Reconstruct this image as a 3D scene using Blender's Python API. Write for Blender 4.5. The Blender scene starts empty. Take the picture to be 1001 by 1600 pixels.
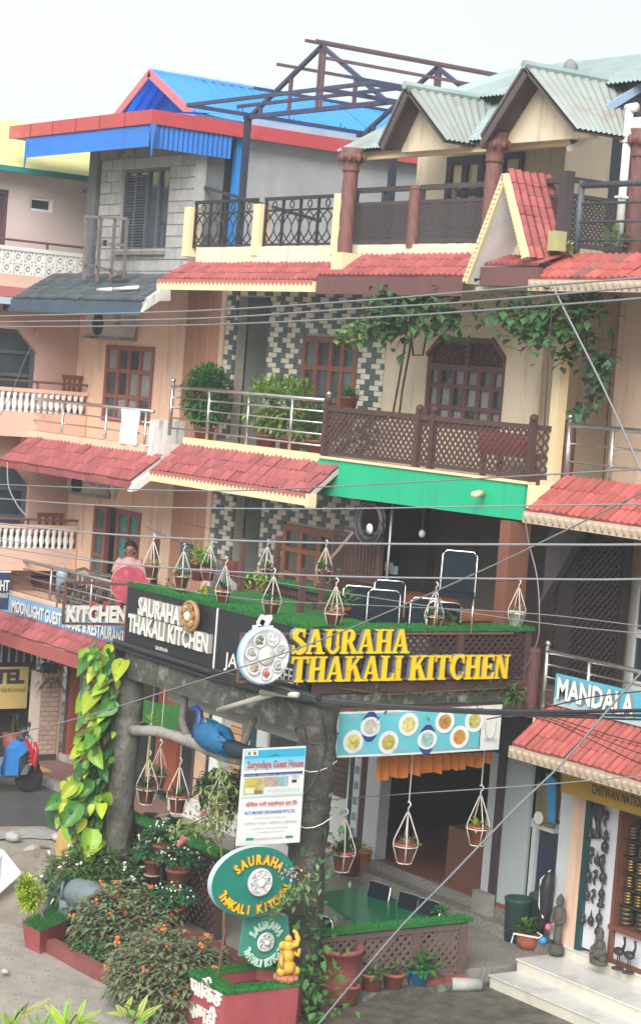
import bpy, bmesh, math, random
from mathutils import Vector as V, Matrix
random.seed(7)
sc = bpy.context.scene
# ------------------------------------------------------------------ camera
EYE = V((21.34, -18.234, 7.6))
F_PX = 3382.0
pitch, roll, yaw = [math.radians(a) for a in (3.384, 4.424, 55.244)]
d_ = V((-math.sin(yaw)*math.cos(pitch), math.cos(yaw)*math.cos(pitch), -math.sin(pitch)))
r_ = V((math.cos(yaw), math.sin(yaw), 0)); u_ = r_.cross(d_)
RT = r_*math.cos(roll) + u_*math.sin(roll)
UP = -r_*math.sin(roll) + u_*math.cos(roll)
cam = bpy.data.objects.new('camera', bpy.data.cameras.new('camera'))
sc.collection.objects.link(cam); sc.camera = cam
M = Matrix((RT, UP, -d_)).transposed().to_4x4(); M.translation = EYE
cam.matrix_world = M
cam.data.sensor_fit = 'VERTICAL'; cam.data.sensor_height = 36; cam.data.sensor_width = 36
cam.data.lens = F_PX/1600*36; cam.data.clip_end = 3000; cam.data.clip_start = .3
# ------------------------------------------------------------------ sky and sun (overcast)
SUN_EL, SUN_AZ = math.radians(34), math.radians(138)      # azimuth measured clockwise from +Y
w = bpy.data.worlds.new('World'); sc.world = w; w.use_nodes = True
nt = w.node_tree; nt.nodes.clear()
sky = nt.nodes.new('ShaderNodeTexSky'); sky.sky_type = 'NISHITA'; sky.sun_disc = False
sky.sun_elevation = SUN_EL; sky.sun_rotation = SUN_AZ; sky.air_density = 1; sky.dust_density = 3
mx = nt.nodes.new('ShaderNodeMix'); mx.data_type = 'RGBA'; mx.inputs[0].default_value = .93
mx.inputs[7].default_value = (3.45, 3.6, 3.54, 1)
bg = nt.nodes.new('ShaderNodeBackground'); bg.inputs[1].default_value = .1
wo = nt.nodes.new('ShaderNodeOutputWorld')
cn = nt.nodes.new('ShaderNodeTexNoise'); cn.inputs['Scale'].default_value = 2.2; cn.inputs['Detail'].default_value = 5
cr_ = nt.nodes.new('ShaderNodeMapRange'); cr_.inputs[1].default_value = .3; cr_.inputs[2].default_value = .7; cr_.inputs[3].default_value = .93; cr_.inputs[4].default_value = 1.05
cs = nt.nodes.new('ShaderNodeVectorMath'); cs.operation = 'SCALE'; cs.inputs[0].default_value = (3.22, 3.30, 3.22)
nt.links.new(cn.outputs[0], cr_.inputs[0]); nt.links.new(cr_.outputs[0], cs.inputs[3]); nt.links.new(cs.outputs[0], mx.inputs[7])
nt.links.new(sky.outputs[0], mx.inputs[6]); nt.links.new(mx.outputs[2], bg.inputs[0]); nt.links.new(bg.outputs[0], wo.inputs[0])
sl = bpy.data.lights.new('sun', 'SUN'); sl.energy = 1.5; sl.angle = math.radians(40); sl.color = (1, .965, .91)
so = bpy.data.objects.new('sun', sl); sc.collection.objects.link(so)
sdir = V((math.sin(SUN_AZ)*math.cos(SUN_EL), math.cos(SUN_AZ)*math.cos(SUN_EL), math.sin(SUN_EL)))
so.rotation_euler = sdir.to_track_quat('Z', 'Y').to_euler(); so.location = (20, -30, 40)
sc.view_settings.view_transform = 'Standard'; sc.view_settings.look = 'None'
sc.view_settings.exposure = 1.63; sc.view_settings.gamma = 1; sc.view_settings.use_curve_mapping = False
sc.cycles.max_bounces = 6; sc.cycles.diffuse_bounces = 4; sc.cycles.use_denoising = True
# ------------------------------------------------------------------ helpers
def ray(px, py): return d_ + RT*((px-500.5)/F_PX) - UP*((py-800)/F_PX)
def fy(px, py, y): v = ray(px, py); return EYE + v*((y-EYE.y)/v.y)     # point of the plane y = const seen there
def fx(px, py, x): v = ray(px, py); return EYE + v*((x-EYE.x)/v.x)
def fz(px, py, z): v = ray(px, py); return EYE + v*((z-EYE.z)/v.z)
COL = sc.collection
ORG = {}
MATS = {}
def mat(name, c, rough=.75, var=.12, scale=3., bump=.0, bscale=40., metal=0., spec=.4, stain=None, sscale=1.2, samt=.5, streak=False, trans=0, alpha=1, coat=0.):
    if name in MATS: return MATS[name]
    m = bpy.data.materials.new(name); m.use_nodes = True; t = m.node_tree; b = t.nodes['Principled BSDF']
    b.inputs['Roughness'].default_value = rough; b.inputs['Metallic'].default_value = metal
    b.inputs['Specular IOR Level'].default_value = spec
    if trans: b.inputs['Transmission Weight'].default_value = trans
    if alpha < 1: b.inputs['Alpha'].default_value = alpha
    if coat: b.inputs['Coat Weight'].default_value = coat; b.inputs['Coat Roughness'].default_value = .1
    tc = t.nodes.new('ShaderNodeTexCoord')
    oi = t.nodes.new('ShaderNodeObjectInfo')
    n = t.nodes.new('ShaderNodeTexNoise'); n.inputs['Scale'].default_value = scale; n.inputs['Detail'].default_value = 6
    n.inputs['Roughness'].default_value = .6
    t.links.new(tc.outputs['Object'], n.inputs['Vector'])
    rp = t.nodes.new('ShaderNodeMapRange'); rp.inputs[1].default_value = .25; rp.inputs[2].default_value = .75
    rp.inputs[3].default_value = 1-var; rp.inputs[4].default_value = 1+var
    t.links.new(n.outputs[0], rp.inputs[0])
    rr = t.nodes.new('ShaderNodeMapRange'); rr.inputs[3].default_value = 1-var*.7; rr.inputs[4].default_value = 1+var*.7
    t.links.new(oi.outputs['Random'], rr.inputs[0])
    mu = t.nodes.new('ShaderNodeMath'); mu.operation = 'MULTIPLY'; t.links.new(rp.outputs[0], mu.inputs[0]); t.links.new(rr.outputs[0], mu.inputs[1])
    vm = t.nodes.new('ShaderNodeVectorMath'); vm.operation = 'SCALE'; vm.inputs[0].default_value = c[:3]
    t.links.new(mu.outputs[0], vm.inputs[3])
    out = vm.outputs[0]
    if stain:
        s = t.nodes.new('ShaderNodeTexNoise'); s.inputs['Scale'].default_value = sscale; s.inputs['Detail'].default_value = 8; s.inputs['Roughness'].default_value = .72
        if streak:
            mp = t.nodes.new('ShaderNodeMapping'); mp.inputs['Scale'].default_value = (3, 3, .35)
            t.links.new(tc.outputs['Object'], mp.inputs[0]); t.links.new(mp.outputs[0], s.inputs['Vector'])
        else: t.links.new(tc.outputs['Object'], s.inputs['Vector'])
        cr = t.nodes.new('ShaderNodeMapRange'); cr.inputs[1].default_value = .52; cr.inputs[2].default_value = .68; cr.inputs[3].default_value = 0; cr.inputs[4].default_value = samt
        t.links.new(s.outputs[0], cr.inputs[0])
        m2 = t.nodes.new('ShaderNodeMix'); m2.data_type = 'RGBA'; m2.inputs[7].default_value = (*stain, 1)
        t.links.new(cr.outputs[0], m2.inputs[0]); t.links.new(out, m2.inputs[6]); out = m2.outputs[2]
    t.links.new(out, b.inputs['Base Color'])
    if bump:
        bn = t.nodes.new('ShaderNodeTexNoise'); bn.inputs['Scale'].default_value = bscale; bn.inputs['Detail'].default_value = 5
        t.links.new(tc.outputs['Object'], bn.inputs['Vector'])
        bp = t.nodes.new('ShaderNodeBump'); bp.inputs['Strength'].default_value = bump; bp.inputs['Distance'].default_value = .02
        t.links.new(bn.outputs[0], bp.inputs['Height']); t.links.new(bp.outputs[0], b.inputs['Normal'])
    MATS[name] = m; return m
def emis(name, c, s):
    m = bpy.data.materials.new(name); m.use_nodes = True; b = m.node_tree.nodes['Principled BSDF']
    b.inputs['Base Color'].default_value = (*c, 1); b.inputs['Emission Color'].default_value = (*c, 1); b.inputs['Emission Strength'].default_value = s
    return m
X3, Y3, Z3 = V((1, 0, 0)), V((0, 1, 0)), V((0, 0, 1))
class MB:
    def __init__(s): s.v = []; s.f = []; s.mi = []; s.cur = 0
    def add(s, vs, fs):
        b = len(s.v); s.v += [V(p) for p in vs]
        for f in fs: s.f.append([b+i for i in f]); s.mi.append(s.cur)
        return s
    def box(s, x0, x1, y0, y1, z0, z1):
        return s.add([(x0,y0,z0),(x1,y0,z0),(x1,y1,z0),(x0,y1,z0),(x0,y0,z1),(x1,y0,z1),(x1,y1,z1),(x0,y1,z1)],
                     [(3,2,1,0),(4,5,6,7),(0,1,5,4),(1,2,6,5),(2,3,7,6),(3,0,4,7)])
    def ob(s, c, a, b, d):      # centre and three half axes
        c = V(c); P = [c-a-b-d, c+a-b-d, c+a+b-d, c-a+b-d, c-a-b+d, c+a-b+d, c+a+b+d, c-a+b+d]
        fs = [(3,2,1,0),(4,5,6,7),(0,1,5,4),(1,2,6,5),(2,3,7,6),(3,0,4,7)]
        if a.cross(b).dot(d) < 0: fs = [f[::-1] for f in fs]
        return s.add(P, fs)
    def beam(s, p, q, w, h=None, up=Z3):
        p, q = V(p), V(q); h = h or w; t = (q-p)
        if t.length < 1e-6: return s
        n = t.normalized(); a = n.cross(up)
        if a.length < 1e-3: a = n.cross(X3)
        a.normalize(); b = a.cross(n)
        return s.ob((p+q)/2, t/2, a*(w/2), b*(h/2))
    def tube(s, pts, r, n=6, r2=None, caps=True):
        pts = [V(p) for p in pts]; k = len(pts); b = len(s.v); prev = None
        for i, p in enumerate(pts):
            t = (pts[min(i+1, k-1)]-pts[max(i-1, 0)])
            t = t.normalized() if t.length > 1e-9 else Z3
            if prev is None:
                a = t.cross(Z3) if abs(t.z) < .9 else t.cross(X3)
            else: a = prev - t*prev.dot(t)
            a.normalize(); prev = a; c = t.cross(a)
            rad = r[i] if isinstance(r, (list, tuple)) else (r if r2 is None else r+(r2-r)*i/max(k-1, 1))
            for j in range(n):
                g = 2*math.pi*j/n; s.v.append(p + (a*math.cos(g)+c*math.sin(g))*rad)
        for i in range(k-1):
            for j in range(n):
                s.f.append([b+i*n+j, b+i*n+(j+1) % n, b+(i+1)*n+(j+1) % n, b+(i+1)*n+j]); s.mi.append(s.cur)
        if caps:
            s.f.append([b+j for j in range(n)][::-1]); s.mi.append(s.cur)
            s.f.append([b+(k-1)*n+j for j in range(n)]); s.mi.append(s.cur)
        return s
    def lathe(s, prof, c=(0,0,0), n=12, sx=1, sy=1, axis=None, caps=True):
        c = V(c); b = len(s.v); k = len(prof)
        A = (X3, Y3, Z3) if axis is None else axis
        for r, z in prof:
            for j in range(n):
                g = 2*math.pi*j/n; s.v.append(c + A[0]*(r*sx*math.cos(g)) + A[1]*(r*sy*math.sin(g)) + A[2]*z)
        for i in range(k-1):
            for j in range(n):
                s.f.append([b+i*n+j, b+i*n+(j+1) % n, b+(i+1)*n+(j+1) % n, b+(i+1)*n+j]); s.mi.append(s.cur)
        if caps and prof[0][0] > 1e-4: s.f.append([b+j for j in range(n)][::-1]); s.mi.append(s.cur)
        if caps and prof[-1][0] > 1e-4: s.f.append([b+(k-1)*n+j for j in range(n)]); s.mi.append(s.cur)
        return s
    def prism(s, poly, vec):
        poly = [V(p) for p in poly]; n = len(poly); vec = V(vec)
        nn = V((0,0,0))
        for i in range(n): nn += poly[i].cross(poly[(i+1) % n])
        if nn.dot(vec) > 0: poly = poly[::-1]
        return s.add(poly+[p+vec for p in poly], [list(range(n)), list(range(2*n-1, n-1, -1))]+[[i, i+n, (i+1) % n+n, (i+1) % n][::1] for i in range(n)])
    def ball(s, c, r, n=8, sx=1, sy=1, sz=1, rng=None, jit=0):
        prof = [(r*math.sin(math.pi*i/n), -r*sz*math.cos(math.pi*i/n)) for i in range(n+1)]
        prof[0] = (0.0001, prof[0][1]); prof[-1] = (0.0001, prof[-1][1])
        b = len(s.v); s.lathe(prof, c, n+2, sx, sy)
        if jit:
            for i in range(b, len(s.v)): s.v[i] = V(c)+(s.v[i]-V(c))*(1+random.uniform(-jit, jit))
        return s
    def mesh(s, name, m=None, smooth=False):
        me = bpy.data.meshes.new(name); me.from_pydata([tuple(p) for p in s.v], [], s.f)
        ms = m if isinstance(m, (list, tuple)) else [m]
        for q in ms:
            if q: me.materials.append(q)
        if len(ms) > 1: me.polygons.foreach_set('material_index', s.mi)
        if smooth: me.polygons.foreach_set('use_smooth', [True]*len(me.polygons))
        me.update(); return me
    def build(s, name, m, parent=None, smooth=False, kind=None, label=None):
        o = link(name, s.mesh(name, m, smooth), parent)
        if kind: o['kind'] = kind
        if label: o['label'] = label
        return o
def smooth_by_angle(o, deg=40):
    me = o.data; me.polygons.foreach_set('use_smooth', [True]*len(me.polygons)); me.set_sharp_from_angle(angle=math.radians(deg)); return o
def link(name, data, parent=None, mw=None):
    o = bpy.data.objects.new(name, data); COL.objects.link(o)
    if parent is not None:
        o.parent = parent
        if parent.type == 'EMPTY': o.matrix_parent_inverse = Matrix.Translation(-ORG[parent.name])
        elif parent.name in ORG: o.matrix_parent_inverse = ORG[parent.name].inverted()
    if mw is not None: o.matrix_basis = mw
    return o
def tag(o, label=None, cat=None, group=None, kind=None):
    if label: o['label'] = label
    if cat: o['category'] = cat
    if group: o['group'] = group
    if kind: o['kind'] = kind
    return o
def thing(name, label, cat, loc=(0,0,0), group=None):
    o = bpy.data.objects.new(name, None); COL.objects.link(o); o.location = loc; ORG[o.name] = V(loc); o.empty_display_size = .2
    return tag(o, label, cat, group)
def single(name, mb, m, label, cat, group=None, smooth=False): return tag(mb.build(name, m, None, smooth), label, cat, group)
def struct(name, mb, m, smooth=False): return tag(mb.build(name, m, None, smooth), kind='structure')
def copy_of(root, mw, label=None, group=None):    # a copy of a thing, its parts and their sub-parts
    r = root.copy(); COL.objects.link(r); r.matrix_basis = mw
    if label: r['label'] = label
    if group: r['group'] = group
    for ch in root.children:
        c = ch.copy(); COL.objects.link(c); c.parent = r
        for g in ch.children:
            e = g.copy(); COL.objects.link(e); e.parent = c
    return r
def T(p, rz=0, s=1): return Matrix.Translation(V(p)) @ Matrix.Rotation(rz, 4, 'Z') @ (Matrix.Scale(s, 4) if s != 1 else Matrix.Identity(4))
def frame_m(o, ax, ay, az): 
    m = Matrix((ax, ay, az)).transposed().to_4x4(); m.translation = V(o); return m
TXT = bpy.data.scenes.new('type_setting'); TCACHE = {}
def text_mesh(s, size=1., depth=.01, bold=0.):
    """outline of a string as a mesh, set in a scene of its own so that the main scene is not re-evaluated"""
    k = (s, bold)
    if k not in TCACHE:
        cu = bpy.data.curves.new('lettering', 'FONT'); cu.body = s; cu.size = 1; cu.extrude = 0; cu.offset = bold; cu.resolution_u = 2
        o = bpy.data.objects.new('lettering', cu); TXT.collection.objects.link(o)
        me = bpy.data.meshes.new_from_object(o); bpy.data.objects.remove(o); bpy.data.curves.remove(cu); TCACHE[k] = me
    return TCACHE[k].copy()
def text(s, o, right, up, h, m, parent, depth=.006, bold=0., width=None, name='lettering', align='LEFT', lift=0.):
    """flat lettering on a surface: o = lower left, right/up unit vectors, h = cap height, width = fit to this"""
    me = text_mesh(s, 1., 0.0, bold); xs = [v.co.x for v in me.vertices]; 
    if not xs: return None
    x0, x1 = min(xs), max(xs); ch = .73
    sy = h/ch; sx = (width/(x1-x0)) if width else sy
    n = right.cross(up).normalized(); off = {'LEFT': 0, 'CENTER': -(x1-x0)*sx/2}[align]
    mb = MB()
    ed = {}
    vs = []
    for v in me.vertices: vs.append(V(o)+right*((v.co.x-x0)*sx+off)+up*(v.co.y*sy)+n*(depth+lift))
    fs = [list(p.vertices) for p in me.polygons]
    if depth > .004:
        k = len(vs); cnt = {}
        for f in fs:
            for i in range(len(f)):
                a, b = f[i], f[(i+1) % len(f)]; cnt[(a, b)] = 1
        for (a, b) in list(cnt):
            if (b, a) not in cnt: fs.append([b, a, a+k, b+k])
        vs += [p-n*depth for p in vs]
    mb.add(vs, fs)
    bpy.data.meshes.remove(me)
    return mb.build(name, m, parent)
def lerp(a, b, t): return a+(b-a)*t
def ortho(n, up=Z3):
    n = n.normalized(); r = up.cross(n).normalized(); return r, n.cross(r)
# ------------------------------------------------------------------ frames: FACE = street fronts (y const), SIDE(x) = faces turned to +X
def SIDE(x0): return lambda p: V((x0-p[1], p[0], p[2]))
class FM(MB):
    """mesh builder in a wall's own frame: (along to the right, into the wall, up)"""
    def __init__(s, fr=None): MB.__init__(s); s.fr = fr
    def mesh(s, name, m=None, smooth=False):
        if s.fr: s.v = [s.fr(p) for p in s.v]; s.fr = None
        return MB.mesh(s, name, m, smooth)
# ------------------------------------------------------------------ materials
CREAM = mat('cream_paint', (.84,.72,.54), .8, .06, 1.5, .08, stain=(.36,.30,.22), sscale=1.5, samt=.6, streak=True)
CREAMT = mat('cream_trim', (.82,.68,.42), .75, .06, 2)
PEACH = mat('peach_paint', (.83,.58,.43), .8, .06, 1.2, .06, stain=(.40,.29,.22), sscale=1.4, samt=.6, streak=True)
PEACHR = mat('tan_paint', (.70,.53,.40), .85, .07, 1.5, .12, stain=(.36,.27,.2), sscale=1.3, samt=.6, streak=True)
BROWNC = mat('brown_cladding', (.45,.235,.16), .6, .1, 2)
HOTELB = mat('dusky_pink_paint', (.56,.37,.315), .85, .06, 1.2, .06, stain=(.3,.19,.16), sscale=.8, samt=.3, streak=True)
PINKW = mat('pale_pink_paint', (.66,.54,.52), .85, .05, 1.2, .05)
PINKB = mat('salmon_paint', (.80,.53,.42), .8, .05, 2)
WHITE = mat('white_paint', (.80,.80,.78), .6, .05, 3, stain=(.5,.5,.46), sscale=2, samt=.35)
WHITED = mat('mouldy_white_plaster', (.74,.73,.70), .85, .06, 2, .2, stain=(.09,.10,.09), sscale=2.2, samt=.9, streak=True)
GREYP = mat('grey_plaster', (.40,.42,.44), .9, .16, 1.4, .15, stain=(.28,.29,.30), sscale=.8, samt=.6)
BLOCK = mat('concrete_block', (.40,.405,.395), .95, .16, 7, .5, 30, stain=(.30,.30,.29), sscale=3, samt=.7)
MORTAR = mat('mortar', (.42,.42,.41), .95, .2, 6, .2)
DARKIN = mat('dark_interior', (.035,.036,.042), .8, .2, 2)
DARKW = mat('dark_wood', (.085,.05,.045), .55, .2, 3)
LATT = mat('dark_brown_paint', (.085,.047,.043), .5, .15, 4)
MAROON = mat('maroon_paint', (.17,.065,.055), .55, .15, 4)
WFRAME = mat('reddish_window_wood', (.27,.105,.08), .55, .14, 3)
GLASS = mat('dark_window_glass', (.045,.065,.085), .08, .3, 2, spec=.6)
GLASSG = mat('green_window_glass', (.05,.13,.12), .1, .3, 2, spec=.6)
CURT = mat('grey_curtain', (.3,.32,.33), .9, .2, 8)
STEEL = mat('stainless_steel', (.62,.62,.62), .28, .08, 5, metal=.9)
STEELD = mat('dull_steel', (.42,.40,.38), .4, .1, 5, metal=.7)
BLACKM = mat('black_iron', (.03,.032,.036), .5, .2, 6)
RUST = mat('brown_iron', (.17,.09,.075), .6, .2, 6)
TILE = mat('red_roof_tile', (.345,.092,.093), .65, .26, 6, .2, 60, stain=(.12,.06,.06), sscale=2.6, samt=.7)
TILER = mat('orange_red_roof_tile', (.40,.10,.088), .6, .24, 6, .2, 60, stain=(.12,.06,.055), sscale=2.2, samt=.7)
TILEP = mat('faded_red_roof_tile', (.34,.095,.10), .75, .26, 6, .2, 60, stain=(.14,.08,.08), sscale=2.6, samt=.7)
TILEM = mat('mossy_black_tile', (.075,.09,.10), .85, .3, 6, .3, 40, stain=(.2,.21,.2), sscale=1.6, samt=.4)
RED = mat('red_metal_fascia', (.50,.07,.085), .45, .1, 2, stain=(.55,.25,.25), sscale=.8, samt=.4)
BLUE = mat('blue_metal_sheet', (.03,.26,.78), .4, .08, 1.5)
BLUED = mat('blue_metal_skirt', (.015,.16,.55), .45, .08, 2)
BLUEP = mat('blue_pipe', (.02,.25,.66), .4, .08, 2)
TEAL = mat('teal_gutter', (.02,.26,.26), .5, .12, 2)
YELROOF = mat('yellow_roof_sheet', (.62,.60,.26), .7, .12, 1.2, stain=(.62,.48,.30), sscale=.5, samt=.6)
TURFG = mat('green_turf', (.025,.19,.035), .95, .3, 30, .5, 200)
CONC = mat('weathered_concrete', (.28,.27,.25), .95, .2, 3, .3, 25, stain=(.05,.055,.045), sscale=2.4, samt=.9)
CONCD = mat('mossy_concrete', (.085,.088,.075), .95, .35, 5, .7, 20, stain=(.36,.35,.32), sscale=3.5, samt=.8)
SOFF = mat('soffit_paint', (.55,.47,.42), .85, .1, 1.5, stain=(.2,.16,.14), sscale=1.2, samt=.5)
GREENW = mat('bright_green_paint', (.015,.46,.24), .65, .08, 1.2, .1, stain=(.05,.30,.19), sscale=2.0, samt=.75, streak=True)
# ------------------------------------------------------------------ ground
def ground_mat():
    m = mat('wet_earth_and_asphalt', (.115,.106,.09), .55, .45, 3.5, .7, 26, stain=(.042,.04,.033), sscale=1.1, samt=.85)
    t = m.node_tree; b = t.nodes['Principled BSDF']; n = t.nodes.new('ShaderNodeTexNoise'); n.inputs['Scale'].default_value = 1.1; n.inputs['Detail'].default_value = 8; n.inputs['Roughness'].default_value = .65
    tc = t.nodes.new('ShaderNodeTexCoord'); t.links.new(tc.outputs['Object'], n.inputs['Vector'])
    r = t.nodes.new('ShaderNodeMapRange'); r.inputs[1].default_value = .46; r.inputs[2].default_value = .6; r.inputs[3].default_value = .38; r.inputs[4].default_value = .9
    t.links.new(n.outputs[0], r.inputs[0]); t.links.new(r.outputs[0], b.inputs['Roughness']); return m
g = MB(); N = 46
def gz(x, y): return 0
xs = [-1500, -300, -80] + [-40+i*1.5 for i in range(44)] + [60, 300, 1500]; ys = [-1500, -300, -60] + [-24+i*1.5 for i in range(24)] + [40, 300, 1500]
for x in xs:
    for y in ys: g.v.append(V((x, y, 0)))
for i in range(len(xs)-1):
    for j in range(len(ys)-1): a = i*len(ys)+j; g.f.append([a, a+len(ys), a+len(ys)+1, a+1]); g.mi.append(0)
struct('ground', g, ground_mat())
ASPH = mat('asphalt', (.11,.115,.115), .55, .25, 1.2, .3, 60, stain=(.2,.19,.17), sscale=.7, samt=.5)
def sheet(name, poly, z, m): 
    b = MB(); b.add([(x, y, z) for x, y in poly], [list(range(len(poly)))]); return struct(name, b, m)
p_ = [fz(a, b, 0) for a, b in ((-60,1185),(150,1270),(130,1292),(-60,1287))]
sheet('road', [(p.x, p.y) for p in ((fz(-420,1290,0)), fz(-420,1150,0), fz(150,1235,0), fz(240,1290,0))], .004, ASPH)
PAVE = mat('red_brown_pavement', (.24,.13,.11), .8, .2, 2, .2, 30, stain=(.15,.12,.11), sscale=1, samt=.6)
k = MB(); k.box(-15.0, -8.2, .15, 1.1, .002, .16); struct('pavement', k, PAVE)
k = MB(); k.box(-15.0, -8.2, .02, .148, .002, .14); struct('kerb', k, CONC)
# ------------------------------------------------------------------ window and door makers (frame = wall frame)
def panes(o, fr, x0, x1, z0, z1, y, nx, nz, bar, gm, fm):
    """glazing bars as part of a frame mesh, panes as sub-parts"""
    return
def window(parent, x0, x1, z0, z1, y, nx, nz, fm, gm, fr=None, bar=.07, name='window', depth=.1, colw=None):
    ws = colw or [1]*nx; tot = sum(ws); cuts = [x0]
    for q in ws: cuts.append(cuts[-1]+(x1-x0)*q/tot)
    f = FM(fr); f.box(x0, x1, y, y+depth, z1-bar, z1); f.box(x0, x1, y, y+depth, z0, z0+bar)
    for c in cuts: 
        c0 = min(max(c-bar/2, x0), x1-bar); f.box(c0, c0+bar, y+.002, y+depth-.002, z0+bar, z1-bar)
    for i in range(nx):
        for j in range(1, nz):
            zz = z0+(z1-z0)*j/nz; f.box(cuts[i]+bar*.5, cuts[i+1]-bar*.5, y+.006, y+depth-.006, zz-bar*.4, zz+bar*.4)
    o = f.build(name, fm, parent)
    for i in range(nx):
        for j in range(nz):
            g_ = FM(fr); za, zb = z0+(z1-z0)*j/nz, z0+(z1-z0)*(j+1)/nz
            g_.box(cuts[i]+bar*.2, cuts[i+1]-bar*.2, y+depth*.45, y+depth*.6, za, zb)
            mm = gm[(i+j*7) % len(gm)] if isinstance(gm, list) else gm
            g_.build('pane', mm, o)
    return o
def wall_with_holes(fr, x0, x1, z0, z1, y, t, holes):
    """a wall slab with rectangular openings (grid cells left out)"""
    b = FM(fr); xs = sorted({x0, x1, *[h[0] for h in holes], *[h[1] for h in holes]}); zs = sorted({z0, z1, *[h[2] for h in holes], *[h[3] for h in holes]})
    xs = [x for x in xs if x0 <= x <= x1]; zs = [z for z in zs if z0 <= z <= z1]
    solid = lambda i, j: 0 <= i < len(xs)-1 and 0 <= j < len(zs)-1 and not any(h[0]-1e-6 <= (xs[i]+xs[i+1])/2 <= h[1]+1e-6 and h[2]-1e-6 <= (zs[j]+zs[j+1])/2 <= h[3]+1e-6 for h in holes)
    for i in range(len(xs)-1):
        for j in range(len(zs)-1):
            if not solid(i, j): continue
            a, c, d, e = xs[i], xs[i+1], zs[j], zs[j+1]
            b.add([(a,y,d),(c,y,d),(c,y,e),(a,y,e)], [(0,1,2,3)]); b.add([(a,y+t,d),(c,y+t,d),(c,y+t,e),(a,y+t,e)], [(3,2,1,0)])
            if not solid(i-1, j): b.add([(a,y,d),(a,y,e),(a,y+t,e),(a,y+t,d)], [(0,1,2,3)])
            if not solid(i+1, j): b.add([(c,y,d),(c,y+t,d),(c,y+t,e),(c,y,e)], [(0,1,2,3)])
            if not solid(i, j-1): b.add([(a,y,d),(a,y+t,d),(c,y+t,d),(c,y,d)], [(0,1,2,3)])
            if not solid(i, j+1): b.add([(a,y,e),(c,y,e),(c,y+t,e),(a,y+t,e)], [(0,1,2,3)])
    return b
# tiles: one ribbed tile mesh, copied over a slope
def tile_mesh(name, w, l, m, ribs=2, hgt=.028):
    b = MB(); n = ribs*4
    for j, (yy, zz) in enumerate(((0, .012), (l, .012))):
        for i in range(n+1): b.v.append(V((w*i/n, yy, zz+hgt*(.5-.5*math.cos(2*math.pi*i/4)))))
    for i in range(n): b.f.append([i, i+1, n+2+i, n+1+i]); b.mi.append(0)
    k = len(b.v); 
    for i in range(n+1): b.v.append(V((w*i/n, 0, -.012)))
    for i in range(n): b.f.append([k+i, k+i+1, i+1, i]); b.mi.append(0)
    return b.mesh(name, m)
def tiles(parent, a, b, c, nc, w, m, fr=None, jit=.004, over=.05, skip=None, alt=None, ribs=2):
    """a, b = ends of the eave line (left, right), c = point of the upper edge above a; nc courses"""
    a, b, c = V(a), V(b), V(c); along = (b-a); L = along.length; ax = along.normalized(); up = c-a; up -= ax*up.dot(ax); S = up.length; ay = up.normalized(); az = ax.cross(ay)
    n = max(1, round(L/w)); w = L/n; l = S/nc
    me = tile_mesh('tile', w*.985, l+over, m, ribs)
    me2 = tile_mesh('tile', w*.985, l+over, alt, ribs) if alt else None
    sh = (c-a).dot(ax)
    for j in range(nc):
        for i in range(n):
            if skip and skip(i/n, j): continue
            o = a+ax*(i*w+random.uniform(-.006,.006))+ay*(j*l+random.uniform(-.009,.009))+az*(.022+random.uniform(-jit, jit)*1.6)
            t = frame_m(o, ax, ay, az) @ Matrix.Rotation(math.radians(-2.2), 4, 'X') @ Matrix.Rotation(random.uniform(-.014,.014), 4, 'Z') @ Matrix.Rotation(random.uniform(-.02,.02), 4, 'Y')
            link('tile', me2 if me2 and random.random() < .16 else me, parent, t)
def scallop(parent, a, b, drop, m, step=.11, t=.02, name='scalloped_trim'):
    a, b = V(a), V(b); L = (b-a).length; n = int(L/step); ax = (b-a)/n; s = MB(); out = ax.normalized().cross(Z3)
    for i in range(n):
        p = a+ax*i; q = p+ax*.92
        s.prism([p, q, q-Z3*drop*.45, (p+q)/2-Z3*drop, p-Z3*drop*.45], out*(-t))
    o = s.build(name, m, parent, kind='stuff'); return o
# railings of stainless tube: posts are parts, rails are parts
def railing(name, label, pts, h, n_mid, m, posts, r=.025, group=None, knob=True, z_low=.12, loc=None):
    pts = [V(p) for p in pts]; t = thing(name, label, 'railing', loc or pts[0], group)
    MB().tube([p+Z3*h for p in pts], r*1.25, 8).build('top_rail', m, t, True)
    for i in range(n_mid):
        z = z_low+(h-z_low)*i/n_mid
        MB().tube([p+Z3*z for p in pts], r*.6, 6).build('rail', m, t, True)
    for k_, s in enumerate(posts):
        tot = sum((pts[i+1]-pts[i]).length for i in range(len(pts)-1)); dd = s*tot
        for i in range(len(pts)-1):
            L = (pts[i+1]-pts[i]).length
            if dd <= L+1e-6: p = pts[i].lerp(pts[i+1], dd/L); break
            dd -= L
        end = s in (0, 1)
        b = MB().tube([p, p+Z3*(h+(.06 if end else -.01))], r*(1.3 if end else 1), 8)
        if end and knob: b.ball(p+Z3*(h+.1), r*1.8, 6)
        b.build('post', m, t, True)
    return t
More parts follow.
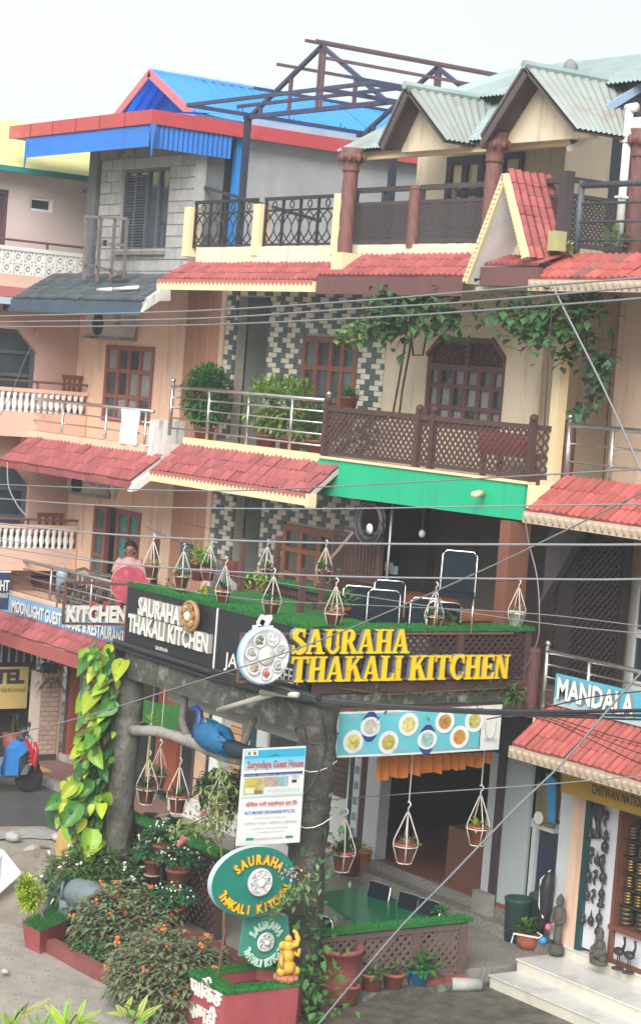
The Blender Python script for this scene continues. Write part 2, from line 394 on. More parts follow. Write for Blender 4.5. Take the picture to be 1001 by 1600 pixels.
# lattice of crossing slats in a wall frame (diagonal), as one part
def lattice(parent, fr, x0, x1, z0, z1, y, pitch=.11, w=.028, t=.02, m=None, name='lattice', rnd=None):
    b = FM(fr); H = z1-z0; Wd = x1-x0
    for s, yy in ((1, y), (-1, y+t)):
        k = -H
        while k < Wd:
            # line x = x0+k + u, z = z0+u (s=1) or z1-u
            u0 = max(0, -k); u1 = min(H, Wd-k)
            if u1-u0 > .02:
                za, zb = (z0+u0, z0+u1) if s == 1 else (z1-u0, z1-u1)
                b.beam((x0+k+u0, yy+t/2, za), (x0+k+u1, yy+t/2, zb), t*.96, w, up=Y3) if False else b.ob(
                    V((x0+k+(u0+u1)/2, yy+t/2, (za+zb)/2)), V((u1-u0, 0, zb-za))/2, V((0, t*.48, 0)), V((-(zb-za), 0, (u1-u0))).normalized()*(w/2))
            k += pitch
    return b.build(name, m or LATT, parent, kind='stuff')
def fence_panel(parent, fr, x0, x1, z0, z1, y, m, topgap=.0, **kw):
    b = FM(fr); b.box(x0, x1, y-.03, y+.05, z1-.07, z1); b.build('top_rail', m, parent)
    b = FM(fr); b.box(x0, x1, y-.02, y+.04, z0, z0+.06); b.build('bottom_rail', m, parent)
    zt = z1-.07
    if topgap:
        b = FM(fr); b.box(x0, x1, y-.015, y+.035, zt-topgap-.05, zt-topgap); b.build('middle_rail', m, parent); zt -= topgap+.05
    lattice(parent, fr, x0, x1, z0+.06, zt, y-.01, m=m, t=.009, **kw)
def post(parent, fr, x, z0, z1, y, m, w=.08, knob=.07, name='post'):
    b = FM(fr); b.box(x-w/2, x+w/2, y-w/2, y+w/2, z0, z1)
    if knob: b.ball((x, y, z1+knob*.7), knob, 7)
    return b.build(name, m, parent)
YW = 1.15
# ================================================================== hotel wing on the left (its face is turned to +X)
XH = -15.0; S = SIDE(XH)
hb = thing('hotel_building', 'pink hotel wing with yellow sheet roof and white breeze-block balconies', 'building', (XH, 0, 0))
sy = lambda px, py, x=XH: fx(px, py, x).y
sz = lambda px, py, x=XH: fx(px, py, x).z
zg = sz(70, 272); YL = -7.0
z3 = sz(60, 440); z2a = sz(60, 735) + .75
aw = (-3.6, sy(58, 570), sz(30, 622), sz(30, 515))       # floor 2 arched opening
ow = (-3.6, sy(46, 770), sz(30, 850), sz(30, 722))
dr3 = (-1.9, sy(13, 340), sz(6, 385), sz(6, 296)); sw3 = (sy(47, 320), sy(83, 320), sz(65, 331), sz(65, 309))
wall_with_holes(S, YL, YW+.3, z3, zg, 0, .25, [dr3, sw3]).build('wall', PINKW, hb)
wall_with_holes(S, YL, YW+.3, 2.6, z3-.001, 0, .25, [aw, ow]).build('wall', HOTELB, hb)
f = FM(S); f.box(YL, YW+.3, .9, 1.1, 2.6, zg); f.build('inner_wall', DARKIN, hb)
window(hb, dr3[0], dr3[1], dr3[2], dr3[3], .05, 2, 1, mat('plum_door', (.12,.07,.09), .5), mat('plum_door', ()), S, name='door', bar=.08)
window(hb, sw3[0], sw3[1], sw3[2], sw3[3], .03, 1, 1, WHITE, GLASS, S, bar=.05)
for (o_, nm) in ((aw, 2), (ow, 2)):
    wo_ = window(hb, o_[0], o_[1], o_[2], o_[3], .1, 4, 3, mat('blue_grey_wood', (.09,.10,.12), .5), GLASS, S, bar=.08)
    c_ = .42
    f = FM(S); f.prism([(o_[1], .0, o_[3]), (o_[1]-c_, .0, o_[3]), (o_[1], .0, o_[3]-c_)], (0, .12, 0)); f.build('corner_infill', HOTELB, hb)
# yellow roof, gutter
f = FM(S); f.box(YL, YW-.12, -.42, -.3, zg-.07, zg+.03); f.build('gutter', TEAL, hb)
zr = sz(60, 192, XH-1.6)
f = FM(S); f.add([(YL,-.38,zg+.02),(YW-.12,-.38,zg+.02),(YW+2.6,1.8,zr),(YL,1.8,zr),(YL,-.38,zg-.02),(YW-.12,-.38,zg-.02),(YW+2.6,1.8,zr-.04),(YL,1.8,zr-.04)], [(0,1,2,3),(7,6,5,4),(0,4,5,1),(1,5,6,2),(2,6,7,3)]); f.build('roof', YELROOF, hb)
f = FM(S); f.beam((sy(127,302), .1, sz(127,302)), (sy(142,290), -.3, sz(142,290)), .05); f.build('gutter_bracket', TEAL, hb)
# balconies: slab, breeze blocks or balusters, hand rail
XB = -14.45; SB = SIDE(XB)
def by(px, py): return fx(px, py, XB).y
def bz(px, py): return fx(px, py, XB).z
ze = YW-.02
def balcony(zb, zt, zrail, slab, style):
    f = FM(SB); f.box(YL, ze, 0, .6, slab-.14, slab); f.build('balcony_slab', PINKB, hb)
    f = FM(SB); f.box(YL, ze, 0, .1, slab+.002, zb); f.build('parapet', PINKB, hb)
    f = FM(SB); f.box(YL, ze, -.01, .11, zt, zt+.07); f.build('coping', PINKB if style == 'baluster' else WHITE, hb)
    f = FM(SB); f.tube([(YL, .04, zrail), (ze, .04, zrail)], .025, 6)
    f.build('hand_rail', RUST, hb)
    for u in (-2.6, -1.2, 0.1):
        f = FM(SB); f.box(u-.02, u+.02, .02, .06, zt+.07, zrail-.02); f.build('rail_post', RUST, hb)
    if style == 'baluster':
        me = FM(SB); 
        h = zt-zb; b0 = MB().lathe([(.045,0),(.045,.06*h),(.025,.12*h),(.06,.4*h),(.03,.7*h),(.05,.88*h),(.05,h)], (0,0,0), 8)
        m_ = b0.mesh('baluster', WHITE, True)
        u = ze-.1
        while u > -2.2:
            link('baluster', m_, hb, T((XB-.05, u, zb))); u -= .125
    else:
        m0 = MB(); q = .30; hh = (zt-zb)
        k = 2; s_ = hh/k
        m0.box(0, .09, 0, .02, 0, s_); m0.box(0, .09, s_-.02, s_, 0, s_); m0.box(0, .09, .02, s_-.02, 0, .02); m0.box(0, .09, .02, s_-.02, s_-.02, s_)
        c0 = s_/2
        for a in range(8):
            g0 = a*math.pi/4; m0.ob(V((.045, c0+math.cos(g0)*s_*.34, c0+math.sin(g0)*s_*.34)), V((.04,0,0)), V((0,-math.sin(g0),math.cos(g0)))*s_*.16, V((0,math.cos(g0),math.sin(g0)))*s_*.10)
        m0.ob(V((.045,c0,c0)), V((.04,0,0)), V((0,s_*.1,0)), V((0,0,s_*.1)))
        m_ = m0.mesh('breeze_block', WHITE)
        for j in range(k):
            u = ze-s_
            while u > -2.0: link('breeze_block', m_, hb, T((XB-.1, u, zb+j*s_))); u -= s_*1.0
balcony(bz(70,433), bz(70,396), bz(70,380), bz(60,455), 'breeze')
balcony(bz(60,645), bz(60,614), bz(60,597), bz(60,672), 'baluster')
balcony(bz(50,857), bz(50,826), bz(50,812), bz(50,880), 'baluster')
f = FM(SB); f.box(YL, ze, -.03, -.002, bz(10,463), bz(10,447)); f.build('slab_band', mat('faded_red_band', (.55,.2,.19), .7), hb)
f = FM(SB); f.box(YL, ze, -.03, -.002, bz(10,475), bz(10,464)); f.build('slab_band', mat('pale_blue_band', (.42,.52,.62), .7), hb)
# wooden chair backs on the hotel balconies
CHW = mat('dark_red_chair_wood', (.2,.07,.05), .5)
for (px, py, w_, h_, lab) in ((113, 598, .42, .5, 'dark wooden chair on the middle balcony of the pink hotel'), (79, 813, .55, .6, 'dark red wooden chair on the lower balcony of the pink hotel')):
    c = fx(px, py, XB-.25); t = thing('wooden_chair', lab, 'chair', (c.x, c.y, c.z-.5), 'chairs on the hotel balconies')
    b = MB(); b.box(c.x-.02, c.x+.02, c.y-w_/2, c.y+w_/2, c.z+.06, c.z+.14); 
    for k in range(4): yy = c.y-w_/2+.05+k*(w_-.1)/3; b.box(c.x-.015, c.x+.015, yy-.03, yy+.03, c.z-.3, c.z+.06)
    b.build('backrest', CHW, t)
    MB().box(c.x-.4, c.x+.02, c.y-w_/2, c.y+w_/2, c.z-.36, c.z-.3).build('seat', CHW, t)
    for dx in (-.38, 0):
        for dy in (-w_/2+.03, w_/2-.03): MB().box(c.x+dx-.02, c.x+dx+.02, c.y+dy-.02, c.y+dy+.02, c.z-.72, c.z-.3).build('leg', CHW, t)
# ================================================================== guest house (front wall parallel to the street)
gh = thing('guest_house', 'peach guest house with unfinished block storey and blue metal roof', 'building', (-12, 1, 0))
wx = lambda px, py, y=YW: fy(px, py, y).x
wz = lambda px, py, y=YW: fy(px, py, y).z
XB0 = wx(287, 560)       # start of brown cladding
XB1 = wx(349, 560)
L2 = (wx(166,560), wx(242,560), wz(166,657), wz(166,538))
L1 = (wx(148,800), wx(222,800), wz(148,905), wz(150,788))
Z8 = 9.15
wall_with_holes(None, XH+.01, XB0, 3.2, Z8, YW, .2, [L2, L1]).build('wall', PEACH, gh)
f = FM(); f.box(XB0+.001, XB1-.13, YW, YW+.2, 3.2, Z8); f.build('wall', BROWNC, gh)
for z_ in (3.2, 6.35):           # cladding joints: vertical battens
    for k in range(4):
        x_ = XB0+.02+(XB1-.17-XB0)*k/3; MB().box(x_-.012, x_+.012, YW-.012, YW-.001, z_, z_+2.75).build('batten', mat('pale_joint', (.55,.36,.26)), gh)
f = FM(); f.box(XB1-.129, XB1, YW-.03, YW+.2, 3.2, Z8); f.build('corner_pilaster', PEACHR, gh)
for dx in (1.15, .55):
    for z_ in (3.3, 6.4): MB().box(XB0-dx*.5-.006, XB0-dx*.5+.006, YW-.012, YW-.001, z_+.6, z_+2.6).build('conduit', WHITE, gh)
MB().box(XH-4, XB1, YW+1.2, YW+1.3, 3, Z8).build('inner_wall', DARKIN, gh)
window(gh, *L2, YW-.02, 4, 3, WFRAME, [GLASS, CURT, CURT, GLASS], bar=.09, colw=[1.1, .9, .9, 1.1])
# first floor door: left leaf, dark gap, right leaf with teal panes
lw = (L1[1]-L1[0])
window(gh, L1[0], L1[0]+lw*.28, L1[2], L1[3], YW-.02, 1, 3, WFRAME, GLASSG, bar=.08, name='door')
window(gh, L1[0]+lw*.5, L1[1], L1[2], L1[3], YW-.03, 2, 3, WFRAME, mat('teal_glass', (.03,.28,.25), .15), bar=.1, name='door')
# floor slabs / balcony slabs of the guest house
sl2z = wz(120, 700, 0); sl1z = fy(100, 955, 0).z
xa, xb_ = fy(32, 690, 0).x, fy(224, 715, 0).x
MB().box(xa, xb_, 0, YW+.2, sl2z-.16, sl2z+.1).build('balcony_slab', PEACH, gh)
MB().box(xa, xb_, .0, .1, sl2z+.101, sl2z+.2).build('balcony_kerb', PEACH, gh)
z1f = fy(100, 945, 0).z
MB().box(fy(5, 900, 0).x, fy(205, 950, 0).x, 0, YW+.2, z1f-.3, z1f).build('balcony_slab', PEACH, gh)
# eaves with tiles
def eave(par, a_px, b_px, ye, yi, dz, nc, w, m, fascia, fm, alt=None, scal=None, ribs=2, skip=None, soff=True, fh=.12, slab=.07, sm=None, brackets=()):
    a, b = fy(*a_px, ye), fy(*b_px, ye); z = (a.z+b.z)/2; a.z = b.z = z
    c = V((a.x, yi, z+dz)); tiles(par, a, b, c, nc, w, m, alt=alt, ribs=ribs, skip=skip)
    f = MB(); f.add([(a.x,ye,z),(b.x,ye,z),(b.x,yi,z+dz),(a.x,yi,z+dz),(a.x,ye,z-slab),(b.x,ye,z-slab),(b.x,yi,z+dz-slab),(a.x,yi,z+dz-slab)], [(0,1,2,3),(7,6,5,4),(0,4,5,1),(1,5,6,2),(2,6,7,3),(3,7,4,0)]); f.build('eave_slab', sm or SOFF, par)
    MB().box(a.x-.01, b.x+.01, ye-.05, ye-.005, z-fh, z+.0).build('fascia_board', fm, par)
    if scal: scallop(par, (a.x, ye-.055, z+.02), (b.x, ye-.055, z+.02), .09, scal)
    return a, b, z
eave(gh, (2,716), (205,757), -.55, 0, .42, 3, .27, TILEP, .1, TILEP, fh=.1)
eave(gh, (-60,965), (142,1032), -.5, .1, .45, 3, .24, TILEP, .1, mat('dusty_red_fascia', (.40,.11,.10), .7, .1, 3), fh=.22)
eave(gh, (10,467), (222,473), -.55, .25, .48, 6, .2, TILEM, .1, mat('dark_blue_grey_fascia', (.06,.10,.14), .8, .15, 3), fh=.22)
# white eave end brackets and the stained party wall between the balconies
def side_plate(par, name, pts, x, t, m):
    MB().prism([(x, *p) for p in pts], (t, 0, 0)).build(name, m, par)
P_ = lambda px, py, x: (lambda q: (q.y, q.z))(fx(px, py, x))
x_ = fy(222, 480, -.55).x+.02
side_plate(gh, 'eave_end', [P_(219,487,x_), P_(228,466,x_), P_(250,450,x_), P_(262,452,x_), P_(262,470,x_), P_(245,470,x_)], x_, .1, WHITED)
x2 = fy(205, 750, -.55).x+.02
side_plate(gh, 'eave_end', [(-.62, 5.6), (-.5, 5.78), (-.1, 6.02), (.1, 6.02), (.1, 5.88), (-.2, 5.84), (-.5, 5.62)], x2, .12, WHITE)
x3 = fy(233, 700, -.02).x
q0 = fy(240, 655, -.0)
MB().prism([(x3, -.04, sl2z-.2), (x3, -.04, q0.z-.02), (x3, .12, q0.z), (x3, fx(282,660,x3).y, q0.z), (x3, fx(282,660,x3).y, sl2z-.2)], (.16, 0, 0)).build('party_wall', WHITED, gh)
# ------------------------------------------------------------------ unfinished block storey
YBK = .25
bx = lambda px, py: fy(px, py, YBK).x
bzz = lambda px, py: fy(px, py, YBK).z
xb0, xb1 = bx(152, 340), bx(297, 340); zb0, zb1 = bzz(200, 441), bzz(200, 225)
wn = (bx(187, 330), bx(259, 330), bzz(220, 392), bzz(220, 262))
wall_with_holes(None, xb0-.02, xb1, zb0, zb1, YBK+.05, .2, [wn]).build('wall', MORTAR, gh)
bw, bh = .4, .195; me_b = {}
def block_mesh(w_, m=BLOCK, d=.06, h=bh-.018):
    k = round(w_, 2)
    if (k, m.name) not in me_b:
        b = MB(); e = .008
        e = .003; b.add([(0,0,0),(w_,0,0),(w_,0,h),(0,0,h),(-e,d,-e),(w_+e,d,-e),(w_+e,d,h+e),(-e,d,h+e)], [(0,1,2,3),(0,4,5,1),(1,5,6,2),(2,6,7,3),(3,7,4,0)]); me_b[(k, m.name)] = b.mesh('block', m)
    return me_b[(k, m.name)]
r_i = 0; zz = zb0
while zz+bh < wn[3]+.22:
    cuts = [(xb0, xb1)]
    if zz+bh > wn[2]+.06 and zz < wn[3]-.02: cuts = [(xb0, wn[0]-.02), (wn[1]+.02, xb1)]
    for (a, c) in cuts:
        x = a-(bw/2 if r_i % 2 else 0)
        while x < c-.03:
            s_, e_ = max(x, a), min(x+bw, c)
            if e_-s_ > .06:
                link('block', block_mesh(e_-s_-.016), gh, T((s_+.008, YBK+.025+random.uniform(-.006,.006), zz+.009)))
            x += bw
    zz += bh; r_i += 1
MB().box(xb0-.02, xb1, YBK-.02, YBK+.049, zz+.01, zb1+.25).build('lintel', CONC, gh)
xc0 = bx(138, 340)
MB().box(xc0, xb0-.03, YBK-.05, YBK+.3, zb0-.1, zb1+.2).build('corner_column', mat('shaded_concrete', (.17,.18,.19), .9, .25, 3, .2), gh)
MB().box(wn[0]-.05, wn[1]+.05, YBK-.06, YBK+.1, wn[2]-.07, wn[2]-.002).build('window_sill', CONC, gh)
wf = window(gh, wn[0], wn[1], wn[2], wn[3], YBK+.06, 4, 1, mat('dark_grey_frame', (.10,.11,.13), .6), GLASS, bar=.06)
for k in range(26):
    zz_ = wn[2]+.08+k*(wn[3]-wn[2]-.16)/26
    MB().ob(V(((wn[0]*.5+wn[1]*.5)-.36, YBK+.09, zz_)), V(((wn[1]-wn[0])*.22, 0, 0)), V((0, .03, .02)), V((0,-.004,.006))).build('louvre_slat', mat('louvre_grey', (.12,.14,.17), .5), wf)
# recess and side wall in grey plaster, blue pipe
XS = xb1+.0; SS = SIDE(XS)
yo = fx(384, 300, XS).y
ztop = zb1+.35
f = FM(SS); f.box(yo, 9.5, 0, .2, 9.3, ztop+.1); f.build('side_wall', GREYP, gh)
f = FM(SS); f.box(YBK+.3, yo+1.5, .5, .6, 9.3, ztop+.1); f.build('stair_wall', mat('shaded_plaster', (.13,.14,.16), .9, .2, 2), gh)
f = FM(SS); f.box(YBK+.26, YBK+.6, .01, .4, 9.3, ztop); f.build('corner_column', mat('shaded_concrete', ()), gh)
pp0, pp1 = fx(373, 222, XS+.06), fx(362, 384, XS+.06)
MB().box(pp0.x-.05, pp0.x+.05, pp0.y-.06, pp0.y+.06, 9.45, pp0.z+.1).build('down_pipe', BLUEP, gh)
# roof
ye = -.75
ea, eb = fy(17, 205, ye), fy(238, 188, ye); ez = (ea.z+eb.z)/2
yb_ = 9.5
MB().box(ea.x, eb.x, ye-.03, ye, ez-.1, ez+.13).build('fascia_board', RED, gh)
MB().box(eb.x, eb.x+.03, ye-.03, yb_, ez-.1, ez+.13).build('fascia_board', RED, gh)
for k in range(1, 6): MB().box(ea.x+(eb.x-ea.x)*k/6-.008, ea.x+(eb.x-ea.x)*k/6+.008, ye-.036, ye-.031, ez-.1, ez+.13).build('fascia_joint', mat('dark_red', (.2,.03,.04)), gh)
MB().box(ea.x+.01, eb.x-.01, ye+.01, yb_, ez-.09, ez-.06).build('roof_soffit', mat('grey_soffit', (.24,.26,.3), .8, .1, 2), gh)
def corr(par, a, b, c, pitch, amp, m, name='roof_sheet', sheet_w=.85, d=None):
    """corrugated sheets on the parallelogram a-b (bottom), c above a (optionally d above b)"""
    a, b, c = V(a), V(b), V(c); d = V(d) if d is not None else c+(b-a); L = (b-a).length; n = max(1, round(L/sheet_w)); nrm = (b-a).cross(c-a).normalized()
    for k in range(n):
        q = MB(); w_ = L/n; m_n = max(2, round(w_/pitch))*4; jit = random.uniform(0, .006)
        for i in range(m_n+1):
            s_ = (k+i/m_n)/n; o = nrm*(amp*math.cos(2*math.pi*i/4)+jit)
            q.v.append(a.lerp(b, s_)+o); q.v.append(c.lerp(d, s_)+o)
        for i in range(m_n): q.f.append([2*i, 2*i+2, 2*i+3, 2*i+1]); q.mi.append(0)
        q.build(name, m, par)
sx0, sx1 = fy(43, 230, ye+.02).x, fy(236, 215, ye+.02).x
zsk = fy(140, 237, ye).z
corr(gh, (sx0, ye-.035+.05, zsk), (sx1, ye+.015, zsk), (sx0, ye+.015, ez-.1), .09, .02, BLUED, 'skirt_sheet')
p2_ = fx(361, 225, eb.x-.02)
corr(gh, (eb.x-.02, ye+.03, zsk-.02), (eb.x-.02, p2_.y, zsk-.02), (eb.x-.02, ye+.03, ez-.1), .09, .012, BLUED, 'skirt_sheet')
MB().prism([(sx1+.02, ye, ez-.1), (sx1+.2, ye, ez-.1), (sx1+.11, ye, zsk-.18)], (0, -.02, 0)).build('skirt_corner', BLUED, gh)
MB().prism([(sx0-.05, ye, ez-.1), (sx0+.08, ye, ez-.1), (sx0-.05, ye, zsk-.2)], (0, .02, 0)).build('skirt_corner', BLUED, gh)
yg = 1.35
ap = fy(235, 110, yg); gl = fy(172, 181, yg); gr = fy(303, 168, yg)
xr = ap.x
# planes through ridge and eaves
gz_ = (gl.z+gr.z)/2-.1
gR, gL = min(gr.x, eb.x-.25), max(gl.x, ea.x+.25)
corr(gh, (eb.x, yg, ez+.1), (eb.x, yb_, ez+.1), (gR, yg, gz_), .2, .015, BLUE, d=(gR, yb_, gz_))
corr(gh, (gR, yg+.02, gz_), (gR, yb_, gz_), (xr, yg+.02, ap.z-.02), .2, .015, BLUE, d=(xr, yb_, ap.z-.02))
corr(gh, (ea.x, yb_, ez+.1), (ea.x, yg, ez+.1), (gL, yb_, gz_), .2, .015, BLUE, d=(gL, yg, gz_))
corr(gh, (gL, yb_, gz_), (gL, yg+.02, gz_), (xr, yb_, ap.z-.02), .2, .015, BLUE, d=(xr, yg+.02, ap.z-.02))
corr(gh, (ea.x, ye, ez+.1), (eb.x, ye, ez+.1), (gL, yg+.35, gz_+.02), .2, .012, BLUE, d=(gR, yg+.35, gz_+.02))
q = MB(); q.add([(eb.x, ye, ez+.1), (eb.x, yg, ez+.1), (gR, yg, gz_)], [(0,1,2)]); q.build('hip_sheet', BLUE, gh)
q = MB(); q.add([(ea.x, ye, ez+.1), (ea.x, yg, ez+.1), (gL, yg, gz_)], [(2,1,0)]); q.build('hip_sheet', BLUE, gh)
gb = MB(); gb.prism([(gl.x, yg+.6, gz_-.1), (gr.x, yg+.6, gz_-.1), (xr, yg+.6, ap.z-.04)], (0, .04, 0)); gb.build('gable_panel', BLUED, gh)
for e_ in (gl, gr):
    d2 = (V((xr, yg, ap.z))-V((e_.x, yg, gz_))); n2 = Y3.cross(d2).normalized()
    if n2.z < 0: n2 = -n2
    q = MB(); A = V((e_.x, yg, gz_)); B = V((xr, yg, ap.z)); q.add([A, B, B+Y3*.9, A+Y3*.9, A-n2*.03, B-n2*.03, B+Y3*.9-n2*.03, A+Y3*.9-n2*.03], [(0,1,2,3),(7,6,5,4),(0,4,5,1),(2,6,7,3)]); q.build('gable_roof', BLUE, gh)
    MB().beam(A-n2*.05-Y3*.01, B-n2*.05-Y3*.01, .03, .15, up=n2).build('barge_board', mat('pink_red_trim', (.58,.16,.17), .5), gh)
MB().tube([(xr, yg, ap.z+.02), (xr, yb_, ap.z+.02)], .05, 6).build('ridge_cap', mat('pale_blue_cap', (.35,.5,.7), .5), gh)
# ================================================================== restaurant building, upper storeys
rb = thing('restaurant_building', 'cream restaurant building with black and white brick wall, red tiled eaves and dormers', 'building', (-5, 1, 0))
RX0, RX1 = XB1, -1.55          # left end of the brick wall, right end of the cream wall
CX = -5.2                      # brick wall ends, cream wall begins
W2 = (wx(470,600), wx(556,600), 6.85, wz(470,524))
W1 = (wx(442,860), wx(552,860), 4.15, wz(445,818))
D2x = (wx(366,560), wx(416,560))
D1x = (wx(362,860), wx(404,860))
CW = (wx(664,600), wx(787,600), wz(680,668), wz(700,526))
holes = [(D2x[0], D2x[1], 6.4, 8.95), (W2[0], W2[1], W2[2], W2[3]), (CW[0], CW[1], CW[2], CW[3])]
BWM = mat('pale_mortar', (.55,.53,.47), .9, .1, 6)
wall_with_holes(None, RX0+.001, CX, 6.4, 9.25, YW+.03, .2, holes).build('wall', BWM, rb)
wall_with_holes(None, CX, RX1, 6.4, 9.25, YW, .25, holes).build('wall', CREAM, rb)
holes1 = [(D1x[0], D1x[1], 3.5, 6.05), W1]
XL1 = wx(562, 860)
wall_with_holes(None, RX0+.001, XL1, 3.5, 6.3, YW+.03, .2, holes1).build('wall', BWM, rb)
BK_W = mat('white_face_brick', (.78,.74,.63), .6, .1, 8, .1, 60)
BK_D = mat('slate_green_face_brick', (.115,.16,.175), .5, .16, 8, .1, 60)
nb_ = [0]
def facebricks(x0, x1, z0, z1, y, holes, joined=False):
    L_, H_ = .25, .083; r = 0; z = z0; jw, jd = MB(), MB()
    mw, md = (MB().box(0, L_-.012, 0, .032, 0, H_-.01).mesh('brick', BK_W), MB().box(0, L_-.012, -.008, .032, 0, H_-.01).mesh('brick', BK_D))
    pat = [0, 1, 2, 1]
    while z+H_ < z1:
        i = 0; off = pat[r % 4]*L_*.5
        x = x0-L_*2+off
        while x < x1:
            a, b = max(x, x0), min(x+L_, x1)
            segs = [(a, b)]
            for h in holes:
                if z+H_ > h[2] and z < h[3]:
                    ns = []
                    for (p, q) in segs:
                        if q <= h[0] or p >= h[1]: ns.append((p, q)); continue
                        if p < h[0]: ns.append((p, h[0]))
                        if q > h[1]: ns.append((h[1], q))
                    segs = ns
            dark = i % 2 == 0
            for (p, q) in segs:
                if q-p < .05: continue
                if joined or nb_[0] >= 300: (jd if dark else jw).box(p, q-.012, y+(-.008 if dark else 0), y+.032, z, z+H_-.01)
                else:
                    nb_[0] += 1; o = link('brick', md if dark else mw, rb, Matrix.Translation(V((p, y, z))) @ Matrix.Diagonal(((q-p)/L_, 1, 1, 1)))
            x += L_; i += 1
        z += H_; r += 1
    if joined or jw.v:
        jw.build('brick_course', BK_W, rb, kind='stuff'); jd.build('brick_course', BK_D, rb, kind='stuff')
facebricks(RX0+.01, CX-.01, 6.56, 9.2, YW, holes)
facebricks(RX0+.01, XL1-.01, 3.95, 6.2, YW, holes1, True)
# door recesses
JAMB = mat('grey_green_jamb', (.33,.36,.34), .8, .08, 2)
for (a, b, z0, z1, dx) in ((D2x[0], D2x[1], 6.4, 8.95, .0), (D1x[0], D1x[1], 3.5, 6.05, .2)):
    MB().box(a-.05, a, YW+.2, YW+1.1, z0, z1).build('door_jamb', JAMB, rb); MB().box(b, b+.05, YW+.2, YW+1.1, z0, z1).build('door_jamb', JAMB, rb)
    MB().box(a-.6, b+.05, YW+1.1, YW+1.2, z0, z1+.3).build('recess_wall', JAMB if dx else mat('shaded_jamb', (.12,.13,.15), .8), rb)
dd = window(rb, D2x[0]-.55, D2x[0]+.35, 6.5, 8.5, YW+1.02, 1, 1, DARKW, mat('dark_door_leaf', (.05,.055,.07), .4), name='door', bar=.1)
lattice(dd, None, D2x[0]-.45, D2x[0]+.25, 7.4, 8.4, YW+1.0, .14, .02, .015, mat('door_grille', (.10,.11,.12), .5))
window(rb, W2[0], W2[1], W2[2], W2[3], YW-.03, 4, 3, WFRAME, [GLASS, GLASSG, mat('grey_green_curtain', (.13,.19,.19), .8), GLASS], bar=.1, colw=[1, 1, .8, 1])
window(rb, W1[0], W1[1], W1[2], W1[3], YW-.03, 4, 3, mat('orange_brown_window_wood', (.36,.14,.07), .5, .15, 3), [GLASS, GLASSG, GLASSG, GLASS], bar=.1, colw=[1, 1, .8, 1])
# cream wall window: dark wood, octagonal head with lattice band, three pairs of panes
DWF = mat('plum_brown_window_wood', (.15,.075,.07), .5, .14, 3)
zt_ = CW[3]-.40
wn_ = window(rb, CW[0], CW[1], CW[2], zt_, YW+.02, 6, 3, DWF, [GLASS, mat('lace_curtain', (.32,.33,.36), .8), CURT], bar=.09, colw=[1,1,1,1,1,1])
hb_ = MB(); 
for k in range(3):
    xk = CW[0]+(CW[1]-CW[0])*k/2; hb_.box(min(max(xk-.05, CW[0]), CW[1]-.1), min(max(xk-.05, CW[0]), CW[1]-.1)+.1, YW+.02, YW+.12, zt_, CW[3])
hb_.box(CW[0], CW[1], YW+.025, YW+.125, CW[3]-.08, CW[3]); hb_.build('window_head', DWF, rb)
lattice(rb, None, CW[0]+.05, CW[1]-.05, zt_, CW[3]-.05, YW+.05, .08, .025, .02, DWF, 'window_lattice')
for sx, xe in ((1, CW[0]), (-1, CW[1])):
    MB().prism([(xe-.01*sx, YW-.004, CW[3]+.01), (xe+.30*sx, YW-.004, CW[3]+.01), (xe-.01*sx, YW-.004, CW[3]-.27)], (0, .2, 0)).build('corner_infill', CREAM, rb)
    MB().beam((xe+.32*sx, YW-.01, CW[3]-.01), (xe+.01*sx, YW-.01, CW[3]-.28), .06, .06, up=Y3).build('window_frame', DWF, rb)
MB().box(RX0+.6, RX1, YW+1.7, YW+1.8, 3.5, 9.2).build('inner_wall', DARKIN, rb)
# recess beside the cream wall, white post
MB().box(-3.6, -.05, 2.5, 2.7, 6.3, 9.3).build('recess_wall', PEACHR, rb)
MB().box(RX1-.2, RX1-.001, YW+.25, 2.5, 6.3, 9.25).build('side_wall', CREAM, rb)
pw = fy(879, 532, .3)
MB().box(pw.x-.09, pw.x+.06, .25, .4, 6.4, pw.z).build('porch_post', CREAMT, rb)
# floor slabs
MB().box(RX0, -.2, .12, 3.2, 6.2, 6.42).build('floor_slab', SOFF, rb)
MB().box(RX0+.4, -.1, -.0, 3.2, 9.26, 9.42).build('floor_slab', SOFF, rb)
# second floor edge: cream kerb on the left, bright green fascia on the right
e2 = eave(rb, (238,737), (484,772), -.5, .0, .42, 3, .25, TILEP, CREAMT, CREAMT, scal=mat('scallop_pink_red', (.45,.16,.14), .7), fh=.16)
MB().box(e2[0].x+.05, -5.02, .0, .12, 6.3, 6.56).build('balcony_kerb', CREAMT, rb)
MB().box(e2[1].x-.02, e2[1].x+.06, -.56, -.42, 5.8, 6.0).build('eave_end', CREAMT, rb)
gf = MB(); gf.prism([(-5.02, -.03, 6.5), (-5.17, -.03, 6.33), (-5.15, -.03, 5.97), (-.29, -.03, 6.03), (-.30, -.03, 6.50)], (0, .14, 0)); gf.build('green_fascia', GREENW, rb)
MB().box(-5.02, -.24, -.06, .1, 6.503, 6.54).build('fascia_cap', CREAMT, rb)
pq = fy(754, 770, -.05)
MB().tube([pq, pq+V((.16, -.28, -.02))], .045, 10).build('drain_spout', CREAMT, rb, True)
# third floor edge
eL = eave(rb, (250,441), (494,437), -.55, .0, .32, 3, .25, TILE, CREAMT, CREAMT, scal=mat('scallop_pink_red', ()), fh=.15)
MAH = mat('dark_maroon_fascia', (.16,.075,.075), .6, .12, 3)
eR = eave(rb, (497,432), (727,434), -.5, .0, .36, 3, .25, TILE, MAH, MAH, fh=.25)
MB().box(eL[0].x+.25, -.0, -.06, .14, 9.36, 9.64).build('parapet', CREAM, rb)
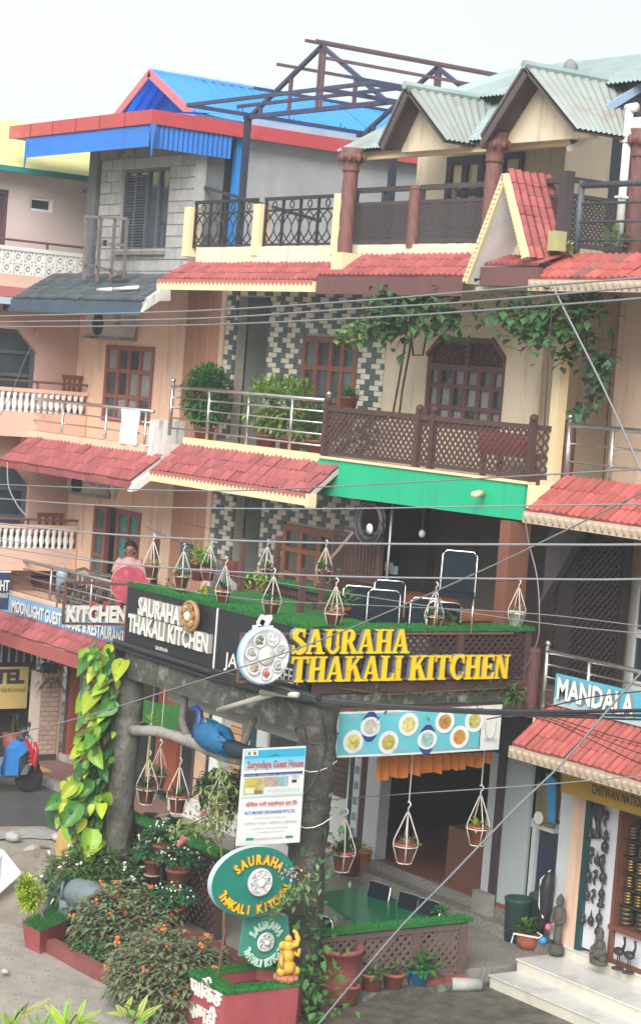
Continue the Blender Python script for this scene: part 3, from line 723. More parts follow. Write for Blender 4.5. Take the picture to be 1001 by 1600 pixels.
# under-eave beams
MB().box(fy(290,450,-.2).x, eL[1].x, -.3, -.2, 9.0, 9.12).build('eave_beam', WHITED, rb)
# ---------------- third floor terrace: iron railing in two bays between cream posts
def iron_bay(name, label, xa, xb, z0, z1, y, m):
    t = thing(name, label, 'railing', (xa, y, z0), 'wrought iron railings of the top terrace'); h = z1-z0
    MB().box(xa, xb, y-.03, y+.03, z1-.05, z1).build('top_rail', m, t); MB().box(xa, xb, y-.02, y+.02, z1-.22, z1-.19).build('rail', m, t); MB().box(xa, xb, y-.02, y+.02, z0+.02, z0+.05).build('rail', m, t)
    n = 4
    for k in range(n+1):
        x = xa+.02+(xb-xa-.04)*k/n; MB().box(x-.018, x+.018, y-.018, y+.018, z0, z1-.05).build('upright', m, t)
        if k < n:
            xm = x+(xb-xa-.04)/n/2
            r_ = []
            for a in range(13): g_ = 2*math.pi*a/12; r_.append((xm+.055*math.cos(g_), y, z1-.12+.055*math.sin(g_)))
            MB().tube(r_, .011, 5).build('ring', m, t)
            wd = (xb-xa)/n*.46
            for s in (-1, 1):
                MB().tube([(xm+s*wd*math.cos(q*math.pi/8-math.pi/2), y, z0+.05+(h-.27)*q/8) for q in range(9)], .012, 5).build('scroll', m, t)
                MB().tube([(xm+s*wd*.9*(1-math.sin(q*math.pi/8)), y+.012, z0+.06+(h-.3)*q/8) for q in range(9)], .011, 5).build('scroll', m, t)
zr0, zr1 = 9.64, 10.4
xs_ = [fy(297, 370, 0).x, fy(405, 370, 0).x, fy(530, 370, 0).x]
for x in xs_: MB().box(x-.1, x+.1, -.08, .12, 9.5, zr1-.1 if x != xs_[2] else zr1).build('parapet_post', CREAMT, rb)
iron_bay('iron_railing', 'black iron scroll railing in front of the blue pipe', xs_[0]+.12, xs_[1]-.12, zr0, zr1, 0, BLACKM)
iron_bay('iron_railing', 'black iron scroll railing in front of the grey plaster wall', xs_[1]+.12, xs_[2]-.1, zr0, zr1, 0, BLACKM)
# ---------------- twisted terracotta columns and dark lattice fences of the top terrace
TERR = mat('terracotta_column_paint', (.18,.08,.072), .6, .15, 5, .1, 60)
def twisted(b, c, r, z0, z1, lobes=7, turns=1.6, n=28, steps=26):
    base = len(b.v)
    for j in range(steps+1):
        z = z0+(z1-z0)*j/steps
        for i in range(n):
            g_ = 2*math.pi*i/n; rr_ = r*(1+.07*math.cos(lobes*g_+2*math.pi*turns*j/steps*2)); b.v.append(V((c[0]+rr_*math.cos(g_), c[1]+rr_*math.sin(g_), z)))
    for j in range(steps):
        for i in range(n): b.f.append([base+j*n+i, base+j*n+(i+1) % n, base+(j+1)*n+(i+1) % n, base+(j+1)*n+i]); b.mi.append(0)
    return b
def column(c, r, z0, z1, z2, cap=True):
    b = twisted(MB(), c, r, z0, z1); o = b.build('column', TERR, rb, True)
    q = MB(); q.lathe([(r*1.1, z1), (r*1.25, z1+.03), (r*1.05, z1+.07), (r*1.2, z1+.1), (r*1.1, z1+.16), (r*1.75, z1+(z2-z1)*.55), (r*1.8, z1+(z2-z1)*.7), (r*1.35, z1+(z2-z1)*.82), (r*1.6, z2)], c, 16)
    for k in range(8):
        g_ = math.pi*k/4; q.ball((c[0]+r*1.6*math.cos(g_), c[1]+r*1.6*math.sin(g_), z1+(z2-z1)*.6), r*.42, 6, sz=1.5)
    q.build('capital', TERR, o, True)
    return o
CY3 = -.3; cx1, cx2 = fy(543, 330, CY3).x, fy(772, 250, CY3).x
column((cx1, CY3, 0), .105, 9.5, 10.66, 11.0); column((cx2, CY3, 0), .105, 9.5, 10.66, 11.06)
for c_ in (cx1, cx2): MB().box(c_-.13, c_+.13, CY3-.13, -.07, 9.25, 9.5).build('column_base', CREAMT, rb)
pst = fy(649, 330, 0).x
b = twisted(MB(), (pst, -.02, 0), .085, 9.6, 10.42); b.ball((pst, -.02, 10.42), .1, 8, sz=.5); b.build('fence_post', TERR, rb, True)
fence3 = thing('lattice_fence', 'dark lattice fence between the terracotta columns of the top terrace', 'fence', (cx1, 0, 9.6))
SLATE = mat('slate_brown_lattice', (.075,.062,.068), .5, .15, 4)
for a, b_ in ((fy(553,330,0).x, pst-.1), (pst+.1, fy(760,320,0).x), (fy(833,320,0).x-.3, -.05)):
    fence_panel(fence3, None, a, b_, 9.66, 10.47, 0, SLATE, topgap=.14, pitch=.066, w=.03)
    n_ = 2
    for k in range(n_+1):
        x_ = a+.03+(b_-a-.06)*k/n_; MB().box(x_-.03, x_+.03, -.012, .03, 10.22, 10.41).build('spacer', SLATE, fence3)
post(fence3, None, -.0, 9.6, 10.55, 0, SLATE, .14, 0)
S0 = SIDE(.0)
yy_ = fx(925, 300, 0).y
fence_panel(fence3, S0, .07, yy_+1.2, 9.6, 10.49, 0, SLATE, topgap=.14, pitch=.075, w=.03)
# ---------------- top floor wall
YT3 = 1.8
cwin = (fy(700,260,YT3).x, fy(818,260,YT3).x, 9.5, 11.15)
xcn = fy(882, 250, YT3).x
MB().box(fy(652,250,YT3).x, xcn, YT3, YT3+.2, 9.4, 11.9).build('wall', CREAM, rb)
f = FM(SIDE(xcn)); yk = fx(949, 300, xcn).y; f.box(YT3+.2, yk, 0, .2, 9.4, 12.0); f.build('side_wall', CREAM, rb)
f = FM(SIDE(xcn)); f.box(yk, yk+.9, .06, .16, 9.4, 11.6); f.build('door', mat('dark_navy_door', (.05,.055,.085), .5), rb)
f = FM(SIDE(xcn)); f.box(yk+.9, yk+5, 0, .2, 9.4, 12.0); f.build('side_wall', CREAM, rb)
NAVY = mat('dark_navy_wood', (.045,.05,.075), .5, .15, 3)
dr = window(rb, cwin[0], cwin[0]+(cwin[1]-cwin[0])*.5, cwin[2], cwin[3], YT3-.04, 2, 3, NAVY, [NAVY, NAVY, mat('pale_pane', (.42,.47,.52), .15)][2:], bar=.13, name='door')
window(rb, cwin[0]+(cwin[1]-cwin[0])*.5+.01, cwin[1], cwin[2], cwin[3], YT3-.035, 2, 2, NAVY, GLASS, bar=.09)
# ---------------- corrugated roof with two dormers
CORR = mat('pale_teal_corrugated_sheet', (.31,.40,.41), .55, .14, 1.5, .05, stain=(.30,.24,.22), sscale=1.6, samt=.7)
CORR2 = mat('grey_green_corrugated_sheet', (.31,.35,.33), .6, .14, 1.5, stain=(.27,.21,.19), sscale=1.8, samt=.75)
UNDER = mat('dark_brown_roof_timber', (.10,.075,.08), .7, .15, 3)
ew = -.12; ez3 = fy(893,207,ew).z; xR = fy(893,207,ew).x; xLft = fy(527, 228, ew).x
vt_ = fx(985,150,xR); sl_ = (vt_.z-ez3)/(vt_.y-ew)
yt = vt_.y+.6; zt3 = ez3+sl_*(yt-ew)
corr(rb, (xLft, ew, ez3), (xR, ew, ez3), (xLft+.35, yt, zt3), .085, .012, CORR, d=(xR, yt, zt3), sheet_w=.8)
f = MB(); f.add([(xLft+.02, ew+.03, ez3-.05), (xR-.01, ew+.03, ez3-.05), (xR-.01, yt, zt3-.05), (xLft+.3, yt, zt3-.05)], [(3,2,1,0)]); f.build('roof_underside', UNDER, rb)
MB().beam((xR+.01, ew-.02, ez3+.03), (xR+.01, yt, zt3+.03), .03, .1).build('verge_strip', mat('pale_blue_cap', ()), rb)
MB().beam((xR-.02, ew, ez3-.09), (xR-.02, yt, zt3-.09), .04, .12).build('verge_board', NAVY, rb)
MB().beam((xR-.1, ew+.05, ez3-.2), (xR-.1, yt, zt3-.2), .06, .06).build('verge_rail', WHITE, rb)
MB().box(xLft+.3, xR-.1, ew+.12, ew+.2, ez3-.14, ez3-.02).build('eave_beam', CREAMT, rb)
ul, ur = fy(640, 150, .75), fy(1080, 140, .75); tl, tr = fy(800, 101, 2.6), fy(1090, 90, 2.6)
zu = (fy(900, 136, .75).z)
corr(rb, (ul.x, .75, zu), (ur.x, .75, zu), (tl.x, 2.6, fy(900,97,2.6).z), .085, .014, CORR, d=(tr.x, 2.6, fy(900,97,2.6).z), sheet_w=.8)
f = MB(); f.box(ul.x+.6, ur.x, 1.0, 1.1, zt3-.6, zu+.02); f.build('roof_upstand', UNDER, rb)
YD = -.55
def dormer(apx, lpx, rpx, yrid, xin):
    A, Lf, R_ = fy(*apx, YD), fy(*lpx, YD), fy(*rpx, YD); zb = (Lf.z+R_.z)/2; Lf.z = R_.z = zb
    d = thing
    for (E_, m_, nm) in ((Lf, UNDER, 0), (R_, CORR2, 1)):
        pa, pb = (V((E_.x, YD, zb)), V((E_.x, yrid-.35, zb)))
        ra, rb2 = V((A.x, YD, A.z)), V((A.x, yrid+.35, A.z))
        if nm: corr(rb, pa, pb, ra, .085, .012, CORR2, d=rb2, sheet_w=.7)
        else: corr(rb, pb, pa, rb2, .085, .012, CORR2, d=ra, sheet_w=.7)
        nn = (ra-pa).cross(Y3).normalized(); nn = nn if nn.z < 0 else -nn
        u = MB(); u.add([pa+nn*.03, pb+nn*.03, rb2+nn*.03, ra+nn*.03, pa+nn*.05, pb+nn*.05, rb2+nn*.05, ra+nn*.05], [(0,1,2,3),(7,6,5,4),(0,4,5,1),(2,6,7,3),(0,3,7,4)]); u.build('roof_lining', UNDER, rb)
        if not nm:
            MB().beam(pa+nn*.08+Y3*.02, ra+nn*.08+Y3*.02, .04, .14, up=nn).build('barge_board', UNDER, rb)
    MB().tube([(A.x, YD-.01, A.z+.01), (A.x, yrid+.1, A.z+.01)], .06, 6).build('ridge_cap', CORR, rb)
    gw = MB(); gw.prism([(Lf.x+.05, -.17, zb-.06), (R_.x-.14, -.17, zb-.06), (R_.x-.14, -.17, zb+.02), (A.x, -.17, A.z-.06), (Lf.x+.05, -.17, zb+.02)], (0, .15, 0)); gw.build('gable_wall', CREAM, rb)
dormer((632,134), (590,222), (694,222), .62, 0); dormer((818,102), (750,206), (897,206), .75, 0)
# ---------------- second floor: lattice fence, steel railing
f2 = thing('lattice_fence', 'dark brown diamond lattice fence above the bright green fascia', 'fence', (-5, 0, 6.55))
xs2 = [-4.97, fy(655,650,0).x, fy(678,650,0).x, -.26]
for a, b_ in zip(xs2[:-1], xs2[1:]): fence_panel(f2, None, a+.04, b_-.04, 6.57, 7.28, 0, LATT, pitch=.118, w=.034)
for x in xs2: post(f2, None, x, 6.55, 7.32, 0, LATT, .085, .06)
fence_panel(f2, SIDE(-.22), .05, .46, 6.57, 7.28, 0, LATT, pitch=.14, w=.03)
b = twisted(MB(), (-.2, .55, 0), .1, 6.5, 7.33, 9, 1.2); b.ball((-.2, .55, 7.33), .11, 8, sz=.5); b.build('fence_post', MAROON, f2, True)
railing('steel_railing', 'stainless steel balcony railing with potted shrubs behind it', [(-9.55, .05, 6.56), (-5.02, .05, 6.56)], .80, 4, STEEL, [0, .26, .52, .79, 1], group='stainless steel railings')
railing('steel_railing', 'stainless steel railing of the peach guest house with a white towel on it', [(fy(38,660,.05).x, .05, 6.02), (fy(236,700,.05).x, .05, 6.02)], .9, 4, STEEL, [0, .32, .66, .95], group='stainless steel railings')
railing('steel_railing', 'stainless steel railing on the tan wall balcony beside the lattice fence', [(.4, .05, 6.5), (4.5, .05, 6.5)], .82, 3, STEEL, [0, .2, .45, .7], group='stainless steel railings')
# ================================================================== right building with the craft shop
ab = thing('shop_building', 'tan building with a white window above and a souvenir shop below', 'building', (2, 1, 0))
xw = -.05
ww = (fy(992,930,YW).x-.06, 3.2, 3.95, fy(998,900,YW).z)
zs = 3.35
wall_with_holes(None, xw, 6, zs, 9.35, YW, .25, [ww]).build('wall', PEACHR, ab)
f = FM(SIDE(xw)); f.box(YW+.25, 6, .01, .2, zs, 9.3); f.build('side_wall', PEACHR, ab)
window(ab, ww[0], ww[1], ww[2], ww[3], YW-.03, 2, 2, WHITE, GLASS, bar=.13)
MB().box(-.2, 6, .02, YW, 6.36, 6.46).build('floor_slab', SOFF, ab); MB().box(-.04, 6, .001, .12, 6.3, 6.58).build('balcony_kerb', PEACHR, ab)
MB().box(0, 6, .0, YW, 9.3, 9.42).build('floor_slab', SOFF, ab)
MB().box(.22, 6, .0, YW, 3.36, 3.5).build('floor_slab', SOFF, ab); MB().box(.22, 6, -.01, .1, 3.3, 3.62).build('balcony_kerb', PEACHR, ab)
DENT = mat('dusty_cream_cornice', (.50,.40,.31), .85, .1, 6, .2)
TD = mat('soot_dark_tile', (.26,.10,.095), .7, .2, 6)
def corbel(par, a, b, z):
    n = int((b.x-a.x)/.13); m_ = MB().lathe([(.02,-.1),(.035,-.06),(.05,-.02),(.05,.0)], (0,0,0), 7).mesh('corbel', DENT, True)
    for k in range(n): link('corbel', m_, par, T((a.x+.06+k*.13, -.59, z-.03)))
for apx, bpx, zdt, y2, alt in (((822,801), (1001,824), .42, 0, None), ((800,1165), (1001,1222), .46, 0, None), ((830,441), (1001,438), .33, 0, TD)):
    a = fy(*apx, -.55); e = eave(ab, apx, (bpx[0]+180, bpx[1]+ (bpx[1]-apx[1])*180/(bpx[0]-apx[0])), -.55, 0, zdt, 3, .25, TILER, DENT, DENT, alt=alt, fh=.145)
    corbel(ab, V((e[0].x, 0, 0)), V((min(e[1].x, 3.6), 0, 0)), e[2])
MB().box(-.25, .3, -.02, .1, 6.2, 6.5).build('kerb_block', CREAMT, ab)
# top right balcony: dark grey rails, white down pipe, twisted column
rl = railing('grey_railing', 'dark grey pipe railing of the top right balcony', [(.27, .02, 9.5), (4.5, .02, 9.5)], .86, 3, mat('blue_grey_pipe', (.10,.12,.15), .5), [0, .4, .8], r=.032, knob=False, z_low=.16)
c3 = fy(986, 330, .5); column((c3.x+.06, .5, 0), .11, 9.5, 10.75, 11.1)
pa, pb = fy(983, 172, .35), fy(965, 372, .35)
t = thing('drain_pipe', 'white plastic down pipe beside the terracotta column at the top right', 'pipe', (pa.x, .35, pb.z))
MB().tube([(pa.x, .35, pb.z-.1), (pa.x, .35, pa.z)], .055, 12).build('pipe', WHITE, t, True)
MB().tube([(pa.x-.05, .35, pa.z+.02), (pa.x+.12, .35, pa.z+.03)], .06, 12).build('elbow', WHITE, t, True)
for z_ in (pb.z+.5, pb.z+1.2): MB().box(pa.x-.07, pa.x+.07, .28, .42, z_, z_+.03).build('pipe_clip', WHITE, t)
# ---------------- A-shaped porch gable with tiles
pg = thing('porch_gable', 'steep A-shaped gable with red tiles and cream toothed edges', 'gable', (-1, -.6, 9))
A = fy(791, 274, -.6); Lf = fy(729, 441, -.6); R_ = fy(823, 404, -.6)
dep = .75
def slab(name, p, q, t, m, dy=dep):
    n = (q-p).cross(Y3).normalized(); n = n if n.z > 0 else -n
    b = MB(); b.add([p, q, q+Y3*dy, p+Y3*dy, p-n*t, q-n*t, q+Y3*dy-n*t, p+Y3*dy-n*t], [(0,1,2,3),(7,6,5,4),(0,4,5,1),(1,5,6,2),(2,6,7,3),(3,7,4,0)]); return b.build(name, m, pg)
slab('slope', Lf, A, .05, WHITE); slab('slope', R_, A, .05, WHITE)
tiles(pg, R_+V((.03,0,.0)), R_+V((.03,dep,0)), A+V((.02,0,.02)), 8, .25, TILE)
tiles(pg, Lf+V((-.03,dep,.0)), Lf+V((-.03,0,0)), A+V((-.02,dep,.02)), 9, .25, TILE)
for p in (Lf, R_):
    MB().beam(p-Y3*.02, A-Y3*.02, .05, .1, up=V((0,0,1))).build('barge_board', CREAMT, pg)
    n_ = 22; tb = MB()
    for k in range(n_):
        c = p.lerp(A, (k+.5)/n_)-Y3*.05; tb.ob(c, V((.022,0,.012)), V((0,.02,0)), V((0,0,.03)))
    tb.build('toothed_edge', CREAMT, pg, kind='stuff')
MB().prism([(Lf.x+.25, .1, Lf.z+.2), (R_.x, .1, Lf.z+.2), (A.x, .1, A.z-.1)], (0, .03, 0)).build('gable_back', mat('pale_lilac_white', (.66,.66,.70), .7), pg)
s_ = thing
e5 = fy(757, 413, -.55), fy(842, 412, -.55)
tiles(pg, V((e5[0].x, -.55, 9.28)), V((e5[1].x, -.55, 9.28)), V((e5[0].x, -.2, 9.42)), 1, .22, TILE)
MB().box(e5[0].x-.05, e5[1].x+.02, -.58, -.5, 9.03, 9.27).build('fascia_board', MAH, pg)
MB().box(e5[0].x-.3, e5[1].x+.3, -.45, .0, 8.98, 9.03).build('soffit', SOFF, pg)

rb_ = thing('red_bench', 'red bench partly seen through the brown diamond lattice fence', 'bench', (-1.2, .55, 6.5)); RBM = mat('red_bench_paint', (.42,.06,.06), .6, .15, 4)
a_, b2_ = fy(745,690,.5), fy(830,700,.5); MB().box(a_.x, b2_.x, .5, .56, a_.z-.14, a_.z+.16).build('backrest', RBM, rb_); MB().box(a_.x, b2_.x, .57, .95, 6.82, 6.88).build('seat', RBM, rb_)
for x_ in (a_.x+.05, b2_.x-.05):
    for y_ in (.6, .9): MB().box(x_-.03, x_+.03, y_-.03, y_+.03, 6.42, 6.82).build('leg', RBM, rb_)
# ================================================================== first floor terrace of the restaurant
YT = -3.43; XTL = fy(204, 960, YT).x
ZD = 3.86
te = thing('terrace', 'projecting first floor terrace with black sign boards and green turf along its edge', 'terrace', (-2, -1.5, 3.4))
DECK = mat('terrace_floor_tile', (.2,.12,.1), .6, .15, 2)
MB().box(XTL, -.02, YT+.12, 2.6, 3.55, ZD).build('deck', DECK, te)
MB().box(XTL-.02, .0, YT-.02, YT+.13, 3.38, ZD-.05).build('edge_beam', CONCD, te)
f = FM(SIDE(0)); f.box(YT+.14, .02, -.02, .16, 3.7, ZD-.02); f.build('edge_beam', CONCD, te)
MB().box(XTL+.3, -.3, YT+.5, YT+.75, 3.1, 3.54).build('inner_beam', mat('dusty_pale_beam', (.5,.48,.43), .9, .12, 2, .1, stain=(.2,.18,.15), sscale=2, samt=.7), te)
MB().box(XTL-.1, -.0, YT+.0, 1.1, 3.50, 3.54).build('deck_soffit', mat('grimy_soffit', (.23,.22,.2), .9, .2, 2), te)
MB().tube([fy(180,1002,YT-.1), fy(330,1050,YT-.1), fy(500,1090,YT-.1)], .04, 6).build('cable_bundle', BLACKM, te)
MB().tube([fy(180,1010,YT-.06), fy(330,1060,YT-.06), fy(500,1100,YT-.08)], .03, 6).build('cable_bundle', BLACKM, te)
# turf ledge
def turf(par, x0, x1, y0, y1, z, n=900, h=.022, name='turf', sub=True):
    o = MB().box(x0, x1, y0, y1, z-.05, z).build(name, TURFG, par)
    b = MB()
    for _ in range(n):
        x, y = random.uniform(x0, x1), random.uniform(y0, y1); g_ = random.uniform(0, 6.28); hh = h*random.uniform(.5, 1.2); w_ = .008
        dx, dy = math.cos(g_)*w_, math.sin(g_)*w_; lx, ly = random.uniform(-.02,.02), random.uniform(-.02,.02)
        b.add([(x-dx,y-dy,z-.003),(x+dx,y+dy,z-.003),(x+lx,y+ly,z+hh)], [(0,1,2)])
    for _ in range(n//2):       # along the front rims
        x, y = (random.uniform(x0, x1), y0-.004) if random.random() < .6 else (x1+.004, random.uniform(y0, y1)); zz = z-random.uniform(0,.05)
        b.add([(x-.008,y,zz),(x+.008,y,zz),(x+random.uniform(-.02,.02),y-random.uniform(0,.02),zz+h*.8)], [(0,1,2)])
    b.build('turf_blades', TURFG, o if sub else par, kind='stuff'); return o
turf(te, XTL, .04, YT-.03, YT+.32, 4.68, 2600); turf(te, -.33, .05, YT+.33, .05, 4.67, 2600)
MB().box(XTL+.02, -.02, YT+.02, YT+.28, ZD, 4.62).build('planter_wall', mat('dark_green_planter', (.03,.05,.035), .8), te)
# black sign boards on the street side
SB_ = mat('black_sign_board', (.022,.024,.028), .35, .1, 2)
xm = fy(342, 1010, YT).x
bl = thing('sign_board', 'black sign board with raised white letters and a round food dish', 'sign', (XTL, YT-.06, 3.85))
MB().box(XTL, xm-.012, YT-.06, YT-.005, 3.8, 4.63).build('board', SB_, bl)
MB().box(xm-.012, xm+.012, YT-.066, YT-.005, 3.8, 4.63).build('edge_strip', WHITE, bl)
MB().box(XTL-.03, XTL, YT-.07, YT+.02, 3.78, 4.72).build('end_strip', MAROON, bl)
LW = mat('white_letter_face', (.80,.79,.74), .5, .05, 4); LSIDE = mat('letter_side_grey', (.40,.38,.34), .6)
def letters(par, s, o, right, up, h, width, depth, face, side, bold=.02):
    """raised letters, each one a part"""
    me = text_mesh(s, 1., 0., bold); xs = [v.co.x for v in me.vertices]; X0_, X1_ = min(xs), max(xs); bpy.data.meshes.remove(me)
    sx = width/(X1_-X0_); sy_ = h/.73; n = right.cross(up).normalized()
    ch = []; full = ''
    for c in s:
        st = text_mesh(full+c, 1., 0., bold) if c != ' ' else None
        if st:
            # islands belonging to the last glyph: rebuild it alone and align its right edge
            a = text_mesh(c, 1., 0., bold); ax = max(v.co.x for v in a.vertices); bx_ = max(v.co.x for v in st.vertices)
            ch.append((a, bx_-ax)); bpy.data.meshes.remove(st)
        full += c
    for a, dx in ch:
        b = MB(); vs = [V(o)+right*((v.co.x+dx-X0_)*sx)+up*(v.co.y*sy_)+n*depth for v in a.vertices]; k = len(vs)
        fs = [list(p.vertices) for p in a.polygons]; ed = {}
        for q in fs:
            for i in range(len(q)): ed[(q[i], q[(i+1) % len(q)])] = 1
        b.add(vs, fs); b.cur = 1
        b.v += [p-n*depth for p in vs]
        for (p, q) in ed:
            if (q, p) not in ed: b.f.append([q, p, p+k, q+k]); b.mi.append(1)
        bpy.data.meshes.remove(a); b.build('letter', [face, side], par)
def rowF(par, s, lpx, rpx, h, y, depth, face, side, bold=.03):
    a, b_ = fy(*lpx, y), fy(*rpx, y); letters(par, s, V((a.x, y, (a.z+b_.z)/2)), X3, Z3, h, b_.x-a.x, depth, face, side, bold)
rowF(bl, 'SAURAHA', (222,958), (287,978), .24, YT-.062, .07, LW, LSIDE)
rowF(bl, 'THAKALI KITCHEN', (206,985), (331,1020), .24, YT-.062, .07, LW, LSIDE)
a = fy(243, 1014, YT-.064); text('SAURAHA', a, X3, Z3, .05, LW, bl, width=.33, bold=.02, depth=.003)
FOOD = [mat('food_'+n, c, .7, .35, 14, .4, 40) for n, c in (('curry_orange',(.55,.24,.08)),('rice_white',(.75,.73,.66)),('greens',(.16,.22,.10)),('lentil_yellow',(.6,.45,.12)),('pickle_red',(.35,.1,.07)),('potato_tan',(.55,.42,.25)),('bean_grey',(.33,.36,.33)))]
def dish(par, c, n, R, rim, plate_m, foods, t=.05, k=7, center=True, phase=.3):
    n = V(n).normalized(); r, u = ortho(n); axis = (r, u, n)
    MB().lathe([(R, 0), (R*1.02, t*.5), (R, t), (R*.93, t+.004), (R*.9, t-.012), (.001, t-.012)], c, 32, axis=axis).build('plate', plate_m, par, True)
    q = MB().lathe([(R*1.0, .002), (R*1.045, .005), (R*1.045, t*.8), (R*1.0, t*.8)], c, 32, axis=axis, caps=False); q.build('rim', rim, par, True)
    if center: MB().lathe([(R*.30, t-.01), (R*.34, t+.015), (R*.3, t+.03), (R*.12, t+.05), (.001, t+.052)], c, 18, axis=axis).build('rice_heap', foods[0], par, True)
    for i in range(k):
        g_ = phase+2*math.pi*i/k; cc = V(c)+r*(R*.63*math.cos(g_))+u*(R*.63*math.sin(g_))
        bwl = MB().lathe([(R*.235, t-.01), (R*.25, t+.02), (R*.22, t+.022), (R*.2, t+.01)], cc, 14, axis=axis).build('bowl', plate_m, par, True)
        fd = MB()
        for _ in range(7):
            rr_, gg = R*.13*math.sqrt(random.random()), random.random()*6.28
            fd.ball(cc+r*rr_*math.cos(gg)+u*rr_*math.sin(gg)+n*(t+.012), R*random.uniform(.05,.09), 5)
        fd.build('food', foods[1+i % (len(foods)-1)], bwl, True, kind='stuff')
dd_ = thing('food_dish', 'round dish of food fixed between the white letters of the black sign board', 'dish', (0,0,0))
cD = fy(300, 963, YT-.12); ORG[dd_.name] = cD; dd_.location = cD
dish(dd_, cD, (0,-1,0), .2, mat('copper_rim', (.35,.2,.12), .4), mat('bronze_plate', (.42,.26,.13), .4), [FOOD[1], FOOD[0], FOOD[2], FOOD[3], FOOD[4]], .06)
b2 = thing('sign_board', 'plain black board with partly hidden white lettering behind the round dish sign', 'sign', (xm, YT-.06, 3.85))
MB().box(xm+.013, .0, YT-.055, YT-.005, 3.8, 4.63).build('board', SB_, b2)
a, a2 = fy(350, 1040, YT-.056), fy(384, 1051, YT-.056); text('JAC', a, X3, Z3, .19, LW, b2, width=a2.x-a.x, bold=.01, depth=.003)
a, a2 = fy(434, 1062, YT-.056), fy(466, 1073, YT-.056); text('REEK', a, X3, Z3, .19, LW, b2, width=a2.x-a.x, bold=.01, depth=.003)
# ---------------- serif letters of the big yellow sign
def strip(pts, ws):
    """quads along a centre line with varying width"""
    L, R_ = [], []
    for i, p in enumerate(pts):
        a = pts[max(i-1, 0)]; b_ = pts[min(i+1, len(pts)-1)]; dx, dy = b_[0]-a[0], b_[1]-a[1]; l = math.hypot(dx, dy); nx, ny = -dy/l, dx/l; w_ = ws[i]/2
        L.append((p[0]+nx*w_, p[1]+ny*w_)); R_.append((p[0]-nx*w_, p[1]-ny*w_))
    return L+R_[::-1]
def rct(x0, x1, y0, y1): return [(x0,y0),(x1,y0),(x1,y1),(x0,y1)]
def arc(cx, cy, rx, ry, a0, a1, n=10): return [(cx+rx*math.cos(math.radians(a0+(a1-a0)*i/n)), cy+ry*math.sin(math.radians(a0+(a1-a0)*i/n))) for i in range(n+1)]
SW, TW, SH, SO = .19, .085, .075, .075
def stem(x, y0=0, y1=1, bot=True, top=True, w=SW):
    o = [rct(x, x+w, y0, y1)]
    if bot: o.append(rct(x-SO, x+w+SO, 0, SH))
    if top: o.append(rct(x-SO, x+w+SO, 1-SH, 1))
    return o
def glyph(c):
    s = SO
    if c == 'I': return stem(s), SW+2*s
    if c == 'H': return stem(s)+stem(s+.42)+[rct(s+SW, s+.42, .46, .56)], s*2+.42+SW
    if c == 'T': return stem(.26, top=False)+[rct(0, .71, 1-.1, 1), [(0,.9),(.07,.9),(.03,.72),(0,.72)], [(.71,.9),(.71,.72),(.68,.72),(.64,.9)]], .71
    if c == 'L': return stem(s)+[rct(s+SW, .6, 0, .1), [(.52,.1),(.6,.1),(.6,.3),(.575,.3)]], .6
    if c == 'E': return stem(s)+[rct(s+SW, .6, 0, .1), rct(s+SW, .58, .9, 1), rct(s+SW, .47, .46, .55), [(.52,.1),(.6,.1),(.62,.28),(.59,.28)], [(.5,.9),(.58,.9),(.58,.74),(.56,.74)], rct(.43, .47, .38, .63)], .63
    if c == 'N': return stem(s, w=TW, top=False)+stem(s+.46, bot=False, w=TW)+[[(s-.06,1),(s+.16,1),(s+.46+TW,0),(s+.46-.09,0)], rct(0, s+.15, 1-SH, 1)], s*2+.46+TW
    if c == 'K': return stem(s)+[[(s+SW,.40),(s+SW,.53),(.56,.96),(.64,.96)], rct(.46, .72, 1-SH, 1), [(s+SW+.05,.56),(s+SW+.2,.64),(.74,.04),(.52,.04)], rct(.45, .8, 0, SH)], .78
    if c == 'A': return [[(.07,.03),(.15,.03),(.40,1),(.33,1)], [(.30,1),(.46,1),(.72,.03),(.5,.03)], rct(.18, .56, .28, .36), rct(-.01, .24, 0, SH), rct(.41, .8, 0, SH)], .78
    if c == 'U': return [rct(s, s+SW, .3, 1), rct(s+.45, s+.45+TW, .3, 1), rct(0, s*2+SW, 1-SH, 1), rct(s+.45-SO, s+.45+TW+SO, 1-SH, 1), strip(arc(s+.30, .32, .225, .27, 180, 360, 12), [SW-.03*i if i < 4 else max(.09, SW-.012*i) for i in range(13)])], s*2+.45+TW
    if c == 'R': return stem(s)+[strip([(s+SW-.02,.95),(s+SW+.08,.95)]+arc(s+SW+.09, .73, .17, .22, 90, -90, 10)+[(s+SW-.02,.51)], [.09,.1]+[.1+.08*math.sin(math.pi*i/10) for i in range(11)]+[.09]), [(s+SW+.02,.5),(s+SW+.2,.5),(.74,.03),(.54,.03)], rct(.5, .78, 0, SH)], .76
    if c == 'C': return [strip(arc(.38, .5, .29, .46, 48, 312, 18), [.08+.11*math.sin(math.pi*i/18)**1.5 for i in range(19)]), [(.52,.96),(.58,1.02),(.63,1.02),(.63,.66),(.59,.66)], [(.52,.06),(.58,.12),(.63,.3),(.6,.3)]], .66
    if c == 'S': 
        pts = arc(.31, .73, .2, .23, 40, 200, 9)+[(.2,.59),(.33,.5),(.44,.40)]+arc(.30, .27, .22, .23, 20, -150, 9)
        k = len(pts); return [strip(pts, [.08+.13*math.sin(math.pi*i/(k-1)) for i in range(k)]), [(.46,1),(.52,1),(.52,.66),(.49,.66),(.44,.82)], [(.03,0),(.09,0),(.14,.2),(.07,.36),(.03,.36)]], .6
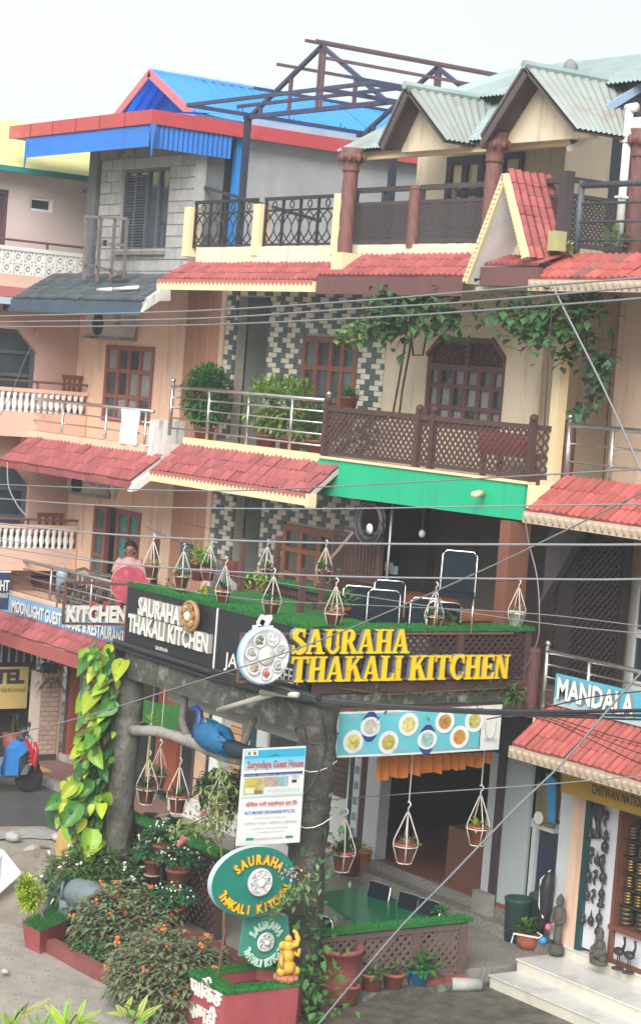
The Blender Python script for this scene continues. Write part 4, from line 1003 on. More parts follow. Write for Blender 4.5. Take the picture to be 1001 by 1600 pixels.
def serif_row(par, s, o, right, up, h, width, depth, face, side):
    adv = []; x = 0
    for c in s:
        if c == ' ': x += .32; continue
        g_, w_ = glyph(c); adv.append((g_, x)); x += w_+.035
    sx = width/(x-.035); n = right.cross(up).normalized()
    for g_, x0 in adv:
        b = MB()
        for k, poly in enumerate(g_):
            ar = sum(poly[i][0]*poly[(i+1) % len(poly)][1]-poly[(i+1) % len(poly)][0]*poly[i][1] for i in range(len(poly)))
            if ar < 0: poly = poly[::-1]
            P = [V(o)+right*((x0+p[0])*sx)+up*(p[1]*h)+n*(depth+k*.0012) for p in poly]; m_ = len(P)
            b.cur = 0
            if m_ <= 4: b.add(P, [list(range(m_))])
            else: b.add(P, [[i, i+1, m_-2-i, m_-1-i] for i in range(m_//2-1)])
            b.cur = 0; Q = [p-n*.03 for p in P]; b.add(P+Q, [[(i+1) % m_, i, i+m_, (i+1) % m_+m_] for i in range(m_)])
            b.cur = 1; P2 = [p-n*.031 for p in P]; Q2 = [p-n*(depth+k*.0012) for p in P]; b.add(P2+Q2, [[(i+1) % m_, i, i+m_, (i+1) % m_+m_] for i in range(m_)])
        b.build('letter', [face, side], par)
YEL = mat('yellow_letter_face', (.82,.56,.015), .4, .05, 4); YSIDE = mat('blue_grey_letter_side', (.20,.23,.26), .45)
XS_ = .12
ys = thing('restaurant_sign', 'big yellow serif letters reading SAURAHA THAKALI KITCHEN over the dark lattice', 'sign', (XS_, -2, 4))
a, a2 = fx(455, 1022, XS_), fx(637, 1020, XS_); serif_row(ys, 'SAURAHA', V((XS_-.08, a.y, a.z)), Y3, Z3, .30, a2.y-a.y, .10, YEL, YSIDE)
a, a2 = fx(453, 1066, XS_), fx(792, 1062, XS_); serif_row(ys, 'THAKALI KITCHEN', V((XS_-.08, a.y, a.z)), Y3, Z3, .31, a2.y-a.y, .10, YEL, YSIDE)
fr_ = [fx(379, 991, .06), fx(372, 1066, .06)]
y0_, zt0, zb0_ = fr_[0].y, fr_[0].z, fr_[1].z
for (p, q) in (((y0_, zt0), (-.3, zt0)), ((y0_, zb0_), (-.3, zb0_)), ((y0_, zb0_), (y0_, zt0)), ((y0_, (zb0_+zt0)/2), (-.3, (zb0_+zt0)/2))):
    MB().beam((.03, p[0], p[1]), (.03, q[0], q[1]), .025).build('frame_bar', RUST, ys)
rs = thing('round_dish_sign', 'large round sign of a plate with bowls beside the yellow letters', 'sign', (0,0,0))
cR = fx(408, 1023, .08); rs.location = cR; ORG[rs.name] = cR
dish(rs, cR, (1,0,0), .335, mat('pale_blue_rim', (.35,.5,.66), .4), mat('white_enamel', (.72,.74,.76), .35, .04), [FOOD[1], FOOD[6], FOOD[1], FOOD[2], FOOD[6], FOOD[5], FOOD[4]], .1, 7)
cT = fx(412, 984, .12)
q = MB(); q.box(.08, .14, cT.y-.14, cT.y+.12, cT.z-.05, cT.z+.05); q.ob(V((.11, cT.y, cT.z+.1)), V((.03,0,0)), V((0,.03,.05)), V((0,.06,-.03))); q.ob(V((.11, cT.y-.05, cT.z+.06)), V((.03,0,0)), V((0,.02,.06)), V((0,.03,-.01))); q.beam((.11, cT.y+.02, cT.z+.14), (.11, cT.y+.1, cT.z+.15), .05); q.build('tap_shape', mat('white_enamel', ()), rs)
# lattice of the side face (behind the yellow letters), dark boards, plants below
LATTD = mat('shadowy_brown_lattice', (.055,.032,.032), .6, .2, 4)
side = thing('lattice_screen', 'dark brown lattice screen of the terrace behind the yellow letters', 'screen', (0, -1.7, 3.9))
SF = SIDE(0.02)
for a, b_ in ((YT+.05, -2.3), (-2.28, -1.2), (-1.18, .0)):
    f = FM(SF); f.box(a, a+.09, -.01, .05, 3.88, 4.62); f.build('upright', LATT, side)
    lattice(side, SF, a+.09, b_, 3.98, 4.6, .0, .105, .034, .009, LATTD)
f = FM(SF); f.box(YT+.05, .02, -.012, .06, 3.86, 3.98); f.build('bottom_rail', LATT, side)
f = FM(SF); f.box(-.07, .02, -.01, .05, 3.88, 4.62); f.build('upright', LATT, side)
f = FM(SIDE(-.28)); f.box(YT+.2, -2.75, .0, .03, 3.88, 4.62); f.build('back_board', MAROON, side)
f = FM(SIDE(-.6)); f.box(-2.7, -1.15, .0, .03, 3.9, 4.45); f.build('light_gap_board', mat('light_gap_white', (.6,.6,.58), .7, .2, 9), side)  # added board, its pale colour stands in for light through the lattice
f = FM(SIDE(-.28)); f.box(-.9, .0, .0, .03, 4.2, 4.62); f.build('back_board', mat('dark_plum_board', (.06,.045,.05), .6), side)
b = twisted(MB(), (.05, .08, 0), .09, 3.5, 4.36, 9, 1.5); b.ball((.05, .08, 4.36), .1, 8, sz=.6); single('terracotta_post', b, mat('dusky_maroon_paint', (.12,.052,.05), .6, .15, 4), 'short twisted terracotta post between the terrace and the blue MANDALA sign', 'post', smooth=True)
# ---------------- rooms behind the terrace
bk = 2.4
PLK = mat('grey_brown_plywood', (.13,.11,.095), .6, .12, 2, stain=(.13,.11,.1), sscale=1, samt=.4)
DPL = mat('dark_red_brown_planks', (.10,.055,.055), .6, .15, 3)
inn = thing('sheltered_room', 'dark open room behind the terrace with plywood panels', 'room', (-4, bk, 3.9))
MB().box(XL1, .1, bk+.05, bk+.2, ZD, 6.2).build('back_wall', DPL, inn)
for (p, q) in ((622, 668), (679, 742), (746, 792)):
    xa, xb2 = fy(p, 900, bk).x, fy(q, 900, bk).x; MB().box(xa, xb2, bk-.02, bk+.04, ZD, fy(p+8, 838, bk).z).build('panel', PLK, inn)
MB().box(fy(671,900,bk).x-.03, fy(671,900,bk).x+.12, bk-.06, bk+.04, ZD, 6.1).build('upright', DARKW, inn)
col_ = MB().box(-.62, -.40, -.12, .22, ZD, 6.0); single('brown_column', col_, mat('orange_brown_paint', (.21,.085,.055), .6, .12, 2, stain=(.2,.08,.05), sscale=1.5, samt=.5), 'square orange-brown column under the green fascia at the terrace end', 'column')
MB().box(-.42, .9, .75, .85, ZD-.3, 6.2).build('stair_wall', mat('shaded_stair_boards', (.028,.020,.022), .6, .2, 2), inn)  # shade of the sheltered stair corner put into the dark board colour
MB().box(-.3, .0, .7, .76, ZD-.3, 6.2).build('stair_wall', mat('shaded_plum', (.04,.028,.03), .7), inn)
st = fy(845, 945, .6), fy(905, 842, .6)
MB().prism([st[0], st[1], V((st[1].x, .6, st[1].z+.5)), V((-.5,.6,st[1].z+.5)), V((-.5,.6,st[0].z))], (0,.1,0)).build('stair_panel', mat('grey_plum_board', (.09,.075,.085), .6), inn)
MB().beam(st[0], st[1], .05, .12, up=Y3).build('stair_string', mat('grey_plum_board', ()), inn)
lattice(inn, None, -.38, .85, 3.75, 5.85, .70, .1, .03, .02, mat('very_dark_lattice', (.04,.028,.03), .6))
MB().box(XL1-.02, XL1+.06, YW-.05, YW+.4, 3.6, 6.3).build('corner_post', MAROON, inn)
# tall lattice door panel with slim pipe, cable coil, lamp
ld = thing('lattice_door', 'tall dark lattice panel standing beside the brick wall under the green fascia', 'panel', (-5, .4, 3.9))
xa, xb2 = fy(515, 900, .35).x, fy(592, 900, .35).x
fr2 = None
zz0, zz1 = ZD, fy(560, 835, .35).z
for x in (xa, xb2-.07): MB().box(x, x+.07, .33, .4, zz0, zz1).build('stile', LATT, ld)
for z in (zz0, (zz0+zz1)/2+.1, zz1-.07): MB().box(xa+.07, xb2-.07, .335, .395, z, z+.07).build('cross_rail', LATT, ld)
lattice(ld, None, xa+.07, xb2-.07, zz0+.07, (zz0+zz1)/2+.1, .345, .085, .03, .02, LATT)
gq = MB()
for i in range(13): gq.box(xa+.09+i*(xb2-xa-.18)/12-.025, xa+.09+i*(xb2-xa-.18)/12+.025, .35, .37, (zz0+zz1)/2+.17, zz1-.07)
for i in range(8): z = (zz0+zz1)/2+.19+i*(zz1-zz0)/2/8.5; gq.box(xa+.07, xb2-.07, .37, .385, z-.02, z+.025)
gq.build('square_lattice', LATT, ld, kind='stuff')
pA, pB = fy(597, 990, .3), fy(605, 800, .3)
single('steel_pole', MB().tube([pA, (pA.x, .3, 6.1)], .022, 8), STEELD, 'thin steel pole beside the tall lattice panel', 'pole', smooth=True)
pA, pB = fy(518, 872, .2), fy(552, 832, .2)
single('steel_brace', MB().beam(pA, pB, .05, .03, up=Y3), STEELD, 'diagonal steel brace in front of the orange-brown window', 'brace')
cc = fy(578, 815, .1); cm = thing('cable_coil', 'big coil of black cable hanging under the green fascia', 'cable', cc)
for k in range(7):
    r_ = .27+random.uniform(-.05,.06); off = V((random.uniform(-.05,.05), random.uniform(-.04,.04), random.uniform(-.04,.03)))
    MB().tube([cc+off+V((r_*math.cos(i*math.pi/12)*1.05, 0, r_*math.sin(i*math.pi/12))) for i in range(25)], .016, 5).build('loop', [BLACKM, mat('dark_grey_cable', (.08,.085,.09), .5), BLACKM][k % 3], cm, True)
lp = fy(580, 824, .05); lt = thing('flood_lamp', 'small white flood lamp inside the cable coil', 'lamp', lp)
MB().lathe([(.02,0),(.065,.06),(.08,.1),(.0,.095)], lp, 10, axis=(X3, Z3, V((.6,-.8,-.2)).normalized())).build('shade', WHITE, lt, True)
bp_ = fy(659, 834, .5); bt = thing('light_bulb', 'bare bulb hanging under the green fascia', 'bulb', bp_)
MB().ball(bp_, .05, 7, sz=1.2).build('bulb', mat('milky_glass', (.7,.7,.68), .2), bt, True); MB().tube([bp_+Z3*.05, bp_+Z3*.5], .018, 6).build('cord', BLACKM, bt)
sw_ = fy(608, 885, .9); t = thing('switch_box', 'pale blue switch boxes on the dark wall of the open room', 'switch box', sw_)
for dx, dz in ((0,0),(.13,-.04)): MB().box(sw_.x+dx-.06, sw_.x+dx+.06, .86, .92, sw_.z+dz-.06, sw_.z+dz+.06).build('box', mat('pale_blue_plastic', (.35,.55,.62), .5), t)
# ---------------- chairs, tables
CHR = mat('chrome_tube', (.65,.65,.65), .2, .05, 5, metal=.9); BLKV = mat('black_vinyl', (.010,.016,.024), .7, .15, 6, spec=.08)
def chair_proto():
    t = thing('terrace_chair', 'black padded chair with chrome tube frame', 'chair', (0,0,0), 'black chrome framed chairs')
    w_ = .22
    MB().tube([(-w_,.0,0),(-w_,-.02,.45),(-w_,.03,.7),(-w_,.07,.93),(-w_+.05,.075,.985),(w_-.05,.075,.985),(w_,.07,.93),(w_,.03,.7),(w_,-.02,.45),(w_,.0,0)], .014, 6).build('back_frame', CHR, t, True)
    b = MB(); 
    pts = [(.0,.5),(.03,.7),(.065,.96)]
    b.prism([(-w_+.015,.0-.02,.5),(-w_+.015,.03-.03,.7),(-w_+.015,.045,.9),(-w_+.015,.05,.965),(-w_+.015,.085,.965),(-w_+.015,.075,.9),(-w_+.015,.05,.7),(-w_+.015,.02,.5)], (2*w_-.03,0,0)); b.build('backrest', BLKV, t)
    MB().box(-w_, w_, -.44, -.0, .43, .485).build('seat', BLKV, t)
    for s in (-1, 1): MB().tube([(s*w_,-.42,0),(s*w_,-.42,.42),(s*w_,-.05,.43)], .013, 6).build('leg', CHR, t, True)
    return t
ch0 = chair_proto(); ch_used = [0]
def chair(p, rz, label, group='black chrome framed chairs', s=1.):
    if not ch_used[0]:
        ch_used[0] = 1; ch0.matrix_basis = T(p, rz, s); ch0['label'] = label; ch0['group'] = group; return ch0
    return copy_of(ch0, T(p, rz, s), label, group)
def chair_top(px, py, ztop, rz, label, base=ZD):
    q = fz(px, py, ztop); chair((q.x, q.y, ztop-.985), rz, label)
chair_top(562, 917, ZD+1.0, math.radians(55), 'black chrome chair, leftmost of those behind the turf edge')
chair_top(601, 923, ZD+1.0, math.radians(55), 'black chrome chair standing in front of the orange table')
chair_top(610, 908, ZD+1.02, math.radians(55), 'black chrome chair mostly hidden behind another beside the orange table')
chair_top(668, 936, ZD+1.0, math.radians(52), 'black chrome chair left of the hanging pot over the turf')
chair_top(695, 942, ZD+1.0, math.radians(52), 'black chrome chair right of the hanging pot over the turf')
ORT = mat('orange_brown_table_top', (.36,.13,.055), .4, .12, 3); ORT2 = mat('red_brown_table_side', (.25,.085,.05), .5, .12, 3)
def table(name, label, x0, x1, y0, y1, z, h, mt, ml, panel=False, group='terrace tables'):
    t = thing(name, label, 'table', ((x0+x1)/2, (y0+y1)/2, z), group)
    MB().box(x0, x1, y0, y1, z+h-.05, z+h).build('table_top', mt, t)
    if panel: MB().box(x0+.03, x1-.03, y0+.03, y1-.03, z, z+h-.051).build('base', ml, t)
    else:
        for x in (x0+.05, x1-.05):
            for y in (y0+.05, y1-.05): MB().box(x-.03, x+.03, y-.03, y+.03, z, z+h-.05).build('leg', ml, t)
    return t
q = fz(640, 930, ZD+.74); table('orange_table', 'orange-brown table behind the chairs of the terrace', q.x-.5, q.x+.5, q.y-.5, q.y+.5, ZD, .74, ORT, ORT2)
q = fz(745, 958, ZD+.76); t2 = table('orange_table', 'red-brown counter table carrying an upturned chair next to the column', q.x-.45, q.x+.45, q.y-.62, q.y+.45, ZD, .76, ORT, ORT2, True)
q2 = fz(719, 862, ZD+.765+.985); chair((q2.x, q2.y, ZD+.765), math.radians(50), 'tall black chair standing on the red-brown counter table')
q = fz(505, 972, 4.6); GT = mat('glossy_green_table', (.012,.17,.06), .18, .1, 3)
table('green_table', 'green topped table at the terrace corner behind the turf', -2.3, -.42, -3.05, -2.2, ZD, .80, TURFG, DARKW)
q = fz(455, 950, 4.62); table('green_table', 'green topped table behind the row of hanging pots', -4.0, -2.5, -2.6, -1.7, ZD, .78, TURFG, DARKW)
lr = thing('lattice_divider', 'low dark lattice divider with turf top in the middle of the terrace', 'divider', (-3, -1.2, ZD))
yv = -.6
xa = fy(372, 925, yv).x; xb2 = fy(520, 960, yv).x
lattice(lr, None, xa, xb2, ZD+.05, 4.5, yv, .1, .03, .02, LATT); MB().box(xa, xb2, yv-.04, yv+.06, 4.5, 4.62).build('top_rail', DARKW, lr)
turf(lr, xa, xb2, yv-.12, yv+.14, 4.68, 900)
# ---------------- hanging pots
ROPE = mat('white_macrame_rope', (.66,.60,.54), .9, .06, 8); POT = mat('terracotta_plastic_pot', (.33,.095,.065), .5, .14, 4); POTW = mat('white_plastic_pot', (.78,.76,.70), .5, .05, 4)
SOIL = mat('potting_soil', (.05,.04,.03), 1, .3, 20)
LEAF = mat('mid_green_leaf', (.075,.16,.035), .5, .3, 6); LEAFD = mat('dark_green_leaf', (.03,.085,.03), .5, .3, 6); LEAFY = mat('yellow_green_leaf', (.30,.40,.035), .5, .25, 6); STEMM = mat('plant_stem', (.13,.12,.05), .8, .2, 6)
def leaf(b, p, d, L, w, droop=.25, up=Z3, fold=.12):
    d = V(d).normalized(); s = d.cross(up); s = s.normalized() if s.length > .05 else X3.copy(); n = s.cross(d)
    p = V(p); m = p+d*L*.5-Z3*L*droop*.25; t = p+d*L-Z3*L*droop
    b.add([p, m+s*w/2+n*w*fold, t, m-s*w/2+n*w*fold, m], [(0,4,1),(4,2,1),(0,3,4),(3,2,4)])
def tuft(p, r, n, L, w, m, par, name='foliage', spread=1., droop=.35, stems=True):
    b = MB(); p = V(p)
    for i in range(n):
        a = random.uniform(0, 6.28); e = random.uniform(.15, 1.4)
        d = V((math.cos(a)*math.cos(e)*spread, math.sin(a)*math.cos(e)*spread, math.sin(e)))
        q = p+V((random.uniform(-r,r)*.5, random.uniform(-r,r)*.5, 0))+d*random.uniform(0, r)
        leaf(b, q, d+V((random.uniform(-.4,.4), random.uniform(-.4,.4), 0)), L*random.uniform(.6,1.2), w*random.uniform(.7,1.2), droop)
    return b.build(name, m, par, kind='stuff')
def hanging_proto():
    t = thing('hanging_pot', 'hanging pot', 'hanging pot', (0,0,0), 'flower pots hanging in white rope')
    MB().lathe([(.075,0),(.08,.0),(.115,.2),(.13,.2),(.13,.245),(.115,.245),(.105,.2),(.0,.2)], (0,0,0), 14).build('pot', POT, t, True)
    rp = MB()
    for z, r in ((.21,.15),(.0,.085)): rp.tube([(r*math.cos(i*math.pi/6), r*math.sin(i*math.pi/6), z) for i in range(13)], .008, 5)
    for k in range(4):
        a = math.pi/4+k*math.pi/2; rp.tube([(.085*math.cos(a), .085*math.sin(a), .0), (.15*math.cos(a), .15*math.sin(a), .21), (.145*math.cos(a), .145*math.sin(a), .28), (.012*math.cos(a), .012*math.sin(a), .62)], .008, 5)
    rp.build('rope_cradle', ROPE, t, True)
    MB().tube([(0,0,.6), (0,0,.68), (.025,0,.70), (.03,0,.73), (0,0,.76), (-.02,0,.735)], .009, 5).build('hook', WHITE, t, True)
    return t
hp0 = hanging_proto(); hp_n = [0]; HPOTS = []
def hang(p, label, rz=0., s=.8, white=False, plant='small', rope_to=None, group='flower pots hanging in white rope'):
    m = T(p, rz, s)
    if hp_n[0] == 0: hp0.matrix_basis = m; hp0['label'] = label; hp0['group'] = group; t = hp0
    else:
        src = [c for c in hp0.children if c.name.split('.')[0] not in ('foliage', 'long_rope')]
        t = hp0.copy(); COL.objects.link(t); t.matrix_basis = m; t['label'] = label; t['group'] = group
        for ch in src: c = ch.copy(); COL.objects.link(c); c.parent = t
    hp_n[0] += 1; ORG[t.name] = V((0,0,0))
    if white:
        for c in t.children:
            if c.name.startswith('pot'): c.data = c.data.copy(); c.data.materials[0] = POTW
    pr = {'small': (.12, 60, .16, .055, LEAF), 'spiky': (.09, 60, .28, .026, LEAFD), 'bright': (.07, 16, .2, .06, LEAFY), 'big': (.1, 20, .24, .13, LEAF), 'dry': (.10, 44, .18, .03, mat('dry_leaf', (.3,.25,.13), .8))}[plant]
    f_ = tuft((0,0,.2), pr[0], pr[1], pr[2], pr[3], pr[4], None); f_.parent = t
    if rope_to is not None:
        o = MB().tube([V((0,0,.74)), V((0,0,.74+(rope_to-p[2]-.74*s)/s))], .008, 5).build('long_rope', ROPE, None); o.parent = t
    HPOTS.append(V(p)+Z3*.75*s); return t
def hangF(px, py, y, *a, **k): p = fy(px, py, y); return hang((p.x, p.y, p.z), *a, **k)
def hangX(px, py, x, *a, **k): p = fx(px, py, x); return hang((p.x, p.y, p.z), *a, **k)
L1_ = hangF(283, 920, -3.3, 'hanging terracotta pot with trailing sprigs above the left black sign', 0.3, plant='small')
hangF(348, 944, -3.3, 'hanging terracotta pot right above the white strip between the black boards', .7, plant='spiky')
hangF(423, 963, -3.3, 'hanging terracotta pot above the round dish sign', .2, plant='spiky')
hangX(520, 980, -.12, 'hanging terracotta pot above the first yellow letters', .5, plant='dry')
hangX(676, 984, -.12, 'hanging terracotta pot with a small plant in front of two chairs', .2, plant='small')
hangX(805, 978, -.12, 'white hanging pot in front of the brown column', .4, white=True, plant='dry')
hangF(505, 910, -.6, 'hanging terracotta pot with big leaf before the orange-brown window', .4, plant='big')
hangF(414, 907, -.6, 'hanging terracotta pot before the door recess and brick wall', .1, plant='small')
hangF(325, 908, -2.0, 'hanging terracotta pot with spiky plant before the brown cladding', .5, plant='spiky')
hangF(236, 904, -3.3, 'hanging terracotta pot beside the red table top', .5, plant='dry')
# posts that carry the pots, thin wire between them
PO = mat('dark_maroon_post', (.11,.05,.045), .6, .15, 4)
for (px, py, pyt, y, lab) in ((240, 912, 842, -3.2, 'thin dark post at the left end of the turf ledge'), (468, 970, 888, -2.6, 'thin dark post over the green table'), (372, 960, 840, -2.0, 'thin dark post left of the white cloth'), (430, 905, 838, -.6, 'thin dark post before the brick wall on the terrace'), (500, 965, 890, -1.2, 'thin dark post beside the lattice divider')):
    p = fy(px, py, y); z = fy(px+4, pyt, y).z
    single('terrace_post', MB().box(p.x-.035, p.x+.035, y-.035, y+.035, ZD, z), PO, lab, 'post', 'thin posts on the terrace')
def wire(name, pts, r, m, label, sag=0., cat='cable', group=None, n=14):
    P = [V(p) for p in pts]; out = []
    for i in range(len(P)-1):
        for k in range(n): t_ = k/n; q = P[i].lerp(P[i+1], t_); q.z -= sag*4*t_*(1-t_); out.append(q)
    out.append(P[-1]); return single(name, MB().tube(out, r, 5), m, label, cat, group, True)
hz = 4.72+.70
wire('hanging_wire', [(XTL, -3.3, hz+.05), (-3.31, -3.3, HPOTS[0].z), (-2.25, -3.3, HPOTS[1].z), (-1.09, -3.3, HPOTS[2].z), (-.12, HPOTS[3].y, HPOTS[3].z), (-.12, HPOTS[4].y, HPOTS[4].z), (-.12, HPOTS[5].y, HPOTS[5].z), (-.5, .0, HPOTS[5].z+.05)], .004, BLACKM, 'thin wire round the terrace edge from which the flower pots hang', 0.01)
wire('hanging_wire', [(-8, -.6, HPOTS[7].z+.03), (HPOTS[7].x, -.6, HPOTS[7].z), (HPOTS[6].x, -.6, HPOTS[6].z), (-4, -.6, HPOTS[6].z)], .004, BLACKM, 'thin wire before the brick wall from which two pots hang', 0.01)
# planting on the turf ledge and behind it
def leaf_pot(px, py, y, label, m, n=40, L=.22, w=.07, r=.14, potr=.13, plane='y'):
    p = fy(px, py, y) if plane == 'y' else fx(px, py, y)
    t = thing('potted_plant', label, 'plant', p, 'plants on the terrace')
    MB().lathe([(potr*.7,-.25),(potr,-.02),(potr*1.1,-.02),(potr*1.1,.02),(potr*.9,.02),(.0,.0)], p, 12).build('pot', POT, t, True)
    tuft(p, r, n, L, w, m, t); return t
leaf_pot(315, 945, -3.0, 'yellow-green leafy plant on the turf behind the left black sign', LEAFY, 40, .26, .08)
leaf_pot(312, 880, -2.0, 'bright green bushy plant before the brown cladding on the terrace', mat('fresh_green_leaf', (.13,.30,.03), .5, .25, 6), 120, .14, .05, .22)
leaf_pot(395, 925, -1.2, 'yellowish ground plants on the middle divider', LEAFY, 60, .16, .04, .25)
leaf_pot(532, 950, -1.0, 'green plant behind the hanging pot at the terrace corner', LEAF, 60, .2, .07, .2, plane='x')
leaf_pot(700, 975, -.35, 'small green plants along the turf between the chairs', LEAF, 40, .14, .05, .2, plane='x')
leaf_pot(275, 925, -3.1, 'trailing thin plant hanging over the left black sign', LEAFD, 50, .15, .03, .22)
# ================================================================== ground floor of the restaurant
YG = 1.2
TEALD = mat('dark_teal_paint', (.018,.075,.09), .5, .12, 2)
gr_ = thing('restaurant_shopfront', 'open restaurant front at street level with white pillars and terracotta floor', 'shopfront', (-3, YG, .5))
STONE = mat('wavy_porch_tile', (.27,.255,.235), .5, .14, 2, .15, 30)
def wavy(m):
    t = m.node_tree; b = t.nodes['Principled BSDF']; src = b.inputs['Base Color'].links[0].from_socket
    tc = t.nodes.new('ShaderNodeTexCoord'); vo = t.nodes.new('ShaderNodeTexVoronoi'); vo.inputs['Scale'].default_value = 2.2; t.links.new(tc.outputs['Object'], vo.inputs['Vector'])
    ma = t.nodes.new('ShaderNodeMath'); ma.operation = 'MULTIPLY'; ma.inputs[1].default_value = 42; t.links.new(vo.outputs['Distance'], ma.inputs[0])
    sn = t.nodes.new('ShaderNodeMath'); sn.operation = 'SINE'; t.links.new(ma.outputs[0], sn.inputs[0])
    rg = t.nodes.new('ShaderNodeMapRange'); rg.inputs[1].default_value = -1; rg.inputs[2].default_value = 1; rg.inputs[3].default_value = .84; rg.inputs[4].default_value = 1.12; t.links.new(sn.outputs[0], rg.inputs[0])
    vm = t.nodes.new('ShaderNodeVectorMath'); vm.operation = 'SCALE'; t.links.new(src, vm.inputs[0]); t.links.new(rg.outputs[0], vm.inputs[3]); t.links.new(vm.outputs[0], b.inputs['Base Color'])
wavy(STONE)
TERF = mat('terracotta_floor_tile', (.30,.12,.075), .45, .14, 2, .05)
WARMW = mat('bluish_white_pillar', (.62,.66,.68), .6, .06, 2, stain=(.4,.4,.38), sscale=1.5, samt=.4)
MB().prism([(-4.5, YT+.05, .002), (-.02, YT+.05, .002), (-.02, YG-.002, .002), (-9.5, YG-.002, .002), (-9.5, .2, .002)], (0, 0, .198)).build('porch_floor', STONE, gr_)
MB().box(-9.5, .16, YG-.25, YG+.02, .2, .36).build('step', STONE, gr_)
MB().box(-5.6, .5, YG, YG+.06, .2, .5).build('threshold', STONE, gr_)
MB().box(-9.0, .5, YG+.06, 7.5, .3, .497).build('room_floor', TERF, gr_)
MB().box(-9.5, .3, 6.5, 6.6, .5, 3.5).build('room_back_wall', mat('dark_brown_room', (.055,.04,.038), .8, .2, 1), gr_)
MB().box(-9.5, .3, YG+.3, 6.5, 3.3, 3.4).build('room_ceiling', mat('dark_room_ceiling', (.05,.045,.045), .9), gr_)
gx = lambda px, py=1300: fy(px, py, YG).x
def pil(p0, p1, m, z0=.5, z1=3.3, y0=YG, t=.2, name='pillar', py=1300): return MB().box(gx(p0,py), gx(p1,py), y0, y0+t, z0, z1).build(name, m, gr_)
pil(566, 588, WARMW); pil(548, 558, WHITE, name='striped_post', y0=YG-.03); pil(541, 547.5, TEALD, name='teal_post', y0=YG-.04); pil(558.5, 565.5, DARKW, y0=YG-.01)
for k in range(9): MB().box(gx(549.5), gx(556), YG-.036, YG-.031, .75+k*.24, .87+k*.24).build('stripe', mat('faded_blue_stripe', (.25,.38,.5), .6), gr_)
# rolling shutter between the trunk and the teal post
for k in range(22): MB().box(gx(478), gx(540.5), YG+.04, YG+.08, 1.25+k*.095, 1.25+k*.095+.085).build('shutter_slat', mat('brown_shutter', (.12,.085,.07), .6, .2, 2), gr_)
MB().box(gx(478), gx(540.5), YG+.03, YG+.1, .5, 1.24).build('white_panel', WHITE, gr_)
# right side pillars and door panels
pil(757, 770, WARMW, z1=3.2); pil(770.5, 781, mat('plum_door_post', (.075,.05,.06), .6), z0=.3, y0=YG-.02); pil(781.5, 822, mat('pale_blue_door_panel', (.50,.57,.60), .5, .05, 1), y0=YG+.02, z0=.56, t=.05, name='door_panel')
MB().box(gx(781.5), gx(822), YG+.01, YG+.09, .5, .559).build('door_base', mat('brick_red_base', (.3,.09,.06), .6), gr_)
MB().box(gx(755), gx(783), YG-.12, YG-.021, .3, .66).build('pillar_base', CONC, gr_)
MB().box(gx(735,1250), .2, YG-.35, YG-.2, 2.72, 3.28).build('fascia_panel', mat('black_panel', (.03,.03,.035), .4), gr_)
# brown counter
q0, q1 = fz(694, 1376, .5), fz(757, 1398, .5); yc = q0.y
MB().box(q0.x, fy(757,1390,yc).x, yc, yc+.6, .5, fy(700,1289,yc).z).build('counter', mat('brown_counter_front', (.20,.09,.06), .5, .12, 2), gr_)
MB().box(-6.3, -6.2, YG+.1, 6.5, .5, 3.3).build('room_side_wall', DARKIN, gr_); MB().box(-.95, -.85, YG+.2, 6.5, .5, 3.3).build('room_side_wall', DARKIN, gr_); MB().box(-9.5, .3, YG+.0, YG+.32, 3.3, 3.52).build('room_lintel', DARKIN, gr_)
# some furniture and shelves in the dark room
for (x, y, w_, h_) in ((-5.6, 4.5, .8, .75), (-3.2, 4.8, .9, .75), (-5.0, 5.8, .5, 1.6), (-2.2, 5.5, .7, 1.9)):
    MB().box(x, x+w_, y, y+.5, .5, .5+h_).build('dark_cabinet', mat('very_dark_wood', (.04,.028,.024), .5), gr_)
# orange valance
vb = FM(SIDE(-.35)); y0, y1 = fx(588, 1200, -.35).y, fx(765, 1180, -.35).y; zt_a, zt_b = fx(588, 1183, -.35).z, fx(765, 1175, -.35).z
n = 90; zb_ = []
b = MB()
for i in range(n+1):
    t_ = i/n; y = y0+(y1-y0)*t_; ph = math.sin(t_*75+2*math.sin(t_*9)); zt_ = zt_a+(zt_b-zt_a)*t_; dr = .30-.13*t_
    for (zz, am) in ((zt_, .015), (zt_-dr*.5, .04), (zt_-dr-.02*math.sin(t_*37), .055)): b.v.append(V((-.35+am*ph, y, zz)))
for i in range(n):
    for k in range(2): a = i*3+k; b.f.append([a, a+3, a+4, a+1]); b.mi.append(0)
single('orange_valance', b, mat('orange_cloth', (.62,.20,.03), .8, .1, 4), 'orange pleated cloth valance under the blue menu banner', 'curtain', smooth=True)
# menu banner
mb_ = thing('menu_banner', 'light blue menu banner with photos of dishes above the restaurant entrance', 'banner', (.1, -1.7, 3.4))
XM = .1; CY = mat('cyan_print', (.13,.52,.60), .45, .08, 1.2); WP = mat('white_print', (.74,.76,.76), .5, .04, 2)
ya, yb2 = fx(526, 1115, XM).y, fx(784, 1103, XM).y; zlo, zhi = fx(520, 1184, XM).z, fx(526, 1113, XM).z; zhr, zlr = fx(784, 1101, XM).z, fx(778, 1171, XM).z
def bq(s_, t_): return V((XM+.05*math.sin(math.pi*s_), ya+(yb2-ya)*s_, (zlo+(zlr-zlo)*s_)*(1-t_)+(zhi+(zhr-zhi)*s_)*t_))
def bpatch(name, s0, s1, t0, t1, m, off, n_=10):
    b = MB()
    for i in range(n_+1):
        for t_ in (t0, t1): b.v.append(bq(s0+(s1-s0)*i/n_, t_)+X3*off)
    for i in range(n_): b.f.append([2*i, 2*i+2, 2*i+3, 2*i+1]); b.mi.append(0)
    return b.build(name, m, mb_)
b = MB()
